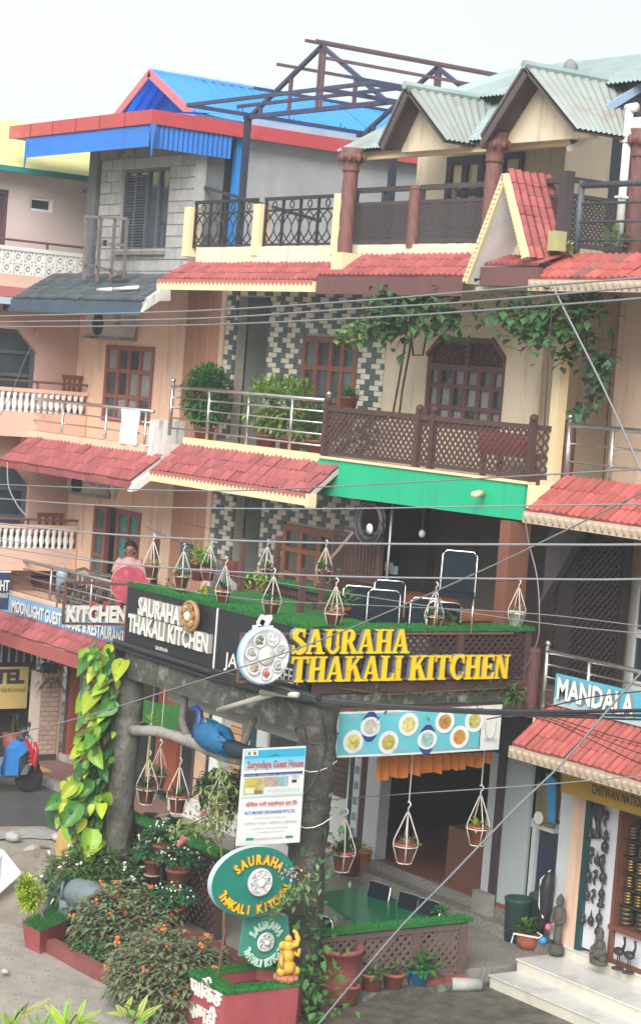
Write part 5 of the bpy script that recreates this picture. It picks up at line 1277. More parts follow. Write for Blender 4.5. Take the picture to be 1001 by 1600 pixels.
for i in range(13):
    for t_ in (0, 1):
        for o_ in (0, -.02): b.v.append(bq(i/12, t_)+X3*o_)
for i in range(12):
    a = i*4; b.f += [[a, a+4, a+6, a+2], [a+1, a+3, a+7, a+5], [a+2, a+6, a+7, a+3], [a, a+1, a+5, a+4]]; b.mi += [0]*4
b.build('banner_cloth', WP, mb_)
bpatch('printed_field', .015, .865, .05, .96, CY, .003)
bpatch('black_line', .862, .868, .04, .97, BLACKM, .005, 2)
def disc_b(name, s_, t_, r, m, off, sq=1., n_=18, rot=0):
    c = bq(s_, t_)+X3*off; b = MB(); b.add([c]+[c+Y3*(r*math.cos(2*math.pi*i/n_))+Z3*(r*sq*math.sin(2*math.pi*i/n_)) for i in range(n_)], [[0, 1+i, 1+(i+1) % n_] for i in range(n_)]); return b.build(name, m, mb_)
PLT = [(.10,.34,'noodle_yellow',(.55,.50,.16),0), (.19,.66,'momo_pale',(.55,.6,.5),1), (.30,.30,'curry_yellow',(.50,.46,.10),0), (.41,.68,'noodle_pale',(.58,.52,.2),0), (.53,.32,'soup_green',(.33,.55,.5),1), (.63,.70,'fry_brown',(.45,.26,.07),0), (.73,.34,'chilli_orange',(.48,.24,.05),0), (.82,.68,'salad_yellow',(.5,.5,.14),0)]
for i, (s_, t_, nm, c, k) in enumerate(PLT):
    if k: disc_b('plate', s_, t_, .135, mat('navy_print', (.02,.06,.25), .5), .008, 1.45, 10)
    disc_b('plate', s_, t_, .155, WP, .011, .95 if not k else .8)
    fb = mat('printed_'+nm, c, .6, .4, 22); disc_b('dish', s_, t_, .10, fb, .014, .95)
    for _ in range(6): disc_b('dish_piece', s_+random.uniform(-.022,.022), t_+random.uniform(-.11,.11), .035, fb, .016+_*.0007, .8, 8)
PG = mat('printed_grey', (.42,.5,.52), .5)
for (s_, t_, w_, tx) in ((.065, .84, .17, 'MOMO'), (.10,.10,.30,'CHOWMEIN'), (.33,.08,.22,'BIRYANI'), (.27,.9,.2,'THUKPA'), (.56,.07,.26,'SOUP'), (.77,.1,.25,'CHILLI')):
    q = bq(s_, t_)+X3*.012; text(tx, q, Y3, Z3, .05, PG, mb_, width=w_, depth=.003)
LN = mat('thin_grey_line', (.35,.36,.38), .5)
cps = [bq(.93+.035*math.cos(a), .55+.30*math.sin(a))+X3*.01 for a in [math.pi*.9+i*math.pi*1.2/14 for i in range(15)]]
MB().tube(cps, .006, 4).build('line_drawing', LN, mb_); q = bq(.895, .2)+X3*.01; text('MENU', q, Y3, Z3, .05, LN, mb_, width=.2, depth=.003)
# ================================================================== shop front of the right building
YS = .85; ZF = .47
sf = thing('souvenir_shop', 'souvenir shop front with mustard sign board and teal posts', 'shopfront', (1, YS, ZF))
shx = lambda px, py=1400: fy(px, py, YS).x
MB().box(shx(882), shx(904), YS, YS+.25, ZF, 3.3).build('pillar', PEACH, sf)
MB().box(shx(868,1330), shx(881.5), YS+.02, YS+.2, ZF, 3.0).build('white_pillar', WARMW, sf)
MB().box(shx(904.3), shx(912), YS-.02, YS+.2, ZF, 3.0).build('teal_post', TEALD, sf)
MB().box(shx(912.3), shx(955)-.0, YS+.03, YS+.1, ZF+.05, 2.62).build('white_panel', mat('white_display_panel', (.72,.73,.78), .6, .04, 2), sf)
MB().box(shx(912.3), 6, YS+.08, YS+.2, 2.4, 2.8).build('teal_lintel', mat('dark_teal_lintel', (.05,.11,.11), .6), sf)
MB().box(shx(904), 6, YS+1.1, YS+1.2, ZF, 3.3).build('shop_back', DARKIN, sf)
xs0 = shx(956, 1380); SH = mat('red_wood_shelf', (.20,.075,.05), .5, .12, 3)
MB().box(xs0, xs0+.06, YS+.01, YS+.35, .95, 2.45).build('shelf_side', SH, sf); MB().box(xs0, 4, YS-.02, YS+.35, .90, .96).build('shelf_board', SH, sf)
MB().box(xs0+.02, xs0+.07, YS-.01, YS+.05, ZF, .9).build('shelf_leg', SH, sf); MB().box(xs0+.07, 4, YS+.06, YS+.1, ZF+.04, .9).build('white_panel', mat('white_display_panel', ()), sf); MB().box(xs0+.05, 4, YS+.0, YS+.05, ZF+.0, ZF+.05).build('shelf_foot', SH, sf)
shelf_z = [.96, 1.24, 1.45, 1.66, 1.87, 2.08]
for z in shelf_z[1:]: MB().box(xs0+.06, 4, YS+.08, YS+.32, z-.02, z-.003).build('glass_shelf', mat('dark_shelf', (.06,.055,.05), .3), sf)
MB().box(xs0+.06, 4, YS+.33, YS+.36, .96, 2.45).build('shelf_back', mat('dark_olive_back', (.05,.048,.035), .7), sf)
BRASS = mat('brass', (.36,.25,.09), .42, .25, 8, metal=.85); BRASSD = mat('dull_brass', (.20,.16,.11), .5, .25, 8, metal=.7)
bm = MB().lathe([(.03,0),(.05,.01),(.062,.05),(.058,.09),(.062,.095),(.05,.1),(.048,.06),(.0,.05)], (0,0,0), 10).mesh('bowl_stack', BRASS, True)
bq_ = MB()
for k in range(4): bq_.lathe([(.035,.035*k),(.055,.035*k+.01),(.058,.035*k+.03),(.05,.035*k+.034)], (0,0,0), 10)
bs = bq_.mesh('bowl_stack', BRASS, True); bsd = bs.copy(); bsd.materials[0] = BRASSD
words_z = ['bottom', 'second', 'third', 'fourth', 'fifth', 'top']; words_x = ['first', 'second', 'third', 'fourth', 'fifth', 'sixth']
for r, z in enumerate(shelf_z):
    for k in range(5 if r else 3):
        s_ = 1.75 if r == 0 else 1.15; x = xs0+.14+k*(.19 if r else .30)
        if x > 1.72: continue
        o = link('brass_bowls', bs if r in (1,2,3) else bsd, None, T((x, YS+.17, z+.001), random.uniform(0,3), s_*random.uniform(.92,1.05)))
        tag(o, f'{words_x[k]} stack of brass bowls from the post on the {words_z[r]} shelf', 'bowls', 'stacks of brass bowls on the shop shelves')
# dark figurines on the white panel
DKF = mat('dark_bronze', (.06,.055,.06), .45, .2, 10, metal=.3)
fig = []
b = MB(); b.lathe([(.02,0),(.055,.01),(.06,.05),(.03,.08),(.045,.11),(.03,.14),(.008,.17),(.004,.22)], (0,0,0), 8); fig.append(b.mesh('figurine', DKF, True))
b = MB(); b.tube([(0,0,.22),(.02,0,.15),(-.03,0,.08),(.0,0,0)], [.02,.03,.025,.012], 7); b.ball((0,0,.22), .035, 6); b.ball((-.05,0,.2), .02, 6); fig.append(b.mesh('figurine', DKF, True))
b = MB(); b.ball((0,0,.08), .055, 7, sz=1.4); b.tube([(0,0,.14),(.0,0,.25)], [.02,.006], 6); b.ball((.03,0,.02), .03, 6); fig.append(b.mesh('figurine', DKF, True))
spots = [(922,1300,0),(933,1300,0),(946,1303,0),(946,1282,1),(923,1340,1),(932,1342,2),(944,1322,2),(918,1368,2),(929,1373,1),(941,1370,2),(940,1352,1),(916,1396,2),(926,1402,1),(939,1394,2),(938,1408,0),(910,1432,0),(922,1436,2),(935,1433,2),(933,1453,2)]
posw = ['small bell-shaped', 'twisted', 'round-bellied']
rowsn = {1300:'second row',1303:'second row',1282:'top right corner',1340:'third row',1342:'third row',1322:'third row right edge',1368:'fourth row',1373:'fourth row',1370:'fourth row',1352:'right edge of the fourth row',1396:'fifth row',1402:'fifth row',1394:'fifth row',1408:'right edge of the fifth row',1432:'lowest row',1436:'lowest row',1433:'lowest row',1453:'bottom edge'}
cnt = {}
for (px, py, k) in spots:
    p = fy(px, py+10, YS-.02); key = (k, rowsn[py]); cnt[key] = cnt.get(key, 0)+1
    o = link('figurine', fig[k], None, T((p.x, YS-.03, p.z), 0, random.uniform(.75,1.0)))
    tag(o, f'{posw[k]} dark figurine, {["left","middle","right"][min(2,cnt[key]-1)] if px < 930 or cnt[key]>1 else "right"} one in the {rowsn[py]}', 'figurine', 'dark figurines hung on the white shop panel')
gm_ = thing('mask', 'large dark horned mask at the top of the white shop panel', 'mask', fy(934,1268,YS-.05))
p = fy(934, 1268, YS-.05); MB().ball(p, .1, 8, sy=.5, sz=1.3).build('face', DKF, gm_, True); MB().tube([p+V((-.17,0,.02)), p+V((-.08,0,.0)), p+V((.08,0,.0)), p+V((.17,0,.02))], [.01,.04,.04,.01], 6).build('ears', DKF, gm_, True); MB().tube([p-Z3*.08, p+V((.02,0,-.2)), p+V((.07,0,-.26))], [.05,.03,.015], 6).build('trunk', DKF, gm_, True)
b = MB(); p = fy(934, 1240, YS+.0)
for i in range(40): leaf(b, p+V((random.uniform(-.25,.25), random.uniform(-.06,.04), random.uniform(-.06,.08))), V((random.uniform(-1,1), -.4, random.uniform(-1,.2))), .12, .06)
tag(b.build('garland', mat('dark_garland', (.05,.07,.06), .7), None), 'dark leafy garland over the white shop panel', 'garland', kind=None)
# seated stone figure and standing stone figure, bird figures at the shelf foot
STN = mat('dark_carved_stone', (.10,.09,.08), .85, .25, 8, .4, 40)
p = fy(937, 1470, YS-.2); p.z = ZF; t = thing('stone_statue', 'seated carved stone statue in front of the white shop panel', 'statue', p)
b = MB(); b.lathe([(.20,0),(.21,.06),(.15,.09)], p, 12, sy=.7); b.build('base', STN, t, True)
b = MB(); b.ball(p+V((0,0,.2)), .15, 8, sx=1.15, sy=.8, sz=.75); b.ball(p+V((0,0,.36)), .11, 8, sz=1.1); b.ball(p+V((-.13,-.03,.13)), .08, 6); b.ball(p+V((.13,-.03,.13)), .08, 6)
b.tube([p+V((-.11,0,.36)), p+V((-.18,-.04,.26)), p+V((-.1,-.1,.2))], .035, 6); b.tube([p+V((.11,0,.36)), p+V((.18,-.04,.26)), p+V((.1,-.1,.2))], .035, 6); b.build('body', STN, t, True)
b = MB(); b.ball(p+V((0,-.02,.53)), .085, 8, sz=1.1); b.lathe([(.07,.58),(.05,.64),(.02,.7)], p, 8); b.tube([p+V((0,-.09,.53)), p+V((.01,-.13,.42)), p+V((.05,-.13,.34))], [.03,.022,.015], 6); b.build('head', STN, t, True)
for c_ in t.children:
    for v_ in c_.data.vertices: v_.co = p+(v_.co-p)*.68
p = fz(868, 1490, .36); t = thing('stone_statue', 'tall standing carved stone figure at the top of the marble steps', 'statue', p)
b = MB(); b.lathe([(.15,0),(.15,.1),(.12,.13),(.12,.18)], p, 10); b.build('base', STN, t, True)
b = MB(); b.lathe([(.10,.18),(.085,.4),(.09,.55),(.11,.7),(.13,.82),(.12,.88),(.05,.92)], p, 10, sy=.75); b.tube([p+V((-.13,0,.84)), p+V((-.17,-.03,.66)), p+V((-.06,-.12,.6))], .04, 6); b.tube([p+V((.13,0,.84)), p+V((.17,-.03,.66)), p+V((.06,-.12,.6))], .04, 6); b.build('body', STN, t, True)
b = MB(); b.ball(p+V((0,-.01,.98)), .075, 8, sz=1.15); b.lathe([(.08,1.02),(.07,1.06),(.03,1.12),(.008,1.15)], p, 8); b.build('head', STN, t, True)
for c_ in t.children:
    for v_ in c_.data.vertices: v_.co = p+(v_.co-p)*.70
for k, (px, py) in enumerate(((967,1476),(984,1474))):
    p = fy(px, py, YS-.12); p.z = ZF+.01; t = thing('bird_figure', ['dark metal bird figure at the foot of the shelf beside the red leg', 'slim dark metal bird figure farther along the foot of the shelf'][k], 'ornament', p, 'metal bird figures')
    b = MB(); b.ball(p+V((0,0,.22)), .06, 7, sx=1.5, sz=.9); b.tube([p+V((.06,0,.24)), p+V((.1,0,.34)), p+V((.08,0,.42)), p+V((.13,0,.42))], [.025,.015,.02,.004], 6); b.build('body', DKF, t, True)
    MB().tube([p+V((-.02,0,0)), p+V((-.01,0,.2))], .008, 5).build('leg', DKF, t); MB().tube([p+V((.03,0,0)), p+V((.02,0,.2))], .008, 5).build('leg', DKF, t); MB().lathe([(.08,-.01),(.08,.01)], p, 10).build('base', DKF, t)
# mustard sign
MU = mat('mustard_sign_board', (.46,.27,.035), .55, .1, 1.5, stain=(.3,.17,.03), sscale=1.2, samt=.5)
sg = thing('shop_sign', 'mustard yellow shop sign board with dark lettering CHITWAN NATION', 'sign', (1, .22, 2.7))
s0 = fy(878, 1204, .22); zb2, zt2 = fy(878, 1226, .22).z, s0.z+.28
MB().box(s0.x, 4.2, .22, .26, zb2-.10, zt2).build('board', MU, sg)
a, a2 = fy(923, 1238, .215), fy(1003, 1262, .215); zl = (a.z+a2.z)/2; text('CHITWAN NATION', V((a.x, .218, zl-.01)), X3, Z3, .13, BLACKM, sg, width=(a2.x-a.x)*1.03, bold=.015, depth=.004)
MB().box(fy(901,1215,.215).x, fy(902.5,1215,.215).x, .2155, .219, zl+.19, zl+.27).build('letter_stroke', BLACKM, sg)
# MANDALA sign
SKY = mat('sky_blue_sign_board', (.10,.42,.56), .45, .06, 2)
ms = thing('hotel_sign', 'sky blue sign with raised white letters MANDALA on the steel railing', 'sign', (1, -.03, 3.9))
a = fy(868, 1052, -.03); zt_ = a.z; zb3 = fy(864, 1101, -.03).z
MB().box(a.x, 3.0, -.03, .0, zb3, zt_).build('board', SKY, ms)
MB().box(a.x, 3.0, -.032, -.031, zb3-.0, zb3+.09).build('pale_strip', mat('pale_blue_strip', (.45,.6,.66), .5), ms)
a, a2 = fy(873, 1092, -.03), fy(993, 1118, -.03); letters(ms, 'MANDALA', V((a.x, -.032, (a.z+a2.z)/2-.0)), X3, Z3, .27, a2.x-a.x, .05, LW, mat('letter_side_blue_grey', (.2,.26,.3)), .03)
railing('steel_railing', 'stainless steel railing carrying the sky blue MANDALA sign', [(.33, .05, 3.62), (4.4, .05, 3.62)], .78, 4, STEEL, [0, .2, .45, .7], group='stainless steel railings')
# door to the stair between the fronts
dr_ = thing('shop_door', 'white framed door with dark lower panel between the two shop fronts', 'door', (-.6, 1.3, .5))
x0_, x1_ = gx(826), gx(862, 1330)
MB().box(x0_, x0_+.09, YG+.05, YG+.15, .5, 1.75).build('door_frame', WARMW, dr_); MB().box(x0_-.02, x1_-.06, YG+.04, YG+.16, 1.752, 1.87).build('door_frame', WARMW, dr_)
MB().box(x0_+.15, x0_+.25, YG+.3, YG+.4, 1.88, 3.0).build('door_frame', WARMW, dr_)
MB().box(x0_+.1, x1_, YG+.1, YG+.14, .5, 1.75).build('leaf', mat('dark_blue_leaf', (.03,.04,.065), .4), dr_)
p = fy(856, 1250, YG-.1)
b = MB(); b.prism([p+V((-.1,0,.35)), p+V((.1,0,.3)), p+V((.16,0,-.3)), p+V((.02,0,-.28))], (0,.02,0)); tag(b.build('hanging_cloth', mat('bright_blue_cloth', (.05,.28,.55), .7), None), 'bright blue cloth with white patches hanging by the shop door', 'cloth')
p = fy(845, 1275, YG-.02); t = thing('picture_board', 'olive board with a round clock in the doorway beside the blue cloth', 'board', p); MB().box(p.x-.14, p.x+.26, YG-.02, YG+.02, p.z-.12, p.z+.45).build('board', mat('olive_board', (.16,.14,.07), .7, .3, 5), t); MB().lathe([(.09,0),(.09,.02),(.08,.025),(0,.025)], p+V((-.02,-.02,-.03)), 14, axis=(X3,Z3,-Y3)).build('clock_face', WHITE, t)
p = fy(852, 1410, .75); t = thing('black_bag', 'long black bag with pale straps hanging beside the white pillar', 'bag', p)
b = MB(); b.tube([p+V((.04,0,.42)), p+V((.0,0,.2)), p+V((.0,0,-.1)), p+V((-.06,0,-.4))], [.06,.10,.08,.03], 8); b.build('bag', BLACKM, t, True); MB().tube([p+V((.06,-.02,.45)), p+V((-.07,-.06,.3)), p+V((-.06,-.06,-.05)), p+V((.03,-.05,-.2))], .012, 5).build('strap', WHITE, t); MB().ball(p+V((.12,-.02,-.3)), .05, 6).build('pink_tag', mat('pink_plastic', (.6,.15,.25)), t)
# ---------------- marble steps
MARB = mat('white_marble', (.74,.735,.71), .3, .05, 1.5, stain=(.36,.36,.36), sscale=1.6, samt=.55)
MARE = mat('yellowed_marble_riser', (.66,.635,.54), .4, .07, 1.5, stain=(.42,.41,.38), sscale=1.4, samt=.5)
ss = thing('marble_steps', 'three white marble steps up to the souvenir shop', 'steps', (1, 0, 0))
for (x0, y0, z0, z1) in ((.17, -.35, .0, .165), (.13, .12, .15, .325), (.2, .81, .3, .47)):
    MB().box(x0+.015, 6, y0+.02, YS+.3, z0, z1-.02).build('riser', MARE, ss); MB().box(x0, 6, y0, YS+1.0, z1-.02+.0005*z1, z1).build('tread', MARB, ss)
# bin, plants and small things by the steps
p = fz(808, 1472, .36); p = V((fy(806,1440,.75).x, .75, .3))
GB = mat('dark_green_bin', (.03,.075,.065), .5, .12, 3)
q = fz(806, 1470, .2); t = thing('rubbish_bin', 'dark green rubbish bin left of the marble steps', 'bin', q)
MB().lathe([(.17,0),(.2,.55),(.21,.56),(.21,.6),(.18,.6),(.17,.3),(0,.28)], q, 14).build('bin', GB, t, True)
q2 = q+V((.22, .25, .0)); t = thing('rubbish_bin', 'second dark green bin with a lid behind the first', 'bin', q2); MB().lathe([(.17,0),(.2,.62),(.215,.63),(.21,.68),(.1,.72),(0,.73)], q2, 14).build('bin', GB, t, True)
def potted(p, label, r, h, pm, lm, n, L, w_, fr, group='potted plants on the street', bowl=False, soil=True):
    p = V(p); t = thing('potted_plant', label, 'plant', p, group)
    prof = [(r*.72,0),(r*.98,h*.86),(r*1.08,h*.86),(r*1.08,h),(r*.96,h),(r*.9,h*.85),(0,h*.85)] if not bowl else [(r*.6,0),(r*.95,h*.3),(r*1.0,h*.6),(r*.9,h*.9),(r*.95,h),(r*.8,h),(r*.75,h*.85),(0,h*.85)]
    MB().lathe(prof, p, 16).build('pot', pm, t, True)
    if n: tuft(p+Z3*h*.9, fr, n, L, w_, lm, t)
    return t
POTR = mat('terracotta_pot', (.36,.11,.075), .6, .14, 3, .05, stain=(.25,.09,.07), sscale=3, samt=.5); POTB = mat('blue_plastic_pot', (.03,.25,.55), .4, .08, 3)
potted(fz(824, 1482, .2), 'round terracotta bowl with a bushy green plant beside the dark green bin', .17, .22, POTR, LEAF, 160, .11, .05, .2, bowl=True)
p = fz(843, 1480, .34); t = thing('water_tap', 'white pipe with a bright blue valve lying on the marble step', 'pipe', p); MB().tube([p+V((-.3,-.25,.0)), p+V((-.32,-.2,.12)), p+V((-.02,-.02,.12)), p+V((.02,0,.16)), p+V((-.08,0,.18))], .014, 6).build('pipe', WHITE, t, True); MB().ball(p+V((.05,-.0,.1)), .055, 7).build('valve', mat('bright_blue_plastic', (.04,.3,.7), .4), t, True)
# ================================================================== porch: lattice fence, dining table, chairs
pf = thing('lattice_fence', 'low brown lattice fence with green turf top behind the row of flower pots', 'fence', (0, -1.8, .2))
LATP = mat('dusty_brown_lattice', (.13,.085,.08), .65, .18, 3, stain=(.22,.17,.15), sscale=2, samt=.4)
S0 = SIDE(.0)
fence_panel(pf, S0, -3.25, -.66, .2, .83, 0, LATP, pitch=.125, w=.045)
for u in (-3.25, -2.35, -1.45, -.70): f = FM(S0); f.box(u-.06, u+.06, -.04, .06, .1, .83); f.build('post', LATP, pf)
turf(pf, -.14, .06, -3.3, -.58, .90, 1800, .028)
FGR = mat('glossy_dark_green_table', (.012,.17,.07), .16, .08, 2, spec=.6)
dt = thing('dining_table', 'long glossy dark green dining table on the street porch', 'table', (-.9, -2, .2))
b = MB(); P4 = [fz(*p, .84) for p in ((488,1396),(576,1384),(694,1445),(588,1460))]
for i_, j_ in ((2,1),(3,0)): P4[i_] = P4[j_].lerp(P4[i_], (P4[j_].x+.22)/(P4[j_].x-P4[i_].x))
b.prism([(p.x, p.y, .80) for p in P4], (0, 0, .04)); b.build('table_top', FGR, dt)
for p in P4: c = sum(P4, V((0,0,0)))/4; q = p.lerp(c, .12); MB().box(q.x-.03, q.x+.03, q.y-.03, q.y+.03, .2, .80).build('leg', mat('orange_brown_leg', (.3,.11,.05), .5), dt)
for (px, py, lab) in ((589,1381,'black chrome chair at the far side of the dining table, nearest the doorway'), (636,1398,'black chrome chair in the middle of the far side of the dining table'), (667,1408,'black chrome chair by the turf fence end of the dining table')):
    q = fz(px, py, 1.05); chair((q.x-.04, q.y+.03, .2), math.radians(12), lab, s=.86)
q = fz(513, 1430, 1.05); chair((q.x-.1, q.y, .06), math.radians(190), 'black chrome chair at the near side of the dining table beside the trunk')
p = fz(690, 1428, .92); tuft(p, .1, 60, .12, .05, mat('turf_bush', (.03,.2,.04), .9), None, 'clipped_bush'); o = bpy.data.objects['clipped_bush']; tag(o, 'small clipped green bush at the end of the turf fence', 'plant'); del o['kind']
# ---------------- pots along the kerb
kb = struct('porch_kerb', MB().box(.02, .16, -3.4, -.45, .002, .1), CONCD)
potted(fz(578,1556,.02), 'red pot with a leafy green plant, left of the pot with small sprigs', .15, .3, POTR, mat('grey_green_leaf', (.10,.19,.07), .5, .25, 6), 60, .24, .07, .14)
potted(fz(612,1552,.02), 'red pot with small sprigs left of the blue pot', .14, .27, POTR, mat('olive_leaf', (.12,.15,.04), .6, .25, 6), 50, .16, .045, .14)
potted(fz(648,1545,.02), 'bright blue pot with a broad leafy plant before the lattice fence', .17, .27, POTB, mat('rich_green_leaf', (.05,.22,.04), .45, .25, 6), 120, .26, .1, .2)
potted(fz(544,1568,.02), 'small red pot leaning beside the large red drum', .12, .24, POTR, LEAFD, 16, .16, .04, .1)
q = fz(692, 1541, .02); t = thing('trough_planter', 'long low terracotta trough right of the blue pot', 'planter', q, 'potted plants on the street')
b = MB(); b.prism([q+V((-.12,-.3,0)), q+V((.12,-.3,0)), q+V((.16,-.34,.14)), q+V((-.16,-.34,.14))], (0,.62,0)); b.build('trough', POTR, t); tuft(q+V((0,0,.14)), .2, 14, .14, .03, LEAFD, t)
q = fz(522, 1562, .02); t = thing('red_drum', 'large red drum planter with a slanted rim behind the trunk', 'planter', q)
b = MB(); b.lathe([(.26,0),(.27,.3),(.30,.62),(.32,.62),(.32,.68),(.29,.68),(.27,.5),(0,.48)], q, 18); b.build('drum', mat('red_painted_concrete', (.34,.09,.085), .65, .14, 2, .1, stain=(.25,.13,.12), sscale=1.5, samt=.5), t, True)
q = fz(727, 1538, .08); t = thing('concrete_pipe', 'short grey plastic pipe lying beside the marble steps', 'pipe', q)
ax = V((.35,.95,0)).normalized(); r_, u2_ = ortho(ax)
b = MB(); b.lathe([(.085,-.2),(.085,.2),(.07,.2),(.07,-.2),(.085,-.2)], q, 14, axis=(r_, u2_, ax)); b.build('pipe', mat('grey_pipe', (.42,.42,.40), .6, .15, 6), t, True)
# ================================================================== tree-like trunks that carry the terrace corner
BARK = mat('grey_bark', (.062,.06,.052), .95, .45, 5, .9, 22, stain=(.20,.195,.17), sscale=4.5, samt=.65)
BARKL = mat('pale_grey_branch', (.33,.31,.29), .9, .25, 5, .5, 30)
def trunk(pts, rs, n=14, seed=1, jit=.12):
    random.seed(seed); b = MB(); 
    P = []; R = []
    for i in range(len(pts)-1):
        for k in range(5): t_ = k/5; P.append(V(pts[i]).lerp(V(pts[i+1]), t_)); R.append(rs[i]+(rs[i+1]-rs[i])*t_)
    P.append(V(pts[-1])); R.append(rs[-1]); b.tube(P, R, n)
    for i in range(len(b.v)):
        c = P[min(i//n, len(P)-1)]; b.v[i] = c+(b.v[i]-c)*(1+random.uniform(-jit, jit))
    return b
tr = thing('trunk_shaped_support', 'dark trunk-shaped pillar with creepers holding up the terrace corner', 'pillar', (.15,-3.3,0))
trunk([(.02,-3.25,0),(.05,-3.28,.8),(.1,-3.3,2),(.14,-3.3,3.1),(.14,-3.32,3.75)], [.30,.25,.225,.23,.25], seed=3).build('trunk', BARK, tr, True)
tl = thing('trunk_shaped_support', 'grey trunk-shaped pillar wrapped in big yellow-green leaves', 'pillar', (-4.3,-3.3,0))
tlp = [fy(172,1450,-3.3), fy(181,1300,-3.3), fy(193,1180,-3.3), fy(204,1050,-3.3)]
trunk([(tlp[0].x, -3.3, 0), tlp[1], tlp[2], (tlp[3].x, -3.3, 3.6)], [.26,.22,.2,.21], seed=5).build('trunk', mat('mossy_grey_bark', (.105,.10,.09), .95, .4, 5, .9, 22, stain=(.26,.255,.23), sscale=3.4, samt=.7), tl, True)
# branch between them with the peacock
br = thing('dead_branch', 'pale dead branch spanning the porch under the black signs', 'branch', fy(215,1145,-3.3))
yb = -3.3
bp = lambda px, py, dy=0: fy(px, py, yb+dy)
random.seed(11)
trunk([bp(205,1141), bp(250,1143), bp(300,1158), bp(345,1181), bp(372,1188), bp(385,1178)], [.075,.07,.085,.075,.06,.05], 10, 11, .15).build('limb', BARKL, br, True)
trunk([bp(292,1150), bp(284,1125), bp(290,1085)], [.06,.05,.05], 8, 12, .1).build('limb', mat('grey_branch', (.2,.19,.175), .9, .25, 5, .4, 30), br, True)
trunk([bp(372,1186), bp(386,1150), bp(400,1112), bp(408,1085)], [.05,.05,.045,.05], 8, 13, .1).build('limb', mat('grey_branch', ()), br, True)
pv = thing('bamboo_pole', 'pale round poles tied under the black sign board', 'pole', fy(400,1105,-3.7)); MB().tube([fy(341,1110,-3.75), fy(440,1080,-3.75)], .035, 8).build('pole', mat('pale_bamboo', (.55,.52,.45), .6, .1, 4), pv, True); MB().tube([fy(408,1082,-3.8), fy(465,1086,-3.8)], .035, 8).build('pole', mat('pale_bamboo', ()), pv, True)
pk = thing('peacock_statue', 'blue peacock figure perched on the pale dead branch', 'statue', bp(330,1165))
PB = mat('peacock_blue', (.015,.15,.33), .5, .35, 9, .3, 60, stain=(.01,.07,.17), sscale=9, samt=.7); PBD = mat('peacock_dark_blue', (.012,.045,.17), .35, .25, 6); PT = mat('peacock_dark_tail', (.018,.04,.06), .5, .3, 10)
yb2 = -.12
b = MB(); b.tube([bp(310,1135,yb2), bp(318,1146,yb2), bp(330,1150,yb2), bp(345,1156,yb2), bp(355,1166,yb2), bp(362,1172,yb2)], [.06,.15,.20,.19,.13,.04], 14); b.build('body', PB, pk, True)
b = MB(); b.tube([bp(314,1148,yb2), bp(311,1135,yb2), bp(312,1122,yb2), bp(312,1112,yb2), bp(307,1107,yb2), bp(301,1107,yb2), bp(293,1110,yb2)], [.13,.085,.055,.045,.045,.035,.006], 10); b.build('neck', PBD, pk, True)
b = MB(); b.tube([bp(350,1163,yb2), bp(368,1172,yb2), bp(395,1178,yb2), bp(425,1180,yb2), bp(470,1184,yb2-.1)], [.10,.11,.09,.09,.05], 10); b.build('tail', PT, pk, True)
b = MB()
for k in range(4): b.tube([bp(308,1105,yb2), bp(303+3*k,1099-(k%2),yb2)], .004, 4)
b.build('crest', PBD, pk)
for dx in (0, 9): MB().tube([bp(322+dx,1163,yb2), bp(322+dx,1174,yb2)], .015, 5).build('leg', mat('grey_leg', (.25,.25,.25), .7), pk)
# ---------------- climbing plant with big leaves on the left trunk: every leaf a part
cp = thing('climbing_plant', 'pothos creeper with big yellow-green leaves climbing the left trunk', 'plant', (tlp[0].x, -3.6, 0))
def heart_mesh(name, m, L=.3, w=.25, fold=.06, droop=.3):
    b = MB(); K = 6
    prof = [(0,.0),(.10,.55),(.28,.95),(.5,.98),(.72,.7),(.9,.3),(1,.0)]
    for i, (t_, ww) in enumerate(prof):
        z = -droop*L*t_*t_; y = L*t_
        b.v += [V((-w/2*ww, y-(.06*L if i == 1 else 0), z+fold*ww)), V((-w/4*ww, y, z+fold*.25*ww)), V((0, y, z)), V((w/4*ww, y, z+fold*.25*ww)), V((w/2*ww, y-(.06*L if i == 1 else 0), z+fold*ww))]
    for i in range(K):
        for j in range(4): a = i*5+j; b.f.append([a, a+1, a+6, a+5]); b.mi.append(0)
    return b.mesh(name, m, True)
def leafmat(name, c, c2, r=.4):
    m = mat(name, c, r, .3, 7, .1, 30, stain=c2, sscale=7, samt=.8); b = m.node_tree.nodes['Principled BSDF']; b.inputs['Subsurface Weight'].default_value = .0
    return m
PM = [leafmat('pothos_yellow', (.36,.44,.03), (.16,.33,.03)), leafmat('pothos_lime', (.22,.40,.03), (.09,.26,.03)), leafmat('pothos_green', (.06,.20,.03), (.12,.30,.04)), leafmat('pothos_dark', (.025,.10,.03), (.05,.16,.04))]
hm = [heart_mesh('leaf', m, L, w_, f_) for m, L, w_, f_ in ((PM[0],.32,.22,.06),(PM[1],.34,.24,.07),(PM[2],.32,.23,.05),(PM[3],.30,.2,.06),(leafmat('dry_brown_leaf', (.24,.13,.04), (.35,.22,.08), .8),.26,.14,.09))]
random.seed(22)
PL = []
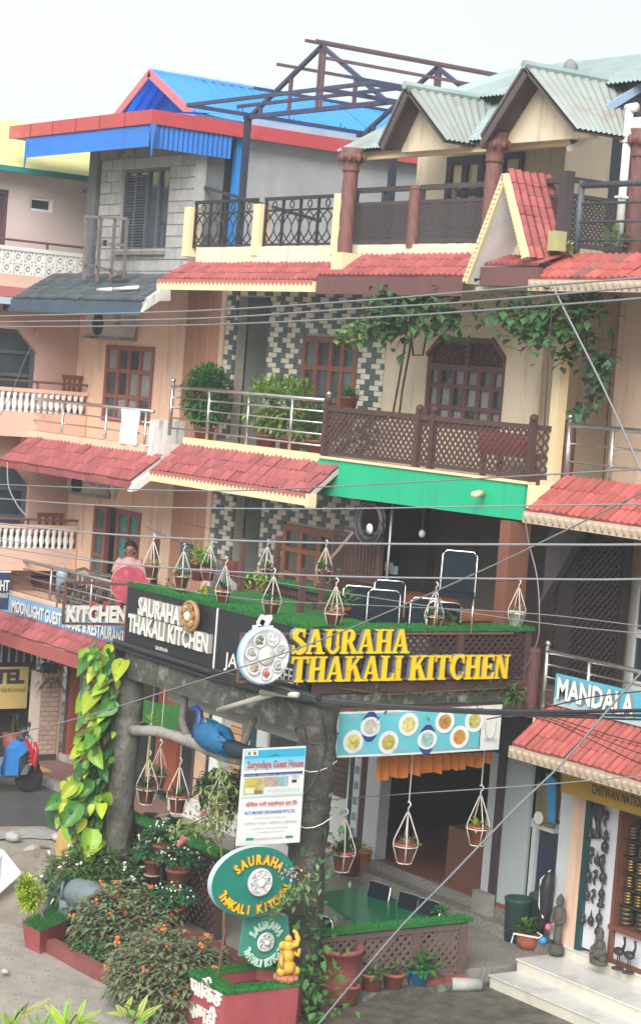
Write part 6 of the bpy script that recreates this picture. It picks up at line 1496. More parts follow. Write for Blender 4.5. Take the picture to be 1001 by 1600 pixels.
for i in range(700):
    t_ = i/700; z = .95+2.75*t_+random.uniform(-.1,.1)
    cx = tlp[0].x+(tlp[3].x-tlp[0].x)*(z/3.6); top = max(0, (z-3.0)/.7)
    a = math.radians(random.triangular(195, 318, 243)); rad = random.uniform(.2,.56)*(1+.55*math.exp(-((z-1.7)/.55)**2)*random.random())*(1.05-.2*abs(z-1.4)/2.2)*(1+.12*math.sin(z*5.3))*(1+.55*max(0, (z-2.85)/.8)*random.random())
    if a > math.radians(285) and 1.2 < z < 2.9 and random.random() < .8: continue
    if z < 1.55 and a < math.radians(238) and random.random() < .85: continue
    out = V((math.cos(a), math.sin(a), 0))
    p = V((cx, -3.3, z))+out*rad
    d = (out*random.uniform(.0,.5)+V((random.uniform(-.7,.5), random.uniform(-.7,.3), -.6+random.uniform(-.35,.35)))).normalized()
    nrm = (V((.8,-.55,.35))+out*.4+V((random.uniform(-.5,.5), random.uniform(-.5,.5), random.uniform(-.2,.5))))
    sx = d.cross(nrm).normalized(); nz = sx.cross(d)
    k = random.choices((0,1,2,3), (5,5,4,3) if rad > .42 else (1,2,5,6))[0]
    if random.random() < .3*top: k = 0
    s_ = random.choice((.32,.45,.55,.7,.85,1.1))*random.uniform(.85,1.15)
    if random.random() < .04: k = 4
    PL.append((s_*(1.3 if rad > .4 else 1), k, frame_m(p, sx*s_, d*s_, nz*s_)))
PL.sort(key=lambda q: -q[0])
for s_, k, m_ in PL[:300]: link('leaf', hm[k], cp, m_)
for kk in range(5):         # the small and covered leaves, joined
    b = MB()
    for s_, k, m_ in PL[300:]:
        if k == kk: b.add([m_ @ v.co for v in hm[k].vertices], [list(f.vertices) for f in hm[k].polygons])
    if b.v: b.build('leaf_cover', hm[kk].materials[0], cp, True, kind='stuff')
for i in range(5):
    b = MB().tube([V((tlp[0].x+.1*i-.3, -3.62+.05*i, .2)), V((tlp[1].x+.1*i-.3, -3.66+.04*i, 1.4)), V((tlp[3].x+.08*i-.25, -3.62+.04*i, 3.3))], .018, 5); b.build('stem', STEMM, cp)
# ---------------- creepers on the right trunk
def creeper(name, label, path, n, L, w_, m, spread=.12, group=None, stem_r=.01, cat='plant'):
    P = [V(p) for p in path]; t = thing(name, label, cat, P[0], group)
    MB().tube(P, stem_r, 5).build('stem', STEMM, t)
    b = MB()
    for i in range(n):
        s_ = random.random()*(len(P)-1); k = min(int(s_), len(P)-2); q = P[k].lerp(P[k+1], s_-k)+V((random.gauss(0,1), random.gauss(0,1), random.gauss(0,1)))*spread*.5
        leaf(b, q, V((random.uniform(-1,1), random.uniform(-1,.4), random.uniform(-.8,.5))), L*random.uniform(.6,1.3), w_*random.uniform(.7,1.2))
    b.build('foliage', m, t, kind='stuff'); return t
GL = mat('blue_green_leaf', (.06,.17,.07), .5, .3, 6)
X4 = .45
creeper('creeper', 'thin creeper with small leaves on the right side of the corner trunk', [fx(510,1255,.2), fx(500,1330,.2), fx(492,1400,.3), fx(497,1460,.3)], 130, .12, .07, GL, .25)
creeper('creeper', 'spray of pale leaves hanging in front of the oval green sign', [fx(483,1362,.75), fx(470,1385,.8), fx(450,1405,.8), fx(428,1425,.8)], 110, .12, .055, mat('pale_green_leaf', (.14,.27,.10), .5, .25, 6), .16)
creeper('creeper', 'leafy creeper with round leaves at the foot of the corner trunk', [fx(480,1590,.6), fx(478,1540,.55), fx(490,1510,.5), fx(480,1480,.5)], 170, .14, .09, mat('mid_green_round_leaf', (.07,.2,.045), .5, .25, 6), .42)
creeper('flower_spike', 'small pink flower spike beside the oval green sign', [fx(443,1365,.8), fx(465,1362,.78)], 40, .05, .03, mat('pink_flower', (.62,.4,.45), .7), .09, cat='flower')
creeper('creeper', 'moss and small ferns along the dark beam under the yellow letters', [fx(530,1075,.06), fx(600,1085,.06), fx(700,1080,.06), fx(790,1075,.06)], 220, .1, .04, mat('mossy_leaf', (.035,.08,.03), .7, .3, 6), .3)
creeper('fern', 'bright green fern at the end of the beam beside the terracotta post', [fx(800,1105,.1), fx(806,1080,.12), fx(803,1068,.12)], 26, .22, .07, LEAF, .1)
for k, (a_, b_) in enumerate((((470,1125),(450,1210)), ((500,1110),(478,1240)))):
    P = [fx(a_[0], a_[1], .42)]; 
    for i in range(1, 9): t_ = i/8; P.append(fx(a_[0]+(b_[0]-a_[0])*t_+18*math.sin(t_*3.1), a_[1]+(b_[1]-a_[1])*t_, .42))
    single('loose_cable', MB().tube(P, .012, 5), BLACKM, ['loose black cable loop high on the corner trunk beside the guest house sign', 'loose black cable hanging down the corner trunk'][k], 'cable', 'loose cables on the corner trunk', True)
for k in range(5):
    zc = 2.0+.34*k; P = [V((.1+.27*math.cos(a), -3.3+.27*math.sin(a), zc+.06*math.sin(a*2))) for a in [i*math.pi/8 for i in range(17)]]
    MB().tube(P, .008, 4).build('binding_wire', [BLACKM, ROPE][k % 2], tr)
# ================================================================== signs on the corner trunk
def side_sign(name, label, px, x, th, m, cat='sign'):
    """board seen with corners px = tl, tr, br, bl in the plane x"""
    C = [fx(*p, x) for p in px]; t = thing(name, label, cat, C[3]); MB().prism([C[3], C[2], C[1], C[0]], (-th, 0, 0)).build('board', m, t); return t, C
XSg = .45
t, C = side_sign('guest_house_sign', 'white and blue notice board of a guest house and money exchange on the corner trunk', ((382,1171),(478,1166),(468,1316),(370,1322)), XSg, .03, WP)
tl_, tr2, br_, bl_ = C
def spt(s_, t_): return (bl_+(br_-bl_)*s_)*(1-t_)+(tl_+(tr2-tl_)*s_)*t_
def patch(par, name, s0, s1, t0, t1, m, off): b = MB(); b.add([spt(s0,t0)+X3*off, spt(s1,t0)+X3*off, spt(s1,t1)+X3*off, spt(s0,t1)+X3*off], [(0,1,2,3)]); return b.build(name, m, par)
BLP = mat('print_sky_blue', (.04,.40,.66), .45, .05, 2); BLP2 = mat('print_pale_blue', (.36,.62,.74), .45, .05, 2)
patch(t, 'blue_band', .01, .99, .90, .985, BLP, .003); patch(t, 'blue_band', .01, .99, .85, .90, mat('print_mid_blue', (.18,.52,.70), .45), .003); patch(t, 'blue_band', .01, .99, .78, .85, BLP2, .003)
patch(t, 'logo_field', .02, .22, .93, .98, WP, .006)
for k, c in enumerate(((.15,.3,.12),(.5,.1,.12))): patch(t, 'logo', .05+.09*k, .10+.09*k, .94, .972, mat(f'print_logo_{["green","red"][k]}', c), .008)
b = MB(); b.add([spt(.38,.905)+X3*.006, spt(.50,.925)+X3*.006, spt(.60,.91)+X3*.006, spt(.50,.935)+X3*.006], [(0,1,3),(1,2,3)]); b.build('bird_logo', mat('print_dark_green', (.03,.14,.12)), t)
PRED = mat('print_red', (.52,.05,.06), .5); PNAVY = mat('print_navy', (.03,.06,.28), .5); PGR = mat('print_grey', (.36,.40,.44), .5); PBL = mat('print_blue', (.03,.12,.45), .5)
su = (tl_-bl_).normalized(); sr = (br_-bl_).normalized(); WID = (br_-bl_).length; HGT = (tl_-bl_).length
def st_(s, s0, s1, t0, h, m, bold=.0): text(s, spt(s0, t0)+X3*.008, sr, su, h*HGT, m, t, width=(s1-s0)*WID, depth=.003, bold=bold)
st_('Suryodaya Guest House', .06, .95, .805, .075, PRED, .02)
patch(t, 'navy_strip', .02, .97, .715, .745, PNAVY, .004); st_('AC ROOM  CONFERENCE HALL  FREE PARKING SERVICE', .03, .95, .722, .014, WP)
patch(t, 'photo', .03, .36, .53, .70, mat('photo_yellow_room', (.50,.47,.18), .5, .35, 12), .004); patch(t, 'photo', .36, .56, .60, .70, mat('photo_beige_room', (.48,.38,.32), .5, .35, 14), .0045); patch(t, 'photo', .56, .74, .60, .70, mat('photo_blue_room', (.25,.38,.42), .5, .35, 14), .005)
patch(t, 'photo', .05, .2, .54, .60, mat('photo_pale_bed', (.62,.62,.42), .5, .1), .006); patch(t, 'photo', .2, .33, .53, .57, mat('photo_brown_floor', (.28,.16,.08), .5, .1), .006); patch(t, 'photo', .08,.22,.63,.68, mat('photo_gold_headboard', (.5,.42,.08), .5, .1), .006)
patch(t, 'pictogram', .80, .88, .63, .66, BLACKM, .005)
for k in range(3): patch(t, 'pictogram', .80+.0*k, .92-.02*k, .675+.012*k, .68+.012*k, PGR, .005)
for k in range(2): st_('WELCOME TO OUR GUEST HOUSE', .40, .93, .565-.02*k, .011, PGR)
patch(t, 'joint_strip', .0, 1.0, .50, .525, mat('print_pale_teal', (.52,.68,.68), .5), .005); patch(t, 'joint_line', .0, 1.0, .496, .5, PGR, .006)
st_('के\u093fशस मनी एक्चेन्ज प्रा.\u093fल', .08, .90, .405, .04, PRED, .012)
st_('KC\u2019S MONEY EXCHANGE PVT.LTD.', .08, .88, .325, .032, PBL, .02)
for k, (s0, s1, s) in enumerate(((.22,.74,'GOVERNMENT LICENSED'), (.08,.92,'दिनेश मार्ग चितवन सौराहा'), (.2,.78,'LICENSED BY NEPAL RASTRA BANK'), (.3,.72,'SAURAHA CHITWAN'))): st_(s, s0, s1, (.275,.215,.165,.125)[k], (.012,.024,.014,.014)[k], PGR)
st_('EXCHANGE COUNTER', .26, .72, .055, .018, mat('print_pinkish', (.42,.22,.28)))
for s0 in (.13, .76): patch(t, 'green_arrow', s0, s0+.12, .052, .078, mat('print_green', (.02,.28,.14)), .005)
# oval board
ov = thing('oval_sign', 'oval green board with yellow letters SAURAHA THAKALI KITCHEN and a round dish', 'sign', (0,0,0))
XO = .7; co = fx(397, 1378, XO); ov.location = co; ORG[ov.name] = co
ra = abs(fx(461,1378,XO).y-fx(332,1378,XO).y)/2; rb3 = abs(fx(397,1324,XO).z-fx(397,1432,XO).z)/2
GO = mat('oval_green', (.012,.20,.15), .45, .06, 2)
b = MB(); b.prism([co+Y3*(ra*math.cos(a))+Z3*(rb3*math.sin(a)) for a in [i*2*math.pi/48 for i in range(48)]], (-.09,0,0)); ovb = b.build('board', [GO], ov)
b = MB(); 
for i in range(49):
    a = i*2*math.pi/48
    for dx in (.001, -.092): b.v.append(co+Y3*(ra*1.008*math.cos(a))+Z3*(rb3*1.008*math.sin(a))+X3*dx)
for i in range(48): b.f.append([2*i, 2*i+1, 2*i+3, 2*i+2]); b.mi.append(0)
b.build('edge_band', mat('pale_aluminium_edge', (.45,.58,.62), .4), ov)
dish(ov, co+V((.01,.06,.0)), (1,0,0), ra*.275, mat('pale_rim', (.6,.5,.5), .4), mat('white_enamel', ()), [FOOD[1], FOOD[6], mat('food_silver', (.5,.48,.5), .5, .3, 14), FOOD[1], mat('food_lilac', (.45,.4,.45), .5, .3, 14)], .05, 7)
def arc_letters(par, s, c, rx, rz, a0, a1, h, m, side, flip=False):
    n_ = len(s)
    for i, chh in enumerate(s):
        if chh == ' ': continue
        a = math.radians(a0+(a1-a0)*i/(n_-1)); p = c+Y3*(rx*math.cos(a))+Z3*(rz*math.sin(a))
        tang = (Y3*(-rx*math.sin(a))+Z3*(rz*math.cos(a))).normalized()
        rgt = tang if flip else -tang; upv = X3.cross(rgt)
        me = text_mesh(chh, 1., 0., .05); xs = [v.co.x for v in me.vertices]; w_ = (max(xs)-min(xs)); sc_ = h/.73*.80
        letters(par, chh, p-rgt*(w_*sc_/2)-upv*(h/2), rgt, upv, h, w_*sc_, .03, m, side, .05); bpy.data.meshes.remove(me)
YL2 = mat('oval_yellow', (.80,.52,.02), .4); OS = mat('letter_side_orange', (.40,.13,.03), .5)
arc_letters(ov, 'SAURAHA', co+X3*.001+Y3*.03, ra*.66, rb3*.66, 141, 39, rb3*.27, YL2, OS)
arc_letters(ov, 'THAKALI KITCHEN', co+X3*.001, ra*.80, rb3*.78, 202, 341, rb3*.255, YL2, OS, True)
for dy in (-.15, .2): MB().beam(co+V((-.11, dy, -.3)), co+V((-.11, dy, .3)), .03).build('bracket', RUST, ov)
MB().beam(co+V((-.11, -.2, 0)), (.15, -3.3, co.z), .04).build('bracket', RUST, ov)
# second green board below, mostly hidden
t, C = side_sign('green_sign', 'teal green board with white letters half hidden behind the golden figure', ((383,1434),(450,1430),(455,1500),(374,1494)), .52, .04, mat('teal_green_board', (.05,.27,.21), .45, .06, 2))
q = C[0]+V((.004, .30, -.31))
arc_letters(t, 'SAURAHA', q, .22, .21, 150, 30, .09, mat('pale_green_letter', (.5,.72,.6)), mat('pale_green_letter', ()))
dish(t, q+V((.006,0,0)), (1,0,0), .11, WHITE, mat('white_enamel', ()), [FOOD[1], FOOD[6], FOOD[2]], .03, 6)
arc_letters(t, 'THAKALI KITCHEN', q, .255, .25, 200, 340, .085, mat('pale_green_letter', ()), mat('pale_green_letter', ()), True)
# ================================================================== red hexagonal planter with Nepali lettering
PR = mat('red_planter_paint', (.33,.068,.078), .6, .14, 2, .1, stain=(.17,.04,.045), sscale=2.0, samt=.8, streak=True)
XP = .95; pc = fx(354, 1545, XP); pr2 = fx(467, 1536, XP); zp = (pc.z+pr2.z)/2; pl_ = fy(298, 1512, pc.y)
hx = thing('planter', 'red hexagonal planter with green turf rim and white Nepali lettering', 'planter', (pc.x, pc.y, 0))
back = fz(330, 1482, zp), fz(450, 1488, zp)
A1, A2, A3 = V((pl_.x, pc.y, zp)), V((pc.x, pc.y, zp)), V((pc.x, pr2.y, zp)); A4 = V((pc.x-.55, pr2.y+.45, zp)); A5 = V((pl_.x-.1, pc.y+1.0, zp))
hexo = [A1, A2, A3, A4, A5]; cen = sum(hexo, V((0,0,0)))/5
b = MB()
for i in range(5):
    p, q = hexo[i], hexo[(i+1) % 5]; b.add([V((p.x,p.y,0)), V((q.x,q.y,0)), q-Z3*.04, p-Z3*.04], [(0,1,2,3)])
    ip, iq = p.lerp(cen, .28), q.lerp(cen, .28); b.add([V((ip.x,ip.y,zp-.4)), V((iq.x,iq.y,zp-.4)), iq-Z3*.04, ip-Z3*.04], [(3,2,1,0)])
b.build('wall', PR, hx)
b = MB(); b.add([h_.lerp(cen, .28)-Z3*.18 for h_ in hexo], [[0,1,2,3,4]]); b.build('soil', SOIL, hx)
b = MB(); bl2 = MB()
for i in range(5):
    p, q = hexo[i].lerp(cen, -.03), hexo[(i+1) % 5].lerp(cen, -.03); ip, iq = hexo[i].lerp(cen, .3), hexo[(i+1) % 5].lerp(cen, .3)
    b.add([p-Z3*.05, q-Z3*.05, q, p, ip, iq, ip-Z3*.05, iq-Z3*.05], [(0,1,2,3), (3,2,5,4), (4,5,7,6)])
    for _ in range(700):
        s_, r_ = random.random(), random.random(); o = (p.lerp(q, s_)).lerp(ip.lerp(iq, s_), r_); bl2.add([o+V((-.008,0,0)), o+V((.008,0.003,0)), o+V((random.uniform(-.03,.03), random.uniform(-.03,.03), random.uniform(.01,.03)))], [(0,1,2)])
    for _ in range(200):
        o = p.lerp(q, random.random())-Z3*random.uniform(0,.05); bl2.add([o+V((-.008,0,0)), o+V((.008,.003,0)), o+(o-cen).normalized()*.03+Z3*.0], [(0,1,2)])
tf = b.build('turf', TURFG, hx); bl2.build('turf_blades', TURFG, tf, kind='stuff')
# lettering on the street face, reading down to the right
WL = mat('white_letter_face', ())
fdir = (A2-A1).normalized(); nf = -Y3; wd = (A2-A1).length
def nep(s, o, h, width, par, hook=None):
    me = text(s, o, fdir, Z3, h, WL, par, width=width, bold=.022, depth=.02); return me
nep('पा\u093fकङ', A1+V((.05,-.004,-.225)), .19, wd*.86, hx)
nep('पछाडी', A1+V((.05,-.004,-.50)), .19, wd*.74, hx)
hk = A1+V((.05+wd*.50, -.025, -.005)); MB().tube([hk+V((.05*math.cos(a), 0, .05*math.sin(a))) for a in [math.pi*(.05+.12*i) for i in range(10)]], .014, 5).build('reph_stroke', WL, hx)
# stake, little tree in the planter, golden figure
sk = fx(340, 1530, .55); single('thin_stake', MB().tube([(sk.x-.2, sk.y+.1, zp-.3), fx(352,1450,.45)], .014, 6), RUST, 'thin rusty stake standing in the red hexagonal planter', 'stake')
GOLD = mat('gold_paint', (.62,.36,.04), .42, .2, 8, .3, 60, spec=.5, stain=(.26,.13,.03), sscale=9, samt=.7); 
gp = fx(447, 1518, .86); gp0 = gp.copy(); t = thing('golden_figure', 'golden seated elephant-headed figure on the rim of the red planter', 'statue', gp)
b = MB(); b.lathe([(.16,-.12),(.18,-.08),(.17,-.02),(.14,.0)], gp, 14); 
for k in range(10): a = k*math.pi/5; b.ball(gp+V((.17*math.cos(a), .17*math.sin(a), -.05)), .045, 5)
b.build('lotus_base', mat('dusky_pink_gold', (.42,.16,.10), .5, .2, 8), t, True)
b = MB(); b.ball(gp+Z3*.12, .15, 8, sx=1.1, sz=.85); b.ball(gp+Z3*.29, .115, 8, sz=1.1); b.ball(gp+V((.04,-.13,.06)), .075, 6); b.ball(gp+V((.06,.14,.06)), .075, 6)
b.tube([gp+V((0,-.11,.34)), gp+V((.08,-.17,.24)), gp+V((.1,-.15,.14))], [.045,.04,.03], 7); b.tube([gp+V((0,.11,.34)), gp+V((.05,.18,.30)), gp+V((.08,.16,.42))], [.045,.04,.03], 7); b.build('body', GOLD, t, True)
b = MB(); b.ball(gp+Z3*.46, .09, 8, sz=1.15); b.tube([gp+V((.07,.02,.48)), gp+V((.11,.08,.50)), gp+V((.10,.11,.58)), gp+V((.07,.08,.68)), gp+V((.06,.03,.72))], [.055,.05,.045,.035,.02], 8); b.ball(gp+V((0,-.11,.47)), .07, 6, sx=.4); b.ball(gp+V((0,.11,.47)), .07, 6, sx=.4); b.lathe([(.07,.54),(.05,.60),(.0,.64)], gp, 8); b.build('head', GOLD, t, True)

for c_ in t.children:
    for v_ in c_.data.vertices: v_.co = gp0+V((0,0,-.12))+(v_.co-gp0+V((0,0,.12)))*.74
fe = MB(); fe2 = MB(); random.seed(51)
for i in range(150):
    s_ = random.random(); a = random.uniform(-1.9, 1.0); c_ = bp(310,1134,yb2).lerp(bp(358,1168,yb2), s_); R_ = .205*math.sin(math.pi*(.16+.72*s_)); 
    o = c_+V((-.57,-.82,0))*0+V((.82,-.57,0))*(R_*math.cos(a))+Z3*(R_*math.sin(a)*-1); leaf(fe if i % 3 else fe2, o, (bp(358,1168,yb2)-bp(310,1134,yb2)).normalized()+V((.1,-.1,random.uniform(-.3,.1))), .11, .055, .1)
fe.build('feather', mat('peacock_teal_feather', (.015,.22,.40), .3, .3, 12), pk, kind='stuff'); fe2.build('feather', PBD, pk, kind='stuff')
# ================================================================== left side: signs, railing, people and things on the first floor
z0L = fy(30, 935, .05).z
railing('steel_railing', 'stainless steel railing before the door where a person stands', [(fy(17,900,.05).x, .05, z0L), (fy(203,930,.05).x, .05, z0L)], 3.93-z0L, 4, STEELD, [0, .36, .7, 1], group='stainless steel railings')
BB = mat('sign_blue_print', (.22,.42,.62), .5, .1, 3)
mo = thing('guest_house_board', 'long narrow blue and white board reading MOONLIGHT GUEST HOUSE above the red tiles', 'sign', (-12, -.2, 3))
pa, pb = fy(8, 955, -.2), fy(200, 1003, -.2); zl = (pa.z+pb.z)/2
MB().box(pa.x-.4, pb.x, -.2, -.17, zl-.05, zl+.28).build('board', BB, mo)
letters(mo, 'MOONLIGHT GUEST HOUSE & RESTAURANT', V((pa.x+.35, -.201, zl+.0)), X3, Z3, .22, pb.x-pa.x-.40, .04, LW, mat('letter_side_blue', (.2,.33,.5)), .03)
# open frame with cut-out letters, turned to the side street
XK = -9.95; kf = thing('framed_sign', 'brown metal frame with big white letters left of the black sign board', 'sign', fx(150,945,XK))
kC = [fx(*p, XK) for p in ((103,909),(205,914),(200,976),(98,974))]
for i in range(4): MB().beam(kC[i], kC[(i+1) % 4], .04, .04, up=X3).build('frame_bar', RUST, kf)
kz = fx(100,951,XK).z; MB().beam(V((XK, kC[0].y, kz)), V((XK, kC[1].y, kz)), .03, .03, up=X3).build('frame_bar', RUST, kf)
letters(kf, 'KITCHEN', V((XK+.01, kC[3].y+.04, kC[3].z+.04)), Y3, Z3, .26, kC[2].y-kC[3].y-.1, .04, LW, LSIDE, .05)
MB().box(XK-.05, XK-.03, kC[3].y, kC[2].y, kC[3].z+.02, kC[3].z+.15).build('back_strip', mat('pale_blue_strip', ()), kf)
for k, yk_ in enumerate((.42,.62,.8)): MB().box(XK-.045, XK-.02, kC[3].y+(kC[2].y-kC[3].y)*yk_, kC[3].y+(kC[2].y-kC[3].y)*yk_+.09, kC[3].z+.1, kC[3].z+.36).build('red_panel', mat('red_plastic_panel', (.5,.06,.06), .5), kf)
XH2 = -12.9; hC = [fx(*p, XH2) for p in ((-60,889),(18,892),(13,953),(-64,950))]
ht = thing('side_sign', 'dark blue sign ending in white letters HT at the left edge', 'sign', hC[1]); MB().prism([hC[3], hC[2], hC[1], hC[0]], (-.06,0,0)).build('board', mat('dark_blue_board', (.04,.06,.14), .45), ht)
a = fx(-52, 922, XH2); b_ = fx(14, 924, XH2); text('MOONLIGHT', V((XH2+.002, a.y, a.z)), Y3, Z3, .19, LW, ht, width=b_.y-a.y, bold=.02, depth=.01); text('GUEST HOUSE & RESTAURANT', V((XH2+.002, a.y, a.z-.13)), Y3, Z3, .09, LW, ht, width=b_.y-a.y, bold=.01, depth=.003)
MB().box(XH2+.001, XH2+.003, hC[0].y, hC[1].y, hC[1].z-.03, hC[1].z+.0).build('edge_strip', WHITE, ht)
# plastic chairs
PLC = mat('grey_brown_plastic', (.11,.10,.10), .5, .12, 4)
def plastic_chair():
    t = thing('plastic_chair', 'x', 'chair', (0,0,0), 'dark plastic chairs on the guest house balcony'); b = MB(); w_ = .24
    prof = [(-w_,.42),(-w_*.95,.75),(-w_*.6,.9),(0,.95),(w_*.6,.9),(w_*.95,.75),(w_,.42)]
    b.tube([(x, .02+(z-.42)*.2, z) for x, z in prof], .03, 6); b.build('back_frame', PLC, t, True)
    for k in range(4): x = -w_*.6+k*w_*.4; MB().box(x-.028, x+.028, .07, .09, .45, .86).build('back_slat', PLC, t)
    MB().box(-w_, w_, -.42, .06, .40, .45).build('seat', PLC, t)
    for sx in (-1, 1):
        for yy in (-.38, .02): MB().beam((sx*(w_-.03), yy, .4), (sx*(w_+.01), yy, 0), .05).build('leg', PLC, t)
        MB().tube([(sx*w_, .08, .66), (sx*(w_+.03), -.2, .66), (sx*(w_+.02), -.38, .42)], .025, 6).build('arm', PLC, t, True)
    return t
pc0 = plastic_chair(); labs = ['dark plastic chair on the guest house balcony, farthest from the red table top', 'dark plastic chair between two others on the guest house balcony', 'dark plastic chair on the balcony right beside the red table top']
for k, (px, py) in enumerate(((127,888),(149,893),(166,898))):
    q = fy(px, py, .45); m_ = T((q.x, q.y, q.z-.96), math.radians(35))
    if k == 0: pc0.matrix_basis = m_; pc0['label'] = labs[0]
    else: copy_of(pc0, m_, labs[k])
dk = thing('dark_crate', 'dark table with clutter behind the steel railing of the guest house', 'table', fy(60, 900, .5)); p = fy(62, 905, .5)
MB().box(p.x-.9, p.x+.7, .5, 1.0, p.z-.12, p.z+.02).build('table_top', DARKW, dk); MB().box(p.x-.85, p.x+.65, .55, .95, 3.0, p.z-.13).build('base', mat('dusky_brown_board', (.2,.11,.08), .7), dk)
p = fy(97, 905, .45); t = thing('water_bottle', 'blue and white water jar standing behind the steel railing', 'jar', (p.x,.45,3.3)); MB().lathe([(.1,0),(.11,.3),(.09,.36),(.04,.40),(.04,.44),(0,.44)], (p.x,.45,p.z-.2), 12).build('jar', mat('pale_blue_jar', (.35,.5,.65), .3), t, True)
# person behind a round red table top
def person():
    q = fy(205, 848, .45); hz_ = q.z; fl = 3.02; H = hz_-fl; x, y = q.x, q.y
    t = thing('person', 'person in a pink shirt standing on the balcony holding a round red table top', 'person', (x, y, fl))
    SK = mat('brown_skin', (.36,.19,.12), .55, .08, 6); SHI = mat('pink_shirt', (.62,.36,.37), .8, .12, 8); HAIR = mat('black_hair', (.012,.01,.012), .5, .2, 20); TRO = mat('dark_trousers', (.05,.05,.07), .8)
    s = H/1.6; fw = V((.72,-.69,0)); sd = V((.69,.72,0)); c = V((x,y,fl))
    P = lambda a, f, z: c+sd*(a*s)+fw*(f*s)+Z3*(z*s)
    vs = [P(0,0,.88), P(0,0,1.05), P(0,0,1.25), P(0,.0,1.33), P(0,.01,1.39), P(0,.02,1.47), P(0,.02,1.56),
          P(-.17,0,1.27), P(-.24,.06,1.02), P(-.2,.25,.93), P(.17,0,1.27), P(.24,.06,1.02), P(.2,.25,.93),
          P(-.09,0,.82), P(-.10,.02,.45), P(-.10,0,.06), P(-.1,.12,.03), P(.09,0,.82), P(.10,.02,.45), P(.10,0,.06), P(.1,.12,.03)]
    es = [(0,1),(1,2),(2,3),(3,4),(4,5),(5,6),(2,7),(7,8),(8,9),(2,10),(10,11),(11,12),(0,13),(13,14),(14,15),(15,16),(0,17),(17,18),(18,19),(19,20)]
    rs = [.13,.12,.13,.055,.052,.085,.07,.06,.045,.035,.06,.045,.035,.085,.06,.045,.04,.085,.06,.045,.04]
    me = bpy.data.meshes.new('body'); me.from_pydata([tuple(v) for v in vs], es, []); o = link('body', me, t)
    me.materials.append(SK); sm = o.modifiers.new('skin', 'SKIN'); 
    for i, r in enumerate(rs): me.skin_vertices[0].data[i].radius = (r*s, r*s*(.8 if i < 3 else 1)); 
    me.skin_vertices[0].data[0].use_root = True; sm.use_smooth_shade = True; ss_ = o.modifiers.new('smooth', 'SUBSURF'); ss_.levels = ss_.render_levels = 2
    b = MB(); n = 14
    for (z, rx, ry) in ((.80,.165,.12),(.95,.17,.125),(1.15,.185,.135),(1.27,.19,.12),(1.325,.10,.085),(1.35,.07,.068)):
        for i in range(n): a = 2*math.pi*i/n; b.v.append(P(rx*math.cos(a), ry*math.sin(a), z))
    for k in range(5):
        for i in range(n): b.f.append([k*n+i, k*n+(i+1) % n, (k+1)*n+(i+1) % n, (k+1)*n+i]); b.mi.append(0)
    for sg in (-1, 1): b.tube([P(sg*.13,0,1.28), P(sg*.2,.01,1.2), P(sg*.245,.05,1.05)], [.085*s,.08*s,.07*s], 9)
    b.build('shirt', SHI, t, True)
    b = MB(); b.lathe([(.17*s,.78*s),(.17*s,.9*s)], c, 12, .95, .75)
    for sg in (-1, 1): b.tube([P(sg*.085,0,.84), P(sg*.1,.02,.45), P(sg*.1,0,.1)], [.105*s,.08*s,.065*s], 10)
    b.build('trousers', TRO, t, True)
    b = MB(); hc = P(0,-.01,1.50); k0 = len(b.v); b.ball(hc, .12*s, 10, sz=1.12); b.v = [v if (v-hc).dot(fw) < .055*s or v.z > hc.z+.055*s else v-fw*(.07*s)+Z3*0 for v in b.v]; b.build('hair', HAIR, t, True)
    for sg in (-1, 1):
        MB().ball(P(sg*.034,.098,1.475), .011*s, 6).build('eye', mat('dark_eye', (.02,.015,.015), .3), t); MB().ball(P(sg*.09,.01,1.455), .024*s, 6, sx=.6).build('ear', SK, t, True)
    MB().tube([P(0,.10,1.475), P(0,.12,1.44)], [.012*s,.018*s], 6).build('nose', SK, t, True); MB().ball(P(0,.098,1.405), .02*s, 6, sz=.4).build('mouth', mat('lip_brown', (.25,.09,.07), .5), t, True)
    for sg in (-1, 1):      # hands closing on the rim: palm, four fingers, thumb
        h = P(sg*.19,.28,.95); MB().ball(h, .04*s, 7, sz=1.2).build('palm', SK, t, True)
        for f_ in range(4): MB().tube([h+sd*((f_-1.5)*.019*s)+Z3*.03*s, h+sd*((f_-1.5)*.02*s)+fw*.035*s+Z3*(.055+.006*(f_ % 2))*s, h+sd*((f_-1.5)*.02*s)+fw*.06*s+Z3*.025*s], [.011*s,.010*s,.008*s], 6).build('finger', SK, t, True)
        MB().tube([h-sd*sg*.035*s, h-sd*sg*.06*s+fw*.03*s+Z3*.02*s], [.012*s,.009*s], 6).build('thumb', SK, t, True)
person()
dc = fy(203, 913, .02); nrm = V((.84,-.52,.10)).normalized(); rr_, uu_ = ortho(nrm)
rt = thing('round_table_top', 'round red patterned table top held upright on the balcony', 'table top', dc)
RP = mat('pink_red_print', (.46,.045,.085), .55, .3, 9, stain=(.60,.2,.25), sscale=11, samt=.9)
MB().lathe([(.30,-.02),(.315,-.02),(.32,-.0),(.315,.02),(.0,.02)], dc, 32, axis=(rr_, uu_, nrm)).build('top', RP, rt)
MB().lathe([(.318,-.022),(.326,-.02),(.326,.018),(.318,.021)], dc, 32, axis=(rr_, uu_, nrm), caps=False).build('rim', mat('pale_pink_rim', (.62,.35,.38), .5), rt, True)
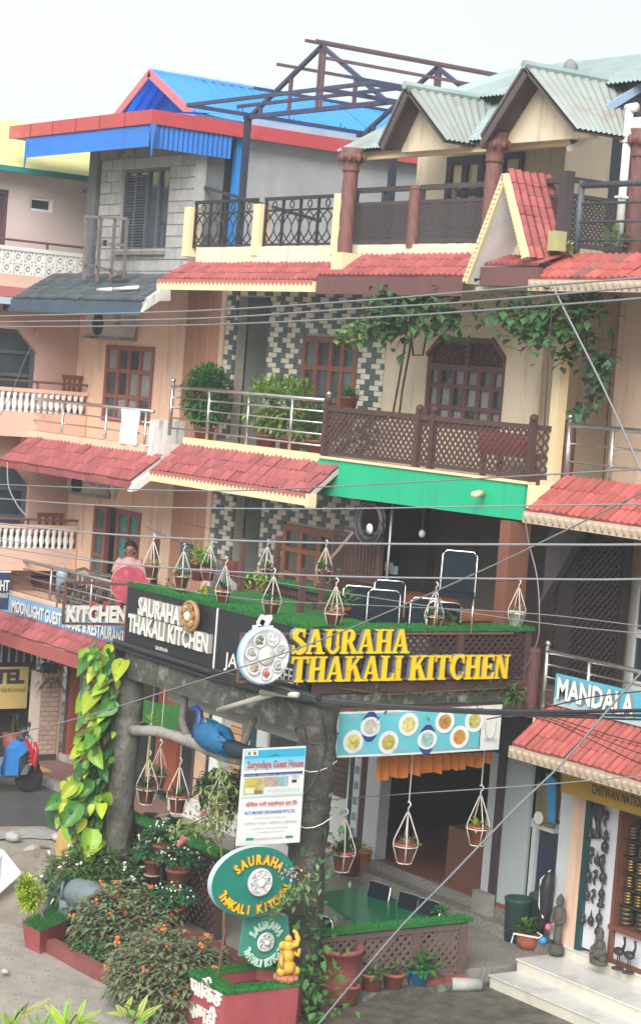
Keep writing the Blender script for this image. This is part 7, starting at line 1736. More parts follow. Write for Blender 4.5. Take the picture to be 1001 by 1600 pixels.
# white cloth and chair back behind the turf
p = fy(347, 895, -1.6); cl = MB()
for i in range(7):
    for j in range(7): cl.v.append(p+V((-.35+i*.11, .1*math.sin(i*1.7+j*.8)-.2+.06*j, .28-j*.09+.05*math.sin(i*1.1)-abs(i-3)*.03)))
for i in range(6):
    for j in range(6): a = i*7+j; cl.f.append([a, a+7, a+8, a+1]); cl.mi.append(0)
single('white_cloth', cl, mat('white_cotton', (.68,.71,.76), .9, .04, 5), 'crumpled white cloth hanging over a chair behind the turf', 'cloth', smooth=True)
p = fy(352, 880, -1.3); MC = mat('dark_red_upholstery', (.18,.045,.04), .7, .12, 4)
t = thing('red_chair', 'dark red upholstered chair behind the white cloth on the terrace', 'chair', (p.x, -1.3, ZD)); MB().box(p.x-.3, p.x+.3, -1.35, -1.25, ZD+.4, p.z+.05).build('backrest', MC, t); MB().box(p.x-.3, p.x+.3, -1.9, -1.36, ZD+.35, ZD+.45).build('seat', MC, t)
for dx in (-.26,.26):
    for yy in (-1.86,-1.28): MB().box(p.x+dx-.025, p.x+dx+.025, yy-.025, yy+.025, ZD, ZD+.35).build('leg', DARKW, t)
p = fy(292, 868, -1.4); t = thing('dark_speaker', 'small black framed panel before the brown cladding on the terrace', 'panel', p); MB().box(p.x-.14, p.x+.14, -1.44, -1.38, p.z-.32, p.z+.16).build('panel', mat('grey_black_panel', (.07,.075,.09), .4), t); MB().box(p.x-.16, p.x+.16, -1.43, -1.39, p.z-.34, p.z+.18).build('frame', BLACKM, t)
# air conditioners
def ac(p0, p1, y, label):
    a, b_ = fy(*p0, y), fy(*p1, y); t = thing('air_conditioner', label, 'air conditioner', ((a.x+b_.x)/2, y, b_.z), 'outdoor units on the guest house'); ACW = mat('grimy_white_enamel', (.55,.55,.53), .5, .08, 3, stain=(.25,.25,.24), sscale=2.5, samt=.6)
    z1, z0 = a.z, b_.z; w_ = b_.x-a.x; MB().box(a.x, b_.x, y, y+.25, z0, z1).build('casing', ACW, t)
    c = V((a.x+w_*.33, y-.002, (z0+z1)/2)); MB().lathe([(.0,-.01),(.2,-.01),(.21,0)], c, 18, axis=(X3, Z3, -Y3)).build('fan_opening', mat('fan_dark', (.03,.03,.035), .6), t)
    for r in (.08,.14,.2): MB().tube([c+V((r*math.cos(i*math.pi/10), -.012, r*math.sin(i*math.pi/10))) for i in range(21)], .005, 4).build('guard_ring', BLACKM, t)
    MB().box(a.x+w_*.70, b_.x-.06, y-.006, y-.001, z0+.12, z1-.06).build('side_panel', ACW, t)
    for k in range(5): MB().box(a.x+w_*.74, b_.x-.1, y-.011, y-.0065, z0+.18+k*.05, z0+.2+k*.05).build('vent_slat', mat('fan_dark', ()), t)
    MB().box(a.x-.02, b_.x+.02, y-.04, y+.28, z0-.05, z0-.002).build('shelf', CONC, t)
ac((136,487), (192,527), .85, 'outdoor air conditioner under the dark tiled eave')
ac((106,742), (152,774), .85, 'outdoor air conditioner under the faded red eave')
for (px, py, lab) in ((211,510,'white corner bracket on the upper peach wall'), (179,768,'white corner bracket on the lower peach wall')):
    p = fy(px, py, YW-.02); single('wall_bracket', MB().prism([p+V((-.14,0,.18)), p+V((.14,0,.18)), p+V((.02,0,-.16))], (0,-.05,0)), WHITED, lab, 'bracket')
# towel on the railing
b = MB(); p = fy(207, 640, .02)
for i in range(8):
    for j in range(10): b.v.append(V((p.x-.33+i*.094+.02*math.sin(j*.7), -.015+.018*math.sin(i*1.3+j*.3), p.z-.0-j*.066)))
for i in range(7):
    for j in range(9): a = i*10+j; b.f.append([a, a+10, a+11, a+1]); b.mi.append(0)
single('towel', b, mat('white_towel', (.74,.76,.78), .95, .04, 8, .3, 80), 'white towel hung over the steel railing of the guest house', 'towel', smooth=True)
# scaffold frame, fluorescent tubes
sc_ = thing('steel_scaffold', 'thin rusty steel frame standing in front of the block wall', 'scaffold', fy(160, 440, -.15)); RSD = mat('grey_rust_steel', (.18,.15,.15), .7, .25, 8)
y = -.15; q = lambda px, py: fy(px, py, y)
for (a, b_) in (((134,338),(198,342)), ((158,338),(152,440)), ((180,341),(173,438)), ((199,342),(194,432)), ((135,338),(132,438)), ((150,380),(196,383)), ((132,412),(194,428)), ((173,434),(196,424))): MB().beam(q(*a), q(*b_), .045).build('bar', RSD, sc_)
MB().box(q(166,380).x-.03, q(166,380).x+.03, y-.05, y, q(166,380).z-.05, q(166,380).z+.05).build('clamp', BLACKM, sc_)
for k, (a, b_) in enumerate((((153,456),(176,455)), ((177,455),(216,452)))):
    single('fluorescent_tube', MB().tube([fy(*a, -.32)+Z3*.03, fy(*b_, -.32)+Z3*.03], .035, 8), WHITE, ['short white tube lying on the dark tiled roof', 'long white tube lying on the dark tiled roof'][k], 'tube', 'white tubes on the dark tiled roof', True)
# ================================================================== greenery of the upper storeys
def bush_pot(px, py_base, y, zf, label, m, n, L, w_, rx, rz):
    p = fy(px, py_base, y); p.z = zf; t = thing('potted_shrub', label, 'plant', p, 'shrubs on the second floor balcony'); MB().lathe([(.13,0),(.17,.26),(.18,.26),(.18,.3),(.15,.3),(0,.28)], p, 14).build('pot', POT, t, True)
    MB().tube([p+Z3*.25, p+Z3*(.3+rz)], .02, 6).build('stem', STEMM, t); b = MB(); c = p+Z3*(.35+rz)
    for i in range(n):
        v = V((random.gauss(0,1), random.gauss(0,1), random.gauss(0,1))).normalized()*random.uniform(.45,1.05); v = V((v.x*rx, v.y*rx, v.z*rz))
        leaf(b, c+v, v.normalized()+V((random.uniform(-.6,.6), random.uniform(-.6,.6), random.uniform(-.2,.7))), L*random.uniform(.6,1.3), w_)
    b.build('foliage', m, t, kind='stuff')
bush_pot(318, 690, .45, 6.44, 'clipped dark green shrub before the brown cladding', mat('thuja_green', (.04,.15,.03), .6, .3, 6), 3600, .10, .045, .40, .48)
bush_pot(415, 700, .45, 6.44, 'bright leafy shrub at the left of the brick wall balcony', mat('bright_green_leaf', (.16,.30,.035), .5, .3, 5), 500, .17, .06, .36, .42)
bush_pot(452, 705, .45, 6.44, 'bright leafy shrub right of another before the window on the balcony', mat('bright_green_leaf', ()), 560, .17, .06, .40, .42)
bush_pot(494, 705, .5, 6.44, 'low dark shrub beside the lattice fence post', mat('thuja_green', ()), 240, .11, .04, .22, .22)
p = fy(545, 622, .6); t = thing('potted_shrub', 'small grassy pot on the ledge behind the lattice fence', 'plant', p, 'shrubs on the second floor balcony'); MB().lathe([(.1,-.2),(.14,0),(.15,0),(.12,.02),(0,.0)], p, 12).build('pot', POT, t, True); tuft(p, .14, 260, .15, .02, mat('grass_green', (.07,.2,.03), .6, .3, 6), t)
MB().box(fy(530,640,.7).x, fy(600,640,.7).x, .55, .75, p.z-.28, p.z-.2).build('ledge', DARKW, rb)
VL = mat('vine_leaf', (.05,.14,.04), .5, .35, 5); VL2 = mat('pale_vine_leaf', (.13,.25,.07), .5, .3, 5)
yv = -.35
pv_ = lambda *L: [fy(px, py, yy) for px, py, yy in L]
creeper('grape_vine', 'grape vine spreading under the red eave between brick wall and cream wall', pv_((715,505,-.3),(690,482,-.35),(655,496,-.35),(620,470,-.35),(600,505,-.35),(640,485,-.4),(585,490,-.4)), 620, .13, .12, VL, .30)
creeper('grape_vine', 'pale grape vine tips hanging before the brick wall window', pv_((600,520,-.4),(575,515,-.4),(550,520,-.4),(520,532,-.42)), 150, .12, .11, VL2, .2)
creeper('grape_vine', 'grape vine hanging under the right eave across the cream wall corner', pv_((778,484,-.3),(810,492,-.35),(845,500,-.35),(850,520,-.35),(880,485,-.3),(900,480,-.2),(930,470,-.1)), 560, .13, .12, VL, .32)
creeper('grape_vine', 'long curling vine shoot in front of the tan wall', pv_((905,505,.0),(918,540,.0),(938,570,.0),(950,556,.0),(925,580,0),(938,590,.0),(925,625,.0),(895,642,.0)), 260, .12, .11, mat('dusky_vine_leaf', (.045,.12,.06), .5, .3, 5), .13)
creeper('grape_vine', 'short vine shoot winding round the cream porch post', pv_((905,530,.1),(890,555,.1),(875,562,.1)), 60, .12, .1, VL, .12)
for k, L in enumerate((((636,505,.4),(632,540,.6),(622,600,.9),(612,655,1.0)), ((645,500,.4),(640,545,.7),(628,610,.9),(622,660,1.0)), ((640,500,.3),(645,555,.6),(660,555,.7),(668,510,.6)))):
    single('vine_stem', MB().tube(pv_(*L), .016, 6), mat('brown_vine_stem', (.14,.10,.08), .9), ['bare vine stem climbing the edge of the cream wall, left one', 'bare vine stem climbing the edge of the cream wall, right one', 'looped vine stem under the grape leaves'][k], 'vine stem', smooth=True)
p = fy(880, 400, -.1); t = thing('weed_clump', 'small pale weed clump growing beside the A-shaped gable', 'plant', p); tuft(p, .14, 60, .2, .06, mat('pale_weed', (.30,.34,.16), .7, .3, 6), t); 
p = fy(960, 385, .2); t = thing('weed_clump', 'grey-green weed clump at the foot of the white down pipe', 'plant', p); tuft(p, .16, 70, .24, .06, mat('grey_weed', (.17,.22,.12), .7, .3, 6), t)
MB().box(fy(858,395,-.3).x, fy(873,395,-.3).x, -.35, -.2, 9.5, 9.75).build('block', mat('mossy_yellow_block', (.42,.42,.2), .9), pg)
# ================================================================== steel roof frame over the top terrace
SF_ = mat('navy_primer_steel', (.05,.06,.12), .55, .15, 4); RFS = mat('red_oxide_steel', (.13,.08,.10), .6, .2, 4)
fr = thing('steel_roof_frame', 'unfinished dark steel roof frame over the top terrace', 'roof frame', (-6.7, .6, 9.5))
y1 = .6; Lf, Rf, Ap = fy(391,178,y1), fy(605,165,y1), fy(503,72,y1); ze_ = (Lf.z+Rf.z)/2; Lf.z = Rf.z = ze_
def bm_(p, q, w_=.06, m=SF_, nm='beam'): return MB().beam(p, q, w_).build(nm, m, fr)
def trussF(y, leg=True):
    L_, R2, A_ = V((Lf.x,y,ze_)), V((Rf.x,y,ze_)), V((Ap.x,y,Ap.z)); bm_(L_-X3*.15, R2+X3*.1, .07, nm='chord'); bm_(L_, A_, .06, nm='rafter'); bm_(R2, A_, .06, nm='rafter')
    for k in (.08,.3,.53,.77):
        x = Lf.x+(Rf.x-Lf.x)*k; zt = ze_+(A_.z-ze_)*((x-Lf.x)/(Ap.x-Lf.x) if x < Ap.x else (Rf.x-x)/(Rf.x-Ap.x)); bm_((x,y,ze_), (x,y,zt), .05, RFS, 'upright')
    bm_((Ap.x,y,ze_), (Ap.x,y,Ap.z), .06, RFS, 'upright')
y2 = fx(683,106,Ap.x).y; trussF(y1); trussF(y2)
ye2 = fx(770,124,Ap.x).y+.5; yA = fx(294,156,Lf.x).y; ys0 = fx(480,68,Ap.x).y
for k, (rx, off) in enumerate(((Ap.x-.06,.05),(Ap.x+.08,.05))): bm_((rx, ys0+.1*k, Ap.z+off), (rx, ye2, Ap.z+off), .045, RFS, 'purlin')
for side_, E_ in ((0, Lf), (1, Rf)):
    for k in (.33,.66):
        p = E_.lerp(Ap, k); bm_((p.x, ys0-.1, p.z+.05), (p.x, ye2, p.z+.05), .045, RFS if k > .5 else SF_, 'purlin')
    bm_((E_.x, yA, ze_+.03), (E_.x, ye2, ze_+.03), .06, SF_, 'eave_beam')
xB = fy(590,126,yA).x; bm_((Lf.x-.0, yA, ze_+.03), (xB, yA, ze_+.03), .055, SF_, 'eave_beam'); bm_((xB-.6, yA+.1, ze_+.09), (xB-.6, yA+2.0, ze_+.09), .05, SF_, 'eave_beam'); bm_((Lf.x+.3, yA+.75, ze_+.09), (xB-.3, yA+.75, ze_+.09), .05, SF_, 'eave_beam')
for px, py, x in ((372,170,Lf.x),(452,186,Lf.x),(532,199,Lf.x)):
    p = fx(px, py-6, x); MB().tube([p, p-Z3*.12, p-Z3*.12+Y3*.09, p-Z3*.04+Y3*.09], .01, 5).build('hook', BLACKM, fr)
p0 = fy(388,180,y1); MB().box(p0.x-.045, p0.x+.045, y1-.045, y1+.045, 9.42, ze_).build('post', mat('dark_navy_post', (.035,.04,.07), .5), fr)
p0 = fy(618,200,y1+1.6); MB().box(p0.x-.05, p0.x+.05, y1+1.55, y1+1.65, 9.42, ze_).build('post', mat('dark_navy_post', ()), fr)
bm_(fy(292,285,.5), fy(500,345,.5), .05, mat('dark_navy_post', ()), 'brace')
p = fy(890, 108, 1.2); st = MB(); st.ball(p, .1, 7, sz=1.3, jit=.1); single('roof_weight', st, mat('grey_stone', (.22,.22,.24), .9, .2, 6), 'small grey weight lying on the corrugated roof ridge', 'weight', smooth=True)
# ================================================================== ground floor at the left: hotel gate, pillars, shop fronts
XG = -15.2
gt = thing('hotel_gate_sign', 'yellow sign with dark slab letters ending in TEL', 'sign', (XG, 0, 1.6))
a, b_ = fx(-70,1042,XG), fx(46,1042,XG); zb_ = fx(30,1107,XG).z
MB().box(XG-.04, XG, a.y, b_.y, zb_, b_.z).build('board', mat('yellow_sign_board', (.58,.43,.16), .55, .08, 2), gt)
p, q = fx(-50,1068,XG), fx(38,1068,XG); text('HOTEL', V((XG+.002, p.y, p.z)), Y3, Z3, .26, BLACKM, gt, width=q.y-p.y, bold=.05, depth=.006)
for k in range(5):
    yy = p.y+(q.y-p.y)*(k+.5)/5
text("Chitwan National Park", V((XG+.002, p.y, fx(20,1081,XG).z)), Y3, Z3, .10, mat('olive_print', (.2,.16,.03)), gt, width=(q.y-p.y)*1.35, bold=.01, depth=.004)
gg = thing('window_grille', 'dark barred window under the lowest red eave', 'window', (XG-.4, 0, 2.3))
f = FM(SIDE(XG-.4)); f.box(-3, 1.1, .1, .2, .0, 3.1); f.build('dark_opening', DARKIN, gg)
for k in range(14): 
    f = FM(SIDE(XG-.3)); u = 1.05-k*.16; f.box(u-.015, u+.015, -.01, .02, fx(20,1040,XG).z+.02, 2.55); f.build('bar', mat('pale_grey_bar', (.35,.38,.42), .5), gg)
bp0 = fz(58, 1192, .12); xp, yp = bp0.x, bp0.y
bk_ = thing('brick_pillar', 'pale pink brick gate pillar with a dark fern on top', 'pillar', (xp, yp, .1)); bk_['kind'] = 'thing'
zt_ = fx(60, 1052, xp).z; yr = fx(87, 1180, xp).y
MB().box(xp-.45, xp-.012, yp, yr, .1, zt_).build('core', mat('pale_mortar_dark', (.30,.25,.21), .95, .15, 5), bk_)
MB().box(xp-.44, xp-.02, yp-.015, yp-.001, .1, zt_).build('rendered_side', mat('pale_rendered_side', (.62,.52,.46), .9, .1, 3, stain=(.4,.33,.3), sscale=2, samt=.5), bk_)
PBR = mat('pale_pink_brick', (.47,.33,.265), .9, .18, 9, .2, 50, stain=(.2,.17,.15), sscale=2, samt=.5)
h_ = (zt_-.28)/17; me1 = MB().box(-.015, .0, 0, .19, 0, h_-.014).mesh('brick', PBR)
for r in range(17):
    y = yp-(.1 if r % 2 else 0)
    while y < yr-.02:
        ya, yb_2 = max(y, yp), min(y+.2, yr)
        if yb_2-ya > .04: link('brick', me1, bk_, Matrix.Translation(V((xp, ya, .28+r*h_))) @ Matrix.Diagonal((1, (yb_2-ya-.012)/.19, 1, 1)))
        y += .2
MB().box(xp-.46, xp+.012, yp-.02, yr+.01, .1, .27).build('plinth', mat('dark_mossy_plinth', (.05,.05,.045), .9, .2, 4), bk_)
p = V((xp-.1, (yp+yr)/2, zt_)); t = thing('potted_fern', 'dark fern in a pot on top of the brick gate pillar', 'plant', p); MB().lathe([(.1,0),(.14,.16),(.0,.15)], p, 10).build('pot', mat('dark_pot', (.05,.04,.04), .7), t, True); tuft(p+Z3*.12, .2, 160, .34, .03, mat('dark_fern', (.03,.065,.035), .6, .3, 6), t, droop=.8); tuft(p+V((.1,.05,-.2)), .15, 60, .26, .03, mat('dark_fern', ()), t, droop=1.2)
sh_ = thing('street_shopfronts', 'row of orange pillars and glazed shop fronts behind the leafy pillar', 'shopfront', (-11, YG, 0))
def bpx(p0, p1, py, z0, z1, m, y0=1.25, t=.15, nm='panel'): MB().box(fy(p0,py,y0).x, fy(p1,py,y0).x, y0, y0+t, z0, z1).build(nm, m, sh_)
POST = mat('peach_post', (.62,.43,.29), .7, .08, 3); REDP = mat('red_oxide_pillar', (.33,.085,.045), .6, .1, 2)
c0 = fz(84, 1190, .12); MB().box(c0.x-.08, c0.x+.03, c0.y-.06, c0.y+.06, .1, 2.75).build('post', POST, sh_)
c1 = fz(92, 1195, .1); MB().box(c1.x-.1, c1.x, c1.y+.1, c1.y+.5, .1, 2.7).build('post', DARKW, sh_)
f = FM(SIDE(c1.x+.05)); f.box(c1.y+.12, c1.y+.43, -.02, .2, .3, 2.6); f.build('pillar', REDP, sh_); f = FM(SIDE(c1.x+.08)); f.box(c1.y+.08, c1.y+.5, -.02, .25, .1, .3); f.build('pillar_base', mat('pale_base', (.5,.42,.38), .8), sh_)
bpx(119, 168, 1150, .1, 3.3, mat('shaded_grey_wall', (.36,.35,.35), .85, .1, 2)); bpx(168, 238, 1200, .3, 3.3, mat('dark_shop_glass', (.04,.045,.05), .15), 1.3)
bpx(238, 272, 1230, .3, 3.3, REDP, 1.2); bpx(272, 296, 1230, .3, 3.3, mat('dark_shop_glass', ()), 1.3); bpx(296, 301, 1230, .3, 3.3, DARKW, 1.22); bpx(301, 317, 1230, .3, 3.3, POST, 1.2); bpx(317, 322, 1230, .3, 3.3, BLACKM, 1.22); bpx(322, 337, 1230, .36, 3.3, WHITE, 1.24); bpx(337, 356, 1230, .36, 3.3, mat('grey_panel', (.42,.43,.42), .6), 1.26)
for k in range(12): MB().box(fy(352,1230,1.2).x, fy(371,1230,1.2).x, 1.2, 1.24, .9+k*.115, .9+k*.115+.1).build('slat', mat('peach_slat', (.55,.33,.2), .7, .12, 3), sh_)
bpx(371, 377, 1230, .36, 3.3, mat('grey_green_post', (.14,.17,.15), .6), 1.2); bpx(377, 385, 1230, .36, 3.3, POST, 1.21); bpx(385, 391, 1230, .36, 3.3, TEALD, 1.2); bpx(391, 412, 1230, .36, 3.3, WARMW, 1.25); bpx(412, 480, 1230, .36, 3.3, mat('dark_shop_glass', ()), 1.3)
bpx(377.5, 384.5, 1140, 2.55, 2.95, mat('red_white_sticker', (.5,.2,.2)), 1.2, .005, 'sticker'); bpx(377.5, 384.5, 1155, 2.35, 2.54, mat('blue_sticker', (.15,.3,.55)), 1.2, .005, 'sticker')
MB().box(-14.2, -5.7, 1.45, 1.6, .1, 3.4).build('back_wall', DARKIN, sh_)
MB().box(-9.8, -5.6, .7, 1.5, .2, .38).build('white_step', WHITE, sh_)
gp_ = fy(240, 1105, .9); b = MB()
cl = MB(); A_, B_ = fy(195,1080,.6), fy(285,1140,.6)
for i in range(9):
    for j in range(5): cl.v.append(V((A_.x+(B_.x-A_.x)*i/8, .6+.05*math.sin(i*1.4+j), A_.z+.1-(A_.z+.1-B_.z)*j/4-.12*math.sin(math.pi*i/8))))
for i in range(8):
    for j in range(4): a = i*5+j; cl.f.append([a, a+5, a+6, a+1]); cl.mi.append(0)
single('green_shade_cloth', cl, mat('green_shade_net', (.03,.16,.03), .8, .25, 8), 'green shade cloth hanging at the back under the black sign board', 'cloth', smooth=True)
q = fz(30, 1205, .16); single('yellow_mat', MB().prism([fz(48,1205,.165), fz(82,1207,.165), fz(60,1196,.165), fz(48,1192,.165)], (0,0,.02)), mat('yellow_patterned_cloth', (.45,.33,.10), .9, .4, 12), 'yellow patterned cloth lying on the pavement behind the scooter', 'cloth')
p = fz(18, 1175, .1); t = thing('potted_shrub', 'dusty shrub in a pot under the yellow hotel sign', 'plant', p); MB().lathe([(.16,0),(.22,.4),(.0,.38)], p+Z3*.0, 12).build('pot', POT, t, True); tuft(p+Z3*.75, .3, 500, .22, .05, mat('dusty_shrub_leaf', (.10,.11,.045), .7, .35, 6), t); MB().tube([p+Z3*.3, p+Z3*.9], .025, 5).build('stem', STEMM, t)
# ---------------- scooter
def scooter():
    w0 = fz(44, 1238, 0); ax = V((.12, .99, 0)).normalized(); sd = V((.99,-.12,0)); c = V((w0.x, w0.y, 0))
    t = thing('parked_scooter', 'blue and red scooter parked at the kerb, cut by the left edge', 'scooter', c)
    P = lambda a, s, z: c+ax*a+sd*s+Z3*z
    TY = mat('tyre_rubber', (.018,.018,.02), .8, .2, 10); BD = mat('scooter_blue_grey', (.045,.06,.085), .35, .1, 3, coat=.3); BLs = mat('scooter_blue', (.03,.22,.60), .3, .08, 3, coat=.4); RDs = mat('scooter_red', (.50,.025,.04), .3, .08, 3, coat=.4)
    for a in (0, -1.25):
        wh = MB(); wh.lathe([(.15,-.045),(.22,-.05),(.25,-.03),(.26,0),(.25,.03),(.22,.05),(.15,.045)], P(a,0,.26), 22, axis=(ax, Z3, sd)); wo_ = wh.build('wheel', TY, t, True)
        MB().lathe([(.05,-.04),(.15,-.035),(.155,.0),(.15,.035),(.05,.04)], P(a,0,.26), 18, axis=(ax, Z3, sd)).build('rim', STEELD, wo_, True)
        for k in range(5): g_ = k*2*math.pi/5; MB().beam(P(a,0,.26), P(a+.14*math.cos(g_),0,.26+.14*math.sin(g_)), .025, .05).build('spoke', BLACKM, wo_)
    b = MB(); b.tube([P(.16,0,.44), P(.08,0,.56), P(-.08,0,.58), P(-.2,0,.5)], [.05,.075,.08,.05], 8); b.build('front_fender', BD, t, True)
    for s in (-.06,.06): MB().tube([P(0,s,.26), P(-.1,s,.62)], .022, 6).build('fork', BLACKM, t, True)
    b = MB(); b.prism([P(-.03,-.13,.48), P(-.05,-.16,.70), P(-.13,-.15,.96), P(-.24,-.11,1.0), P(-.26,-.14,.62), P(-.22,-.14,.34), P(-.11,-.1,.36)], sd*.29); b.build('front_shield', BD, t)
    b = MB(); b.prism([P(-.27,-.15,.34), P(-.27,-.17,.92), P(-.40,-.15,.80), P(-.50,-.16,.34)], sd*.33); b.build('leg_shield', BLs, t)
    b = MB(); b.prism([P(-.10,-.17,.80), P(-.16,-.17,.98), P(-.34,-.17,.86), P(-.30,-.17,.62)], sd*.35); b.build('blue_fairing', BLs, t)
    for z_ in (.56, .64, .72): MB().box(P(-.05,.165,0).x-.004, P(-.05,.165,0).x+.02, P(-.2,0,0).y, P(-.08,0,0).y, z_, z_+.025).build('air_slot', TY, t)
    MB().tube([P(-.16,.2,1.08), P(-.05,.16,.98), P(-.04,.1,.8)], .008, 5).build('brake_cable', BLACKM, t, True); MB().box(P(-.02,.1,0).x-.004, P(-.02,.1,0).x+.04, P(-.13,0,0).y, P(-.06,0,0).y, .47, .51).build('number_plate', WHITE, t)
    b = MB(); b.prism([P(.0,.135,.56), P(-.02,.165,.80), P(-.14,.165,.99), P(-.20,.15,.96), P(-.10,.155,.76), P(-.07,.135,.5)], sd*.03); b.build('red_trim', RDs, t)
    b = MB(); b.tube([P(.02,.1,.92), P(.05,.14,.76), P(.02,.15,.55), P(.08,.12,.42)], [.03,.05,.045,.02], 7); b.build('red_trim', RDs, t, True)
    b = MB(); b.tube([P(-.10,-.05,1.02), P(-.15,0,1.1), P(-.2,0,1.06)], [.05,.075,.05], 10); b.build('handlebar_cover', BD, t, True)
    MB().ball(P(-.07,0,1.0), .05, 8).build('headlight', mat('headlight_glass', (.5,.52,.55), .1), t, True)
    MB().tube([P(-.2,-.33,1.06), P(-.15,-.1,1.09), P(-.15,.1,1.09), P(-.2,.33,1.06)], .018, 6).build('handlebar', BLACKM, t, True)
    for s in (-.32,.32): MB().tube([P(-.17,s*.8,1.08), P(-.17,s,1.24)], .008, 5).build('mirror_stem', BLACKM, t); MB().ball(P(-.18,s,1.27), .055, 7, sy=.4).build('mirror', BLACKM, t, True)
    b = MB(); b.prism([P(-.24,-.14,.30), P(-.62,-.15,.30), P(-.62,-.15,.36), P(-.24,-.14,.36)], sd*.29); b.build('footboard', BD, t)
    b = MB(); b.prism([P(-.58,-.16,.32), P(-.62,-.17,.72), P(-1.1,-.15,.78), P(-1.55,-.1,.82), P(-1.45,-.12,.6), P(-1.2,-.15,.45)], sd*.32); b.build('body', BLs, t)
    b = MB(); b.tube([P(-.6,0,.78), P(-.9,0,.80), P(-1.2,0,.84), P(-1.5,0,.86)], [.10,.13,.13,.09], 8); b.build('seat', TY, t, True)
    MB().beam(P(-.7,-.18,.3), P(-.75,-.3,.0), .025).build('stand', BLACKM, t)
    for k, c_ in enumerate(((.05,.3,.2),(.6,.5,.1))): MB().box(P(-.07,.16,.75-.1*k).x, P(-.07,.16,.75-.1*k).x+.012, P(-.1,0,0).y, P(-.05,0,0).y, .62-.1*k, .72-.1*k).build('sticker', mat(f'sticker_{["green","yellow"][k]}', c_), t)
scooter()
# ================================================================== front garden at the left
SAND = mat('damp_sand', (.23,.195,.16), .95, .18, 3, .5, 18, stain=(.19,.165,.14), sscale=1.4, samt=.6)
random.seed(4)
def mound(name, label, poly_c, rx, ry, h, m, n=26, rot=0., cat='sand heap', seed=2):
    random.seed(seed); b = MB(); K = 9; ph = [random.uniform(0, 6.28) for _ in range(6)]
    for k in range(K+1):
        for i in range(n):
            a = 2*math.pi*i/n; f_ = k/K; wob = 1+.12*math.sin(3*a+ph[0])+.08*math.sin(5*a+ph[1]); x, y = rx*f_*wob*math.cos(a), ry*f_*wob*math.sin(a)
            z = h*(math.cos(f_*math.pi)*.5+.5)*(1+.10*math.sin(4*a+ph[2]+3*f_))+.03*random.uniform(-1,1)*(1-f_)*1.2
            cr_, sr_ = math.cos(rot), math.sin(rot); b.v.append(V((poly_c[0]+x*cr_-y*sr_, poly_c[1]+x*sr_+y*cr_, z+.004 if k < K else -.02)))
    for k in range(K):
        for i in range(n): b.f.append([k*n+i, k*n+(i+1) % n, (k+1)*n+(i+1) % n, (k+1)*n+i][::-1]); b.mi.append(0)
    return single(name, b, m, label, cat, smooth=True)
c = fz(60, 1400, 0); mound('sand_heap', 'heap of damp grey-brown sand beside the street at the left', c, 2.3, 1.6, .62, SAND, rot=-.5)
DIRT = mat('pale_sandy_ground', (.33,.30,.265), .95, .16, 2.5, .5, 20, stain=(.22,.2,.18), sscale=1.2, samt=.7)
sheet('sandy_ground', [(p.x, p.y) for p in (fz(-300,1640,0), fz(-300,1292,0), fz(70,1292,0), fz(160,1330,0), fz(170,1480,0), fz(190,1560,0), fz(250,1590,0), fz(330,1650,0), fz(150,1700,0), fz(-100,1690,0))], .008, DIRT)
random.seed(9)
for k, (px, py, s_, lab) in enumerate(((54,1338,.16,'pale round stone lying on the sand at the left'), (90,1312,.1,'small grey stone near the yellow sack'), (20,1312,.12,'flat grey stone at the edge of the road'), (8,1520,.05,'small pale pebble beside the red square planter'))):
    q = fz(px, py, .05); b = MB(); b.ball(q+Z3*s_*.4, s_, 7, sx=1.2, sz=.7, jit=.12); single('stone', b, mat('pale_stone', (.42,.41,.39), .9, .15, 6, .4), lab, 'stone', 'loose stones on the sand', True)
for k in range(4):
    y_ = 1292+9*k; 
b = MB(); 
for i in range(9):
    for j in range(2): q = fz(-40+i*18, 1298+j*14+2*math.sin(i), .02); b.v.append(V((q.x, q.y, .02+.03*random.random())))
for i in range(8): b.f.append([2*i, 2*i+1, 2*i+3, 2*i+2][::-1]); b.mi.append(0)
single('plastic_sheet', b, mat('dusty_plastic_sheet', (.42,.42,.41), .6, .15, 5), 'dusty pale sheet lying flat at the edge of the road', 'sheet')
tp = MB(); T0 = [fz(-40,1318,.95), fz(6,1328,.9), fz(33,1362,.6), fz(0,1392,.35), fz(-50,1400,.4)]
tp.add(T0+[p-Z3*.04 for p in T0], [[4,3,2,1,0],[5,6,7,8,9]]+[[i,(i+1)%5,(i+1)%5+5,i+5] for i in range(5)]); single('white_tarpaulin', tp, mat('white_tarp', (.76,.78,.82), .7, .05, 3), 'white tarpaulin edge on the sand at the left edge', 'tarpaulin')
# square red planter with yellow-green tree
RPL = mat('worn_red_planter', (.36,.08,.085), .6, .15, 2, .05, stain=(.50,.28,.28), sscale=2.2, samt=.55)
bz_ = [fz(40,1480,0), fz(62,1492,0), fz(98,1476,0), fz(75,1462,0)]
c = sum(bz_, V((0,0,0)))/4; spt_ = thing('planter', 'worn square red planter with turf and a small yellow-green tree', 'planter', c)
hgt = .33; b = MB(); top = [c+(p-c)*1.25+Z3*hgt for p in bz_]
for i in range(4): j = (i+1) % 4; b.add([bz_[i], bz_[j], top[j], top[i]], [(0,1,2,3)])
b.build('wall', RPL, spt_); b = MB(); b.add([p+Z3*.0 for p in top], [(0,1,2,3)]); tfo = b.build('turf', TURFG, spt_); b = MB()
for _ in range(900):
    s_, r_ = random.random(), random.random(); o = top[0].lerp(top[1], s_).lerp(top[3].lerp(top[2], s_), r_); o = c+Z3*hgt+(o-c-Z3*hgt)*1.06; b.add([o-X3*.008, o+X3*.008, o+V((random.uniform(-.03,.03), random.uniform(-.03,.03), .06))], [(0,1,2)])
b.build('turf_blades', TURFG, tfo, kind='stuff')
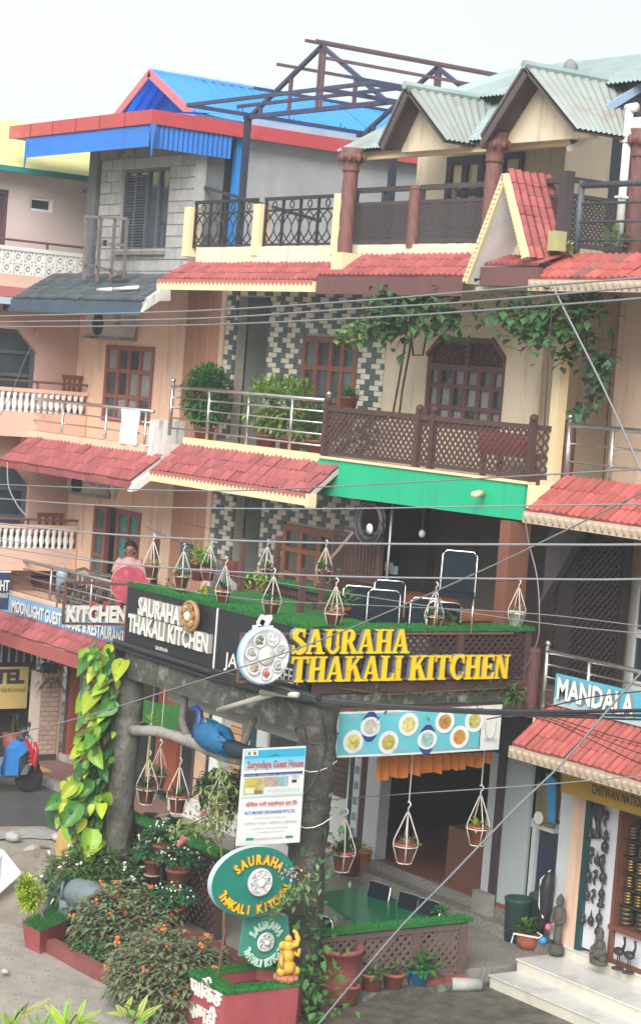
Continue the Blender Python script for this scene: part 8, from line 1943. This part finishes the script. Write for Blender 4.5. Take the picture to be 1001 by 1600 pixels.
LIME = mat('lime_leaf', (.36,.46,.02), .5, .3, 6); LIMED = mat('lime_leaf_inner', (.18,.30,.02), .5, .3, 6)
tt = thing('small_tree', 'small yellow-green clipped tree growing in the worn red planter', 'tree', c+Z3*hgt); ct = fy(46, 1397, c.y); 
MB().tube([c+Z3*hgt*.8, c.lerp(ct,.4)+Z3*.2+V((.06,0,0)), ct], [.025,.02,.012], 7).build('trunk', STEMM, tt, True)
for k_, (m_, n_, r0) in enumerate(((LIME, 900, 1.), (LIMED, 500, .8))):
    b = MB()
    for _ in range(n_):
        v = V((random.gauss(0,1), random.gauss(0,1), random.gauss(0,1))).normalized()*random.uniform(.5,1.05)*r0; v = V((v.x*.19, v.y*.19, v.z*.19)); q = ct+V([(-.07,0,.05),(.09,.03,0),(0,-.05,.12),(.05,0,-.08),(-.1,.02,-.04)][_ % 5])+v*(.62+.2*math.sin(_*1.7))*(1+.25*math.sin(v.x*14)*math.cos(v.z*17))
        leaf(b, q, v.normalized()+V((random.uniform(-.5,.5), random.uniform(-.5,.5), random.uniform(-.1,.8))), .075, .03)
    b.build('crown', m_, tt, kind='stuff')
# elephant figure
EL = mat('blue_grey_elephant_paint', (.16,.20,.225), .6, .14, 3, .15, 40, stain=(.25,.28,.3), sscale=3, samt=.4)
yE = -4.3; E2 = lambda px, py, dy=0: fy(px+2, py-7, yE+dy); el = thing('elephant_statue', 'small blue-grey elephant statue among the flower bushes', 'statue', E2(110,1430))
b = MB(); b.tube([E2(108,1405), E2(120,1402), E2(140,1408), E2(155,1415)], [.13,.20,.21,.14], 12); b.build('body', EL, el, True)
b = MB(); b.ball(E2(86,1399), .15, 9, sz=1.2); b.tube([E2(80,1400,-.05), E2(75,1415,-.08), E2(74,1432,-.08), E2(78,1442,-.1)], [.10,.075,.055,.04], 9); b.build('head', EL, el, True)
for k, (px, dy) in enumerate(((97,-.12),(100,.25))): b = MB(); b.lathe([(.0,-.03),(.10,-.02),(.125,0),(.09,.02),(0,.015)], E2(px,1398,dy), 12, .75, 1.15, axis=(V((.6,-.6,0)).normalized(), Z3, V((.6,.6,0)))); b.build('ear', EL, el, True)
for (px, py, dy) in ((100,1425,-.1),(108,1428,.2),(142,1430,-.1),(150,1430,.2)): q = E2(px, py, dy); MB().tube([q+Z3*.1, V((q.x, q.y, .05))], [.09,.08], 9).build('leg', EL, el, True)
for dy in (-.1,.06): MB().tube([E2(82,1412,dy-.05), E2(77,1420,dy-.12)], [.02,.006], 6).build('tusk', WHITE, el, True)
# red kerb of the flower bed
RK = mat('dull_red_kerb', (.24,.075,.07), .75, .2, 3, .1, stain=(.12,.08,.075), sscale=2, samt=.6)
k0, k1, k2 = fz(78,1488,0), fz(150,1528,0), fz(300,1600,0)
for a_, b2_ in ((k0, k1), (k1, k2)): MB_ = MB().beam(a_+Z3*.09, b2_+Z3*.09, .14, .18); tag(MB_.build('flower_bed_kerb', RK, None), kind='structure')
bed = MB(); bed.add([k0+Z3*.06, k1+Z3*.06, k2+Z3*.06, V((k2.x-.5, k2.y+1.6, .06)), V((-3.6,-3.0,.06)), V((k0.x-.9, k0.y+.9, .06))], [list(range(6))]); struct('flower_bed', bed, mat('dark_bed_soil', (.06,.05,.042), .95, .3, 6, .5))
# flowering shrubs
def shrub(name, label, c, r, h, n, L, w_, m, fm, nf, seed, fl=.05, group='flowering shrubs of the front garden', m2=None):
    random.seed(seed); t = thing(name, label, 'shrub', c, group)
    st_ = MB()
    for k in range(7): a = k*.9; st_.tube([V(c), V(c)+V((r*.3*math.cos(a), r*.3*math.sin(a), h*.5)), V(c)+V((r*.65*math.cos(a), r*.65*math.sin(a), h*.85))], .018, 5)
    st_.build('stem', STEMM, t)
    lob = [(V(c)+V((r*.45*math.cos(k*1.05+.3), r*.45*math.sin(k*1.05+.3), h*(.45+.16*math.sin(k*2.2)))), r*random.uniform(.42,.62)) for k in range(6)]+[(V(c)+Z3*h*.6, r*.6)]
    bs_ = [MB(), MB()]; fb = MB()
    for i in range(n):
        o, rr2 = lob[i % len(lob)]; v = V((random.gauss(0,1), random.gauss(0,1), random.gauss(0,1)*.8+.25)).normalized(); q = o+v*rr2*random.uniform(.6,1.05)
        if q.z < .05: q.z = random.uniform(.06,.3)
        base = random.uniform(0, 6.28)
        for k in range(3): 
            d = v*.7+V((math.cos(base+k*2.1), math.sin(base+k*2.1), random.uniform(-.35,.45)))
            leaf(bs_[0 if random.random() < .72 else 1], q, d, L*random.uniform(.6,1.2), w_*random.uniform(.7,1.2), .45)
        if i < nf:
            q2 = o+v*rr2*1.08
            for k in range(5): fb.ball(q2+V((random.uniform(-fl,fl), random.uniform(-fl,fl), random.uniform(-fl,fl)))*.6, fl*.38, 4)
    bs_[0].build('foliage', m, t, kind='stuff'); bs_[1].build('foliage', m2 or LEAFD, t, kind='stuff')
    if nf: fb.build('blossom', fm, t, kind='stuff')
    return t
ORF = mat('orange_blossom', (.62,.17,.03), .6, .2, 10); BRZ = mat('bronze_green_leaf', (.15,.20,.10), .55, .35, 5); BRZ2 = mat('purple_bronze_leaf', (.16,.12,.08), .55, .3, 5)
c1_ = fz(178,1492,0); shrub('flowering_shrub', 'bronze-green shrub with orange flowers beside the elephant statue', c1_+V((.0,.15,0)), .80, .80, 1500, .15, .06, BRZ, ORF, 34, 31, .06, m2=BRZ2)
c2_ = fz(250,1588,0); shrub('flowering_shrub', 'bronze-green shrub with orange flowers nearest the red hexagonal planter', c2_+V((-.25,.25,0)), .80, .80, 1500, .15, .06, BRZ, ORF, 30, 32, .06, m2=BRZ2)
WF = mat('white_blossom', (.78,.78,.74), .6, .05, 10); FR = mat('fresh_shrub_green', (.10,.21,.05), .5, .3, 6)
c3_ = fy(146,1385,-3.75)-Z3*.42; shrub('flowering_shrub', 'fresh green shrub with tiny white flowers at the foot of the leafy pillar', c3_+V((.05,-.1,.1)), .72, .85, 1100, .12, .045, FR, WF, 45, 33, .035)
shrub('flowering_shrub', 'dark green leafy bush behind the tiered flower pots', fy(235,1330,-2.6)-Z3*.45, .75, .8, 420, .26, .2, mat('dark_broad_leaf', (.035,.075,.035), .5, .3, 5), WF, 0, 34)
shrub('flowering_shrub', 'small dark bush with orange flowers under the upper flower pots', fy(238,1425,-3.3)-Z3*.3, .33, .55, 220, .12, .05, LEAFD, ORF, 16, 35, .05)
# yellow sack
sk_ = MB(); yK = -3.7; pts_ = [(92,1296),(112,1288),(128,1296),(132,1340),(126,1380),(108,1386),(92,1352),(86,1325)]
front = [fy(px, py, yK+.04*math.sin(i*2)) for i, (px, py) in enumerate(pts_)]; cS = sum(front, V((0,0,0)))/8
n_ = len(front); sk_.v = front+[p+Y3*.22-(p-cS)*.12 for p in front]+[cS-Y3*.08+V((.05,0,.1))]
for i in range(n_): sk_.f += [[i, (i+1) % n_, 2*n_], [(i+1) % n_, i, i+n_, (i+1) % n_+n_]]; sk_.mi += [0, 0]
sk_.f.append([n_+i for i in range(n_)][::-1]); sk_.mi.append(0)
single('yellow_sack', sk_, mat('yellow_orange_sack', (.62,.42,.15), .8, .2, 4, .2, 12, stain=(.62,.30,.16), sscale=3, samt=.7), 'yellow-orange printed sack leaning behind the leafy pillar', 'sack')
# tiered pots, lattice screens, low red wall
def fpot(px, py, y, r, h, label, seed, n=260):
    p = fy(px, py, y); t = thing('potted_plant', label, 'plant', p, 'tiered flower pots beside the oval sign'); MB().lathe([(r*.75,0),(r,h*.85),(r*1.1,h*.85),(r*1.1,h),(r*.9,h),(0,h*.9)], p, 16).build('pot', POTR, t, True); MB().lathe([(r*.9,-.02),(r*1.05,0),(r*.3,.0)], p, 14).build('saucer', mat('pale_saucer', (.4,.33,.28), .8), t, True)
    random.seed(seed); b = MB(); f_ = MB()
    for i in range(n):
        a = random.uniform(0, 6.28); rr2 = r*1.9*math.sqrt(random.random()); q = p+V((rr2*math.cos(a), rr2*math.sin(a), h+.05+.26*math.sqrt(max(0, 1-(rr2/(r*2))**2))*random.uniform(.3,1))); leaf(b, q, V((math.cos(a), math.sin(a), random.uniform(-.4,.6))), .11*random.uniform(.7,1.2), .06)
        if i % 9 == 0: f_.ball(q+Z3*.045, .014, 5)
    b.build('foliage', mat('deep_green_leaf', (.03,.13,.045), .45, .3, 6), t, kind='stuff'); f_.build('blossom', WF, t, kind='stuff'); MB().tube([p-Z3*.02, V((p.x, p.y+.05, .05))], .02, 6).build('stand', BLACKM, t)
fpot(276, 1386, -3.35, .155, .25, 'red pot with white flowers in the middle of the tiered stand', 41)
fpot(268, 1442, -3.5, .155, .22, 'red pot with white flowers lowest on the tiered stand', 42)
fpot(253, 1343, -3.2, .13, .21, 'red pot with yellowish foliage highest on the tiered stand', 43, 200)
fpot(238, 1366, -3.1, .12, .2, 'red pot half hidden behind the middle flower pot', 44, 160)
gl_ = thing('lattice_fence', 'dark lattice screens of the porch behind the tiered flower pots', 'fence', (-3.5, -2.9, .2))
yl = -2.95
for (a, b2_) in ((192, 240), (288, 345)):
    xa, xb2 = fy(a, 1380, yl).x, fy(b2_, 1380, yl).x; lattice(gl_, None, xa, xb2, .25, 1.25, yl, .135, .035, .02, LATT); 
    for x in (xa, xb2): MB().box(x-.035, x+.035, yl-.03, yl+.05, .2, 1.3).build('post', LATT, gl_)
turf(gl_, fy(192,1330,yl).x, fy(350,1330,yl).x, yl-.1, yl+.14, 1.36, 1100, .028); MB().box(fy(192,1330,yl).x, fy(350,1330,yl).x, yl-.05, yl+.09, 1.25, 1.305).build('top_rail', LATT, gl_)
single('low_red_wall', MB().box(fy(262,1450,-3.55).x, .3, -3.58, -3.42, .0, .42), mat('maroon_wall_paint', (.20,.06,.055), .7, .15, 2, stain=(.12,.06,.055), sscale=1.5, samt=.6), 'low dull red wall between the flower bushes and the corner trunk', 'wall')
ycup = fy(208,1325,-3.0); t = thing('swan_planter', 'small cream swan-shaped planter on the porch rail', 'ornament', ycup); MB().lathe([(.07,-.02),(.13,.05),(.12,.1),(0,.08)], ycup, 12, 1.3, .8).build('bowl', CREAMT, t, True)
for s in (-1, 1): MB().tube([ycup+V((s*.13,0,.06)), ycup+V((s*.17,0,.14)), ycup+V((s*.13,0,.22)), ycup+V((s*.10,0,.20))], .015, 6).build('neck', CREAMT, t, True)
# thin young tree and pink flower beside the guest house sign
YP = mat('pale_leaf_spray', (.22,.29,.09), .5, .3, 6)
yt_ = -3.75; tw = thing('young_tree', 'thin young tree with sparse pale leaves left of the guest house notice', 'tree', fy(352,1490,yt_))
tpts = [fy(352,1490,yt_), fy(351,1400,yt_), fy(346,1330,yt_), fy(340,1270,yt_)]; tpts[0].z = .1
MB().tube(tpts, [.028,.024,.018,.012], 7).build('trunk', STEMM, tw, True); MB().tube([tpts[2], fy(325,1275,yt_), fy(295,1290,yt_)], .01, 5).build('limb', STEMM, tw); MB().tube([tpts[1], fy(366,1330,yt_), fy(372,1280,yt_)], .012, 5).build('limb', STEMM, tw)
b = MB()
for i in range(620):
    px, py = random.choice(((300,1288),(320,1282),(338,1250),(345,1275),(360,1290),(330,1300),(350,1235),(285,1300),(345,1205)))
    q = fy(px+random.gauss(0,12), py+random.gauss(0,11), yt_+random.uniform(-.25,.25)); leaf(b, q, V((random.uniform(-1,1), random.uniform(-1,1), random.uniform(-.6,.5))), .10, .035)
b.build('crown', YP, tw, kind='stuff'); b = MB()
for (px, py) in ((286,1312),(283,1318),(316,1270)): 
    for k in range(5): b.ball(fy(px+random.uniform(-4,4), py+random.uniform(-4,4), yt_-.1), .03, 5)
b.build('blossom', mat('pink_blossom', (.55,.14,.18), .6), tw, kind='stuff')
shrub('potted_shrub', 'dark leafy plant hanging between the pale branch and the notice', fy(348,1232,-2.4)-Z3*.25, .36, .5, 190, .16, .08, LEAFD, WF, 0, 36)
# hanging pots at street level
hangF(228, 1256, -3.0, 'hanging pot tied to a bamboo stem left under the pale branch', .3, 1.0, plant='spiky', rope_to=3.45)
hangF(246, 1232, -1.2, 'hanging pot in shade before the orange pillar', .6, 1.0, plant='small', rope_to=3.45)
hangF(276, 1270, -3.0, 'hanging pot with white hook before the peach post', .1, 1.0, plant='spiky', rope_to=3.45)
hangF(339, 1275, -3.0, 'hanging pot wrapped in the pale leaf spray', .1, .85, plant='small', rope_to=3.45)
hangX(533, 1361, -.3, 'hanging pot nearest the corner trunk before the shutter', .3, 1.05, plant='spiky', rope_to=3.5)
hangX(631, 1348, -.3, 'hanging pot on a long rope in the middle of the dark entrance', .2, 1.05, plant='dry', rope_to=3.5)
hangX(744, 1320, -.3, 'hanging pot with bright leaves on a long rope before the white pillar', .5, 1.05, plant='bright', rope_to=3.5)
bmb = thing('bamboo_cane', 'yellowish bamboo cane with a leafy tuft tied to the left hanging pot', 'bamboo', fy(230,1230,-3.0)); MB().tube([fy(226,1245,-3.02), fy(236,1130,-3.02)], [.022,.018], 7).build('stem', mat('yellow_bamboo', (.52,.44,.2), .6, .15, 6), bmb, True); tuft(fy(236,1128,-3.02), .04, 16, .22, .035, LEAFY, bmb)
potted(fz(545, 1367, .3), 'dark red pot on the porch step beside the teal post', .19, .34, mat('dark_red_glaze', (.20,.05,.045), .35, .12, 3), LEAFD, 40, .3, .05, .14)
potted(fz(569, 1352, .5), 'small orange pot with orange flowers coloured as a small glow at the entrance', .1, .22, mat('orange_pot', (.45,.16,.07), .5), mat('glow_coloured_flower', (.7,.35,.05), .6), 30, .09, .05, .1)  # flower colour stands in for a small orange light at the threshold

random.seed(61); gb_ = MB()
for _ in range(1500):
    q = fz(random.uniform(-30,250), random.uniform(1288,1600), .01); r_ = random.choice((.006,.009,.016))*random.uniform(.6,1.3); z_ = .012
    n_ = [q+V((r_*math.cos(a)*random.uniform(.7,1.2), r_*math.sin(a)*random.uniform(.7,1.2), z_-.01)) for a in (0,1.3,2.5,3.8,5.1)]; gb_.add(n_+[q+V((r_*.3,0,z_-.006+r_*.45))], [(0,1,5),(1,2,5),(2,3,5),(3,4,5),(4,0,5)])
tag(gb_.build('gravel', mat('mixed_gravel', (.33,.31,.28), .95, .4, 9), None), kind='stuff')
gb_ = MB()
for _ in range(260):
    q = fz(random.uniform(480,900), random.uniform(1545,1600), .0); r_ = random.uniform(.004,.010); n_ = [q+V((r_*math.cos(a), r_*math.sin(a), .002)) for a in (0,1.6,3.1,4.7)]; gb_.add(n_+[q+Z3*r_*.5], [(0,1,4),(1,2,4),(2,3,4),(3,0,4)])
tag(gb_.build('grit', mat('mixed_gravel', ()), None), kind='stuff')

shrub('flowering_shrub', 'leafy green bush with small orange flowers between the elephant and the tiered pots', fy(205,1430,-3.45)-Z3*.45, .5, .75, 620, .15, .07, mat('garden_green_leaf', (.07,.14,.045), .5, .35, 5), ORF, 14, 37, .05)
shrub('flowering_shrub', 'low green plants along the dull red flower bed kerb', fz(118,1502,0)+V((.12,.28,0)), .42, .32, 300, .13, .05, mat('garden_green_leaf', ()), ORF, 4, 38, .05)
# ================================================================== overhead cables along the street
CBG = mat('grey_cable', (.22,.23,.25), .5, .1, 3); CBL = mat('pale_cable', (.30,.31,.33), .5, .1, 3); CBK = mat('black_cable', (.035,.036,.04), .5, .2, 3)
def cable(pts, y, r, m, label, group='overhead cables'):
    P = [fy(px, py, y if not isinstance(y, (list, tuple)) else y[i]) for i, (px, py) in enumerate(pts)]
    out = []
    n = len(P)
    for i in range(n-1):
        a = P[max(i-1,0)]; b_ = P[i]; c = P[i+1]; d = P[min(i+2,n-1)]
        for k in range(8):
            t_ = k/8; out.append(.5*((2*b_)+(c-a)*t_+(2*a-5*b_+4*c-d)*t_*t_+(3*b_-a-3*c+d)*t_**3))
    out.append(P[-1]); single('overhead_cable', MB().tube(out, r, 6), m, label, 'cable', group, True)
YC = -5.5
cable(((-120,497),(0,494),(300,486),(560,470),(740,455),(1001,434),(1150,421)), YC, .010, CBG, 'highest grey cable of the upper trio crossing the whole facade')
cable(((-120,506),(0,503),(300,498),(560,482),(740,471),(1001,448),(1150,434)), YC, .010, CBG, 'middle grey cable of the upper trio crossing the whole facade')
cable(((-120,513),(0,511),(300,508),(560,497),(740,486),(1001,466),(1150,453)), YC, .010, CBG, 'lowest grey cable of the upper trio crossing the whole facade')
cable(((-120,752),(0,757),(300,767),(500,761),(740,748),(1001,733),(1150,724)), YC, .008, CBG, 'grey cable crossing just under the tiled eaves of the second floor')
cable(((-120,770),(0,779),(190,791),(480,795),(820,790),(1001,788),(1150,787)), YC, .008, CBL, 'pale cable crossing the bottom edge of the green fascia')
cable(((-120,805),(0,818),(190,836),(480,848),(860,851),(1001,851),(1150,851)), YC, .012, CBL, 'thick pale cable crossing above the terrace pots')
cable(((-120,838),(18,858),(190,881),(480,899),(860,905),(1001,905),(1150,905)), YC, .010, CBL, 'pale cable crossing at the height of the terrace pots')
cable(((-100,828),(0,842),(160,876),(330,895),(560,930),(820,970),(1001,990),(1100,1000)), YC, .005, CBG, 'thin dark cable sloping down across the terrace chairs')
cable(((-100,850),(0,867),(205,908),(380,935),(560,945),(820,958),(1001,978),(1100,990)), YC, .005, CBG, 'thin cable sloping just under another across the terrace')
cable(((-100,1180),(0,1152),(130,1120),(310,1064),(480,1008),(620,950),(760,888),(870,835),(1001,770),(1100,722)), -5.0, .008, CBG, 'grey cable running diagonally across the black sign boards and upwards')
cable(((440,1672),(500,1597),(620,1455),(700,1372),(800,1268),(880,1190),(950,1108),(1010,1040),(1100,930)), -5.8, .0095, CBL, 'long pale stay wire slanting from the bottom up to the MANDALA sign')
cable(((860,440),(878,478),(940,602),(1001,735),(1060,865)), -2.5, .011, CBG, 'slanting grey stay wire before the tan wall at the upper right')
cable(((480,1252),(640,1240),(820,1228),(960,1216),(1100,1204)), -1.5, .008, CBL, 'thin pale cable crossing the dark restaurant entrance')
for k, (dy, r, lab) in enumerate(((0,.022,'thickest black cable over the blue menu banner'), (5,.016,'black cable under the thickest one over the menu banner'), (9,.012,'lowest black cable of the bundle over the menu banner'))):
    cable(((330,1046+dy),(430,1072+dy),(520,1094+dy*.6),(700,1108+dy*.5),(860,1112+dy*.8),(1001,1110+dy*1.6),(1150,1106+dy*2.5)), [-3.9,-3.9,-3.4,-2.6,-2.2,-2.2,-2.2], r, CBK, lab)
for k, lab in enumerate(('upper thin black cable before the orange-red tiles at the right', 'middle thin black cable before the orange-red tiles at the right', 'lower thin black cable before the orange-red tiles at the right')):
    cable(((800,1106+3*k),(860,1120+4*k),(930,1142+9*k),(1001,1162+16*k),(1100,1185+24*k)), -1.6, .006, CBK, lab)
cable(((760,1124),(840,1108),(920,1090),(1001,1080),(1100,1068)), -1.6, .008, CBK, 'thin black cable rising to the right in front of the MANDALA sign')
cable(((-60,700),(0,650),(40,560),(60,520)), -2.0, .006, CBG, 'thin slack cable before the arched hotel window')
cable(((12,722),(14,760),(28,790),(42,806)), -1.2, .012, CBL, 'pale cable loop hanging before the lower arched hotel window')
for k, (x0, lab) in enumerate(((878,'dark cable bundle hanging from the vine down past the terracotta post'), (822,'black cables dropping from the green fascia end'))):
    pts = ((862,470),(856,560),(848,690),(842,740)) if k == 0 else ((820,812),(826,850),(838,900),(842,960),(836,1010),(800,1062),(700,1082),(560,1090))
    cable(pts, -.62 if k == 0 else [-.3,-.3,-.3,-.3,-.2,-.1,-1.2,-2.6], .010, CBG if k else CBK, lab)
cable(((957,1260-740),(950,620),(940,760),(932,800)), .95, .010, CBK, 'dark cable running down the tan wall beside its corner')
cable(((937,835),(925,920),(918,1000),(912,1062)), 1.0, .012, CBG, 'grey cable running down the tan wall above the MANDALA sign')
# ================================================================== young tree in front at the lower left
YF_ = -11.0
tfw = fy(90, 1760, YF_); ft = thing('feathery_tree', 'top of a bright green feathery-leaved tree in the foreground at the bottom left', 'tree', (tfw.x, tfw.y, 0))
FL = [mat('feather_leaf_lime', (.30,.48,.02), .5, .22, 5), mat('feather_leaf_green', (.15,.36,.03), .5, .25, 5), mat('feather_leaf_pale', (.40,.42,.10), .6, .2, 5)]
MB().tube([V((tfw.x, tfw.y, 0)), V((tfw.x+.05, tfw.y, 1.2)), V((tfw.x-.02, tfw.y+.05, tfw.z-.2)), tfw], [.06,.05,.035,.02], 9).build('trunk', mat('young_bark', (.16,.13,.08), .85, .2, 6), ft, True)
forks = [fy(18,1640,YF_-.2), fy(110,1650,YF_), fy(205,1625,YF_+.2), fy(265,1640,YF_+.1), fy(-30,1600,YF_-.2)]
for k, p in enumerate(forks):
    MB().tube([tfw-Z3*.3, tfw.lerp(p, .5)+Z3*.06, p], [.02,.015,.011], 6).build('limb', STEMM, ft, True)
def frond_mesh(name, m, n=11, L=.62, lw=.17, seed=0):
    random.seed(seed); b = MB(); b.tube([V((0,0,0)), V((0,L*.5,.02)), V((0,L,-.06))], .004, 4)
    for i in range(n):
        t_ = .12+.86*i/(n-1); y = L*t_; z = .02*math.sin(t_*3.1)-.06*t_*t_; w_ = lw*(.55+.45*math.sin(math.pi*min(1, t_*1.05)))
        for s in (-1, 1): leaf(b, V((0, y, z)), V((s, .28, .12)), w_, .036, .2)
    leaf(b, V((0, L, -.06)), V((0, 1, 0)), .10, .05)
    return b.mesh(name, m)
fm = [frond_mesh('frond', m, 15, .62, .085, k) for k, m in enumerate(FL)]
spec = [(18,1640,10,1545,0),(18,1640,-40,1570,1),(18,1640,60,1560,0),(18,1600,80,1518,2),(110,1650,60,1580,1),(110,1650,140,1575,0),(110,1620,95,1545,0),(110,1650,30,1600,1),(205,1625,160,1590,0),(205,1600,235,1540,1),(205,1590,180,1545,2),(205,1585,215,1520,1),(265,1640,225,1600,1),(110,1600,140,1560,0),(-30,1600,5,1550,1),(18,1640,90,1605,0),(150,1640,200,1600,0),(150,1640,110,1600,1),(60,1640,20,1585,0),(60,1640,110,1590,0),(0,1640,40,1590,0),(60,1640,70,1570,0),(140,1650,170,1585,0),(170,1640,240,1590,0),(90,1640,150,1600,0),(10,1620,30,1555,0),(130,1640,120,1570,0),(205,1600,245,1570,0)]
random.seed(77)
for (x0, y0, x1, y1, k) in spec:
    p, q = fy(x0, y0, YF_+random.uniform(-.3,.3)), fy(x1, y1, YF_+random.uniform(-.4,.3)); d = (q-p); L = d.length; d.normalize()
    st0 = p; base = p.lerp(q, .35)
    MB().tube([st0, p.lerp(q,.2)+Z3*.01, base], .007, 5).build('twig', STEMM, ft)
    for j in range(6):
        dd = (d+V((random.uniform(-.7,.7), random.uniform(-.7,.7), random.uniform(-.3,.35)))).normalized(); s_ = dd.cross(Z3+V((.3,-.4,0))); s_.normalize(); up = s_.cross(dd)
        link('frond', fm[k if random.random() < .7 else (k+1) % 3], ft, frame_m((base if j else p.lerp(q,.15))-Z3*.06, s_*.30, dd*.30, up*.30))
# ------------------------------------------------------------------ added haze volume, stands in for the lens veil that lifts the darks
hz_m = bpy.data.materials.new('lens_veil_haze'); hz_m.use_nodes = True; ht_ = hz_m.node_tree; ht_.nodes.clear()
ho = ht_.nodes.new('ShaderNodeOutputMaterial'); hv = ht_.nodes.new('ShaderNodeVolumePrincipled'); hv.inputs['Color'].default_value = (.90, .95, 1, 1); hv.inputs['Density'].default_value = .0021
hv.inputs['Anisotropy'].default_value = .2
ht_.links.new(hv.outputs[0], ho.inputs['Volume'])
hb_x = MB().box(-1560, 1560, -1560, 1560, -1.0, 14.6); hzo = hb_x.build('haze', hz_m); hzo['kind'] = 'stuff'
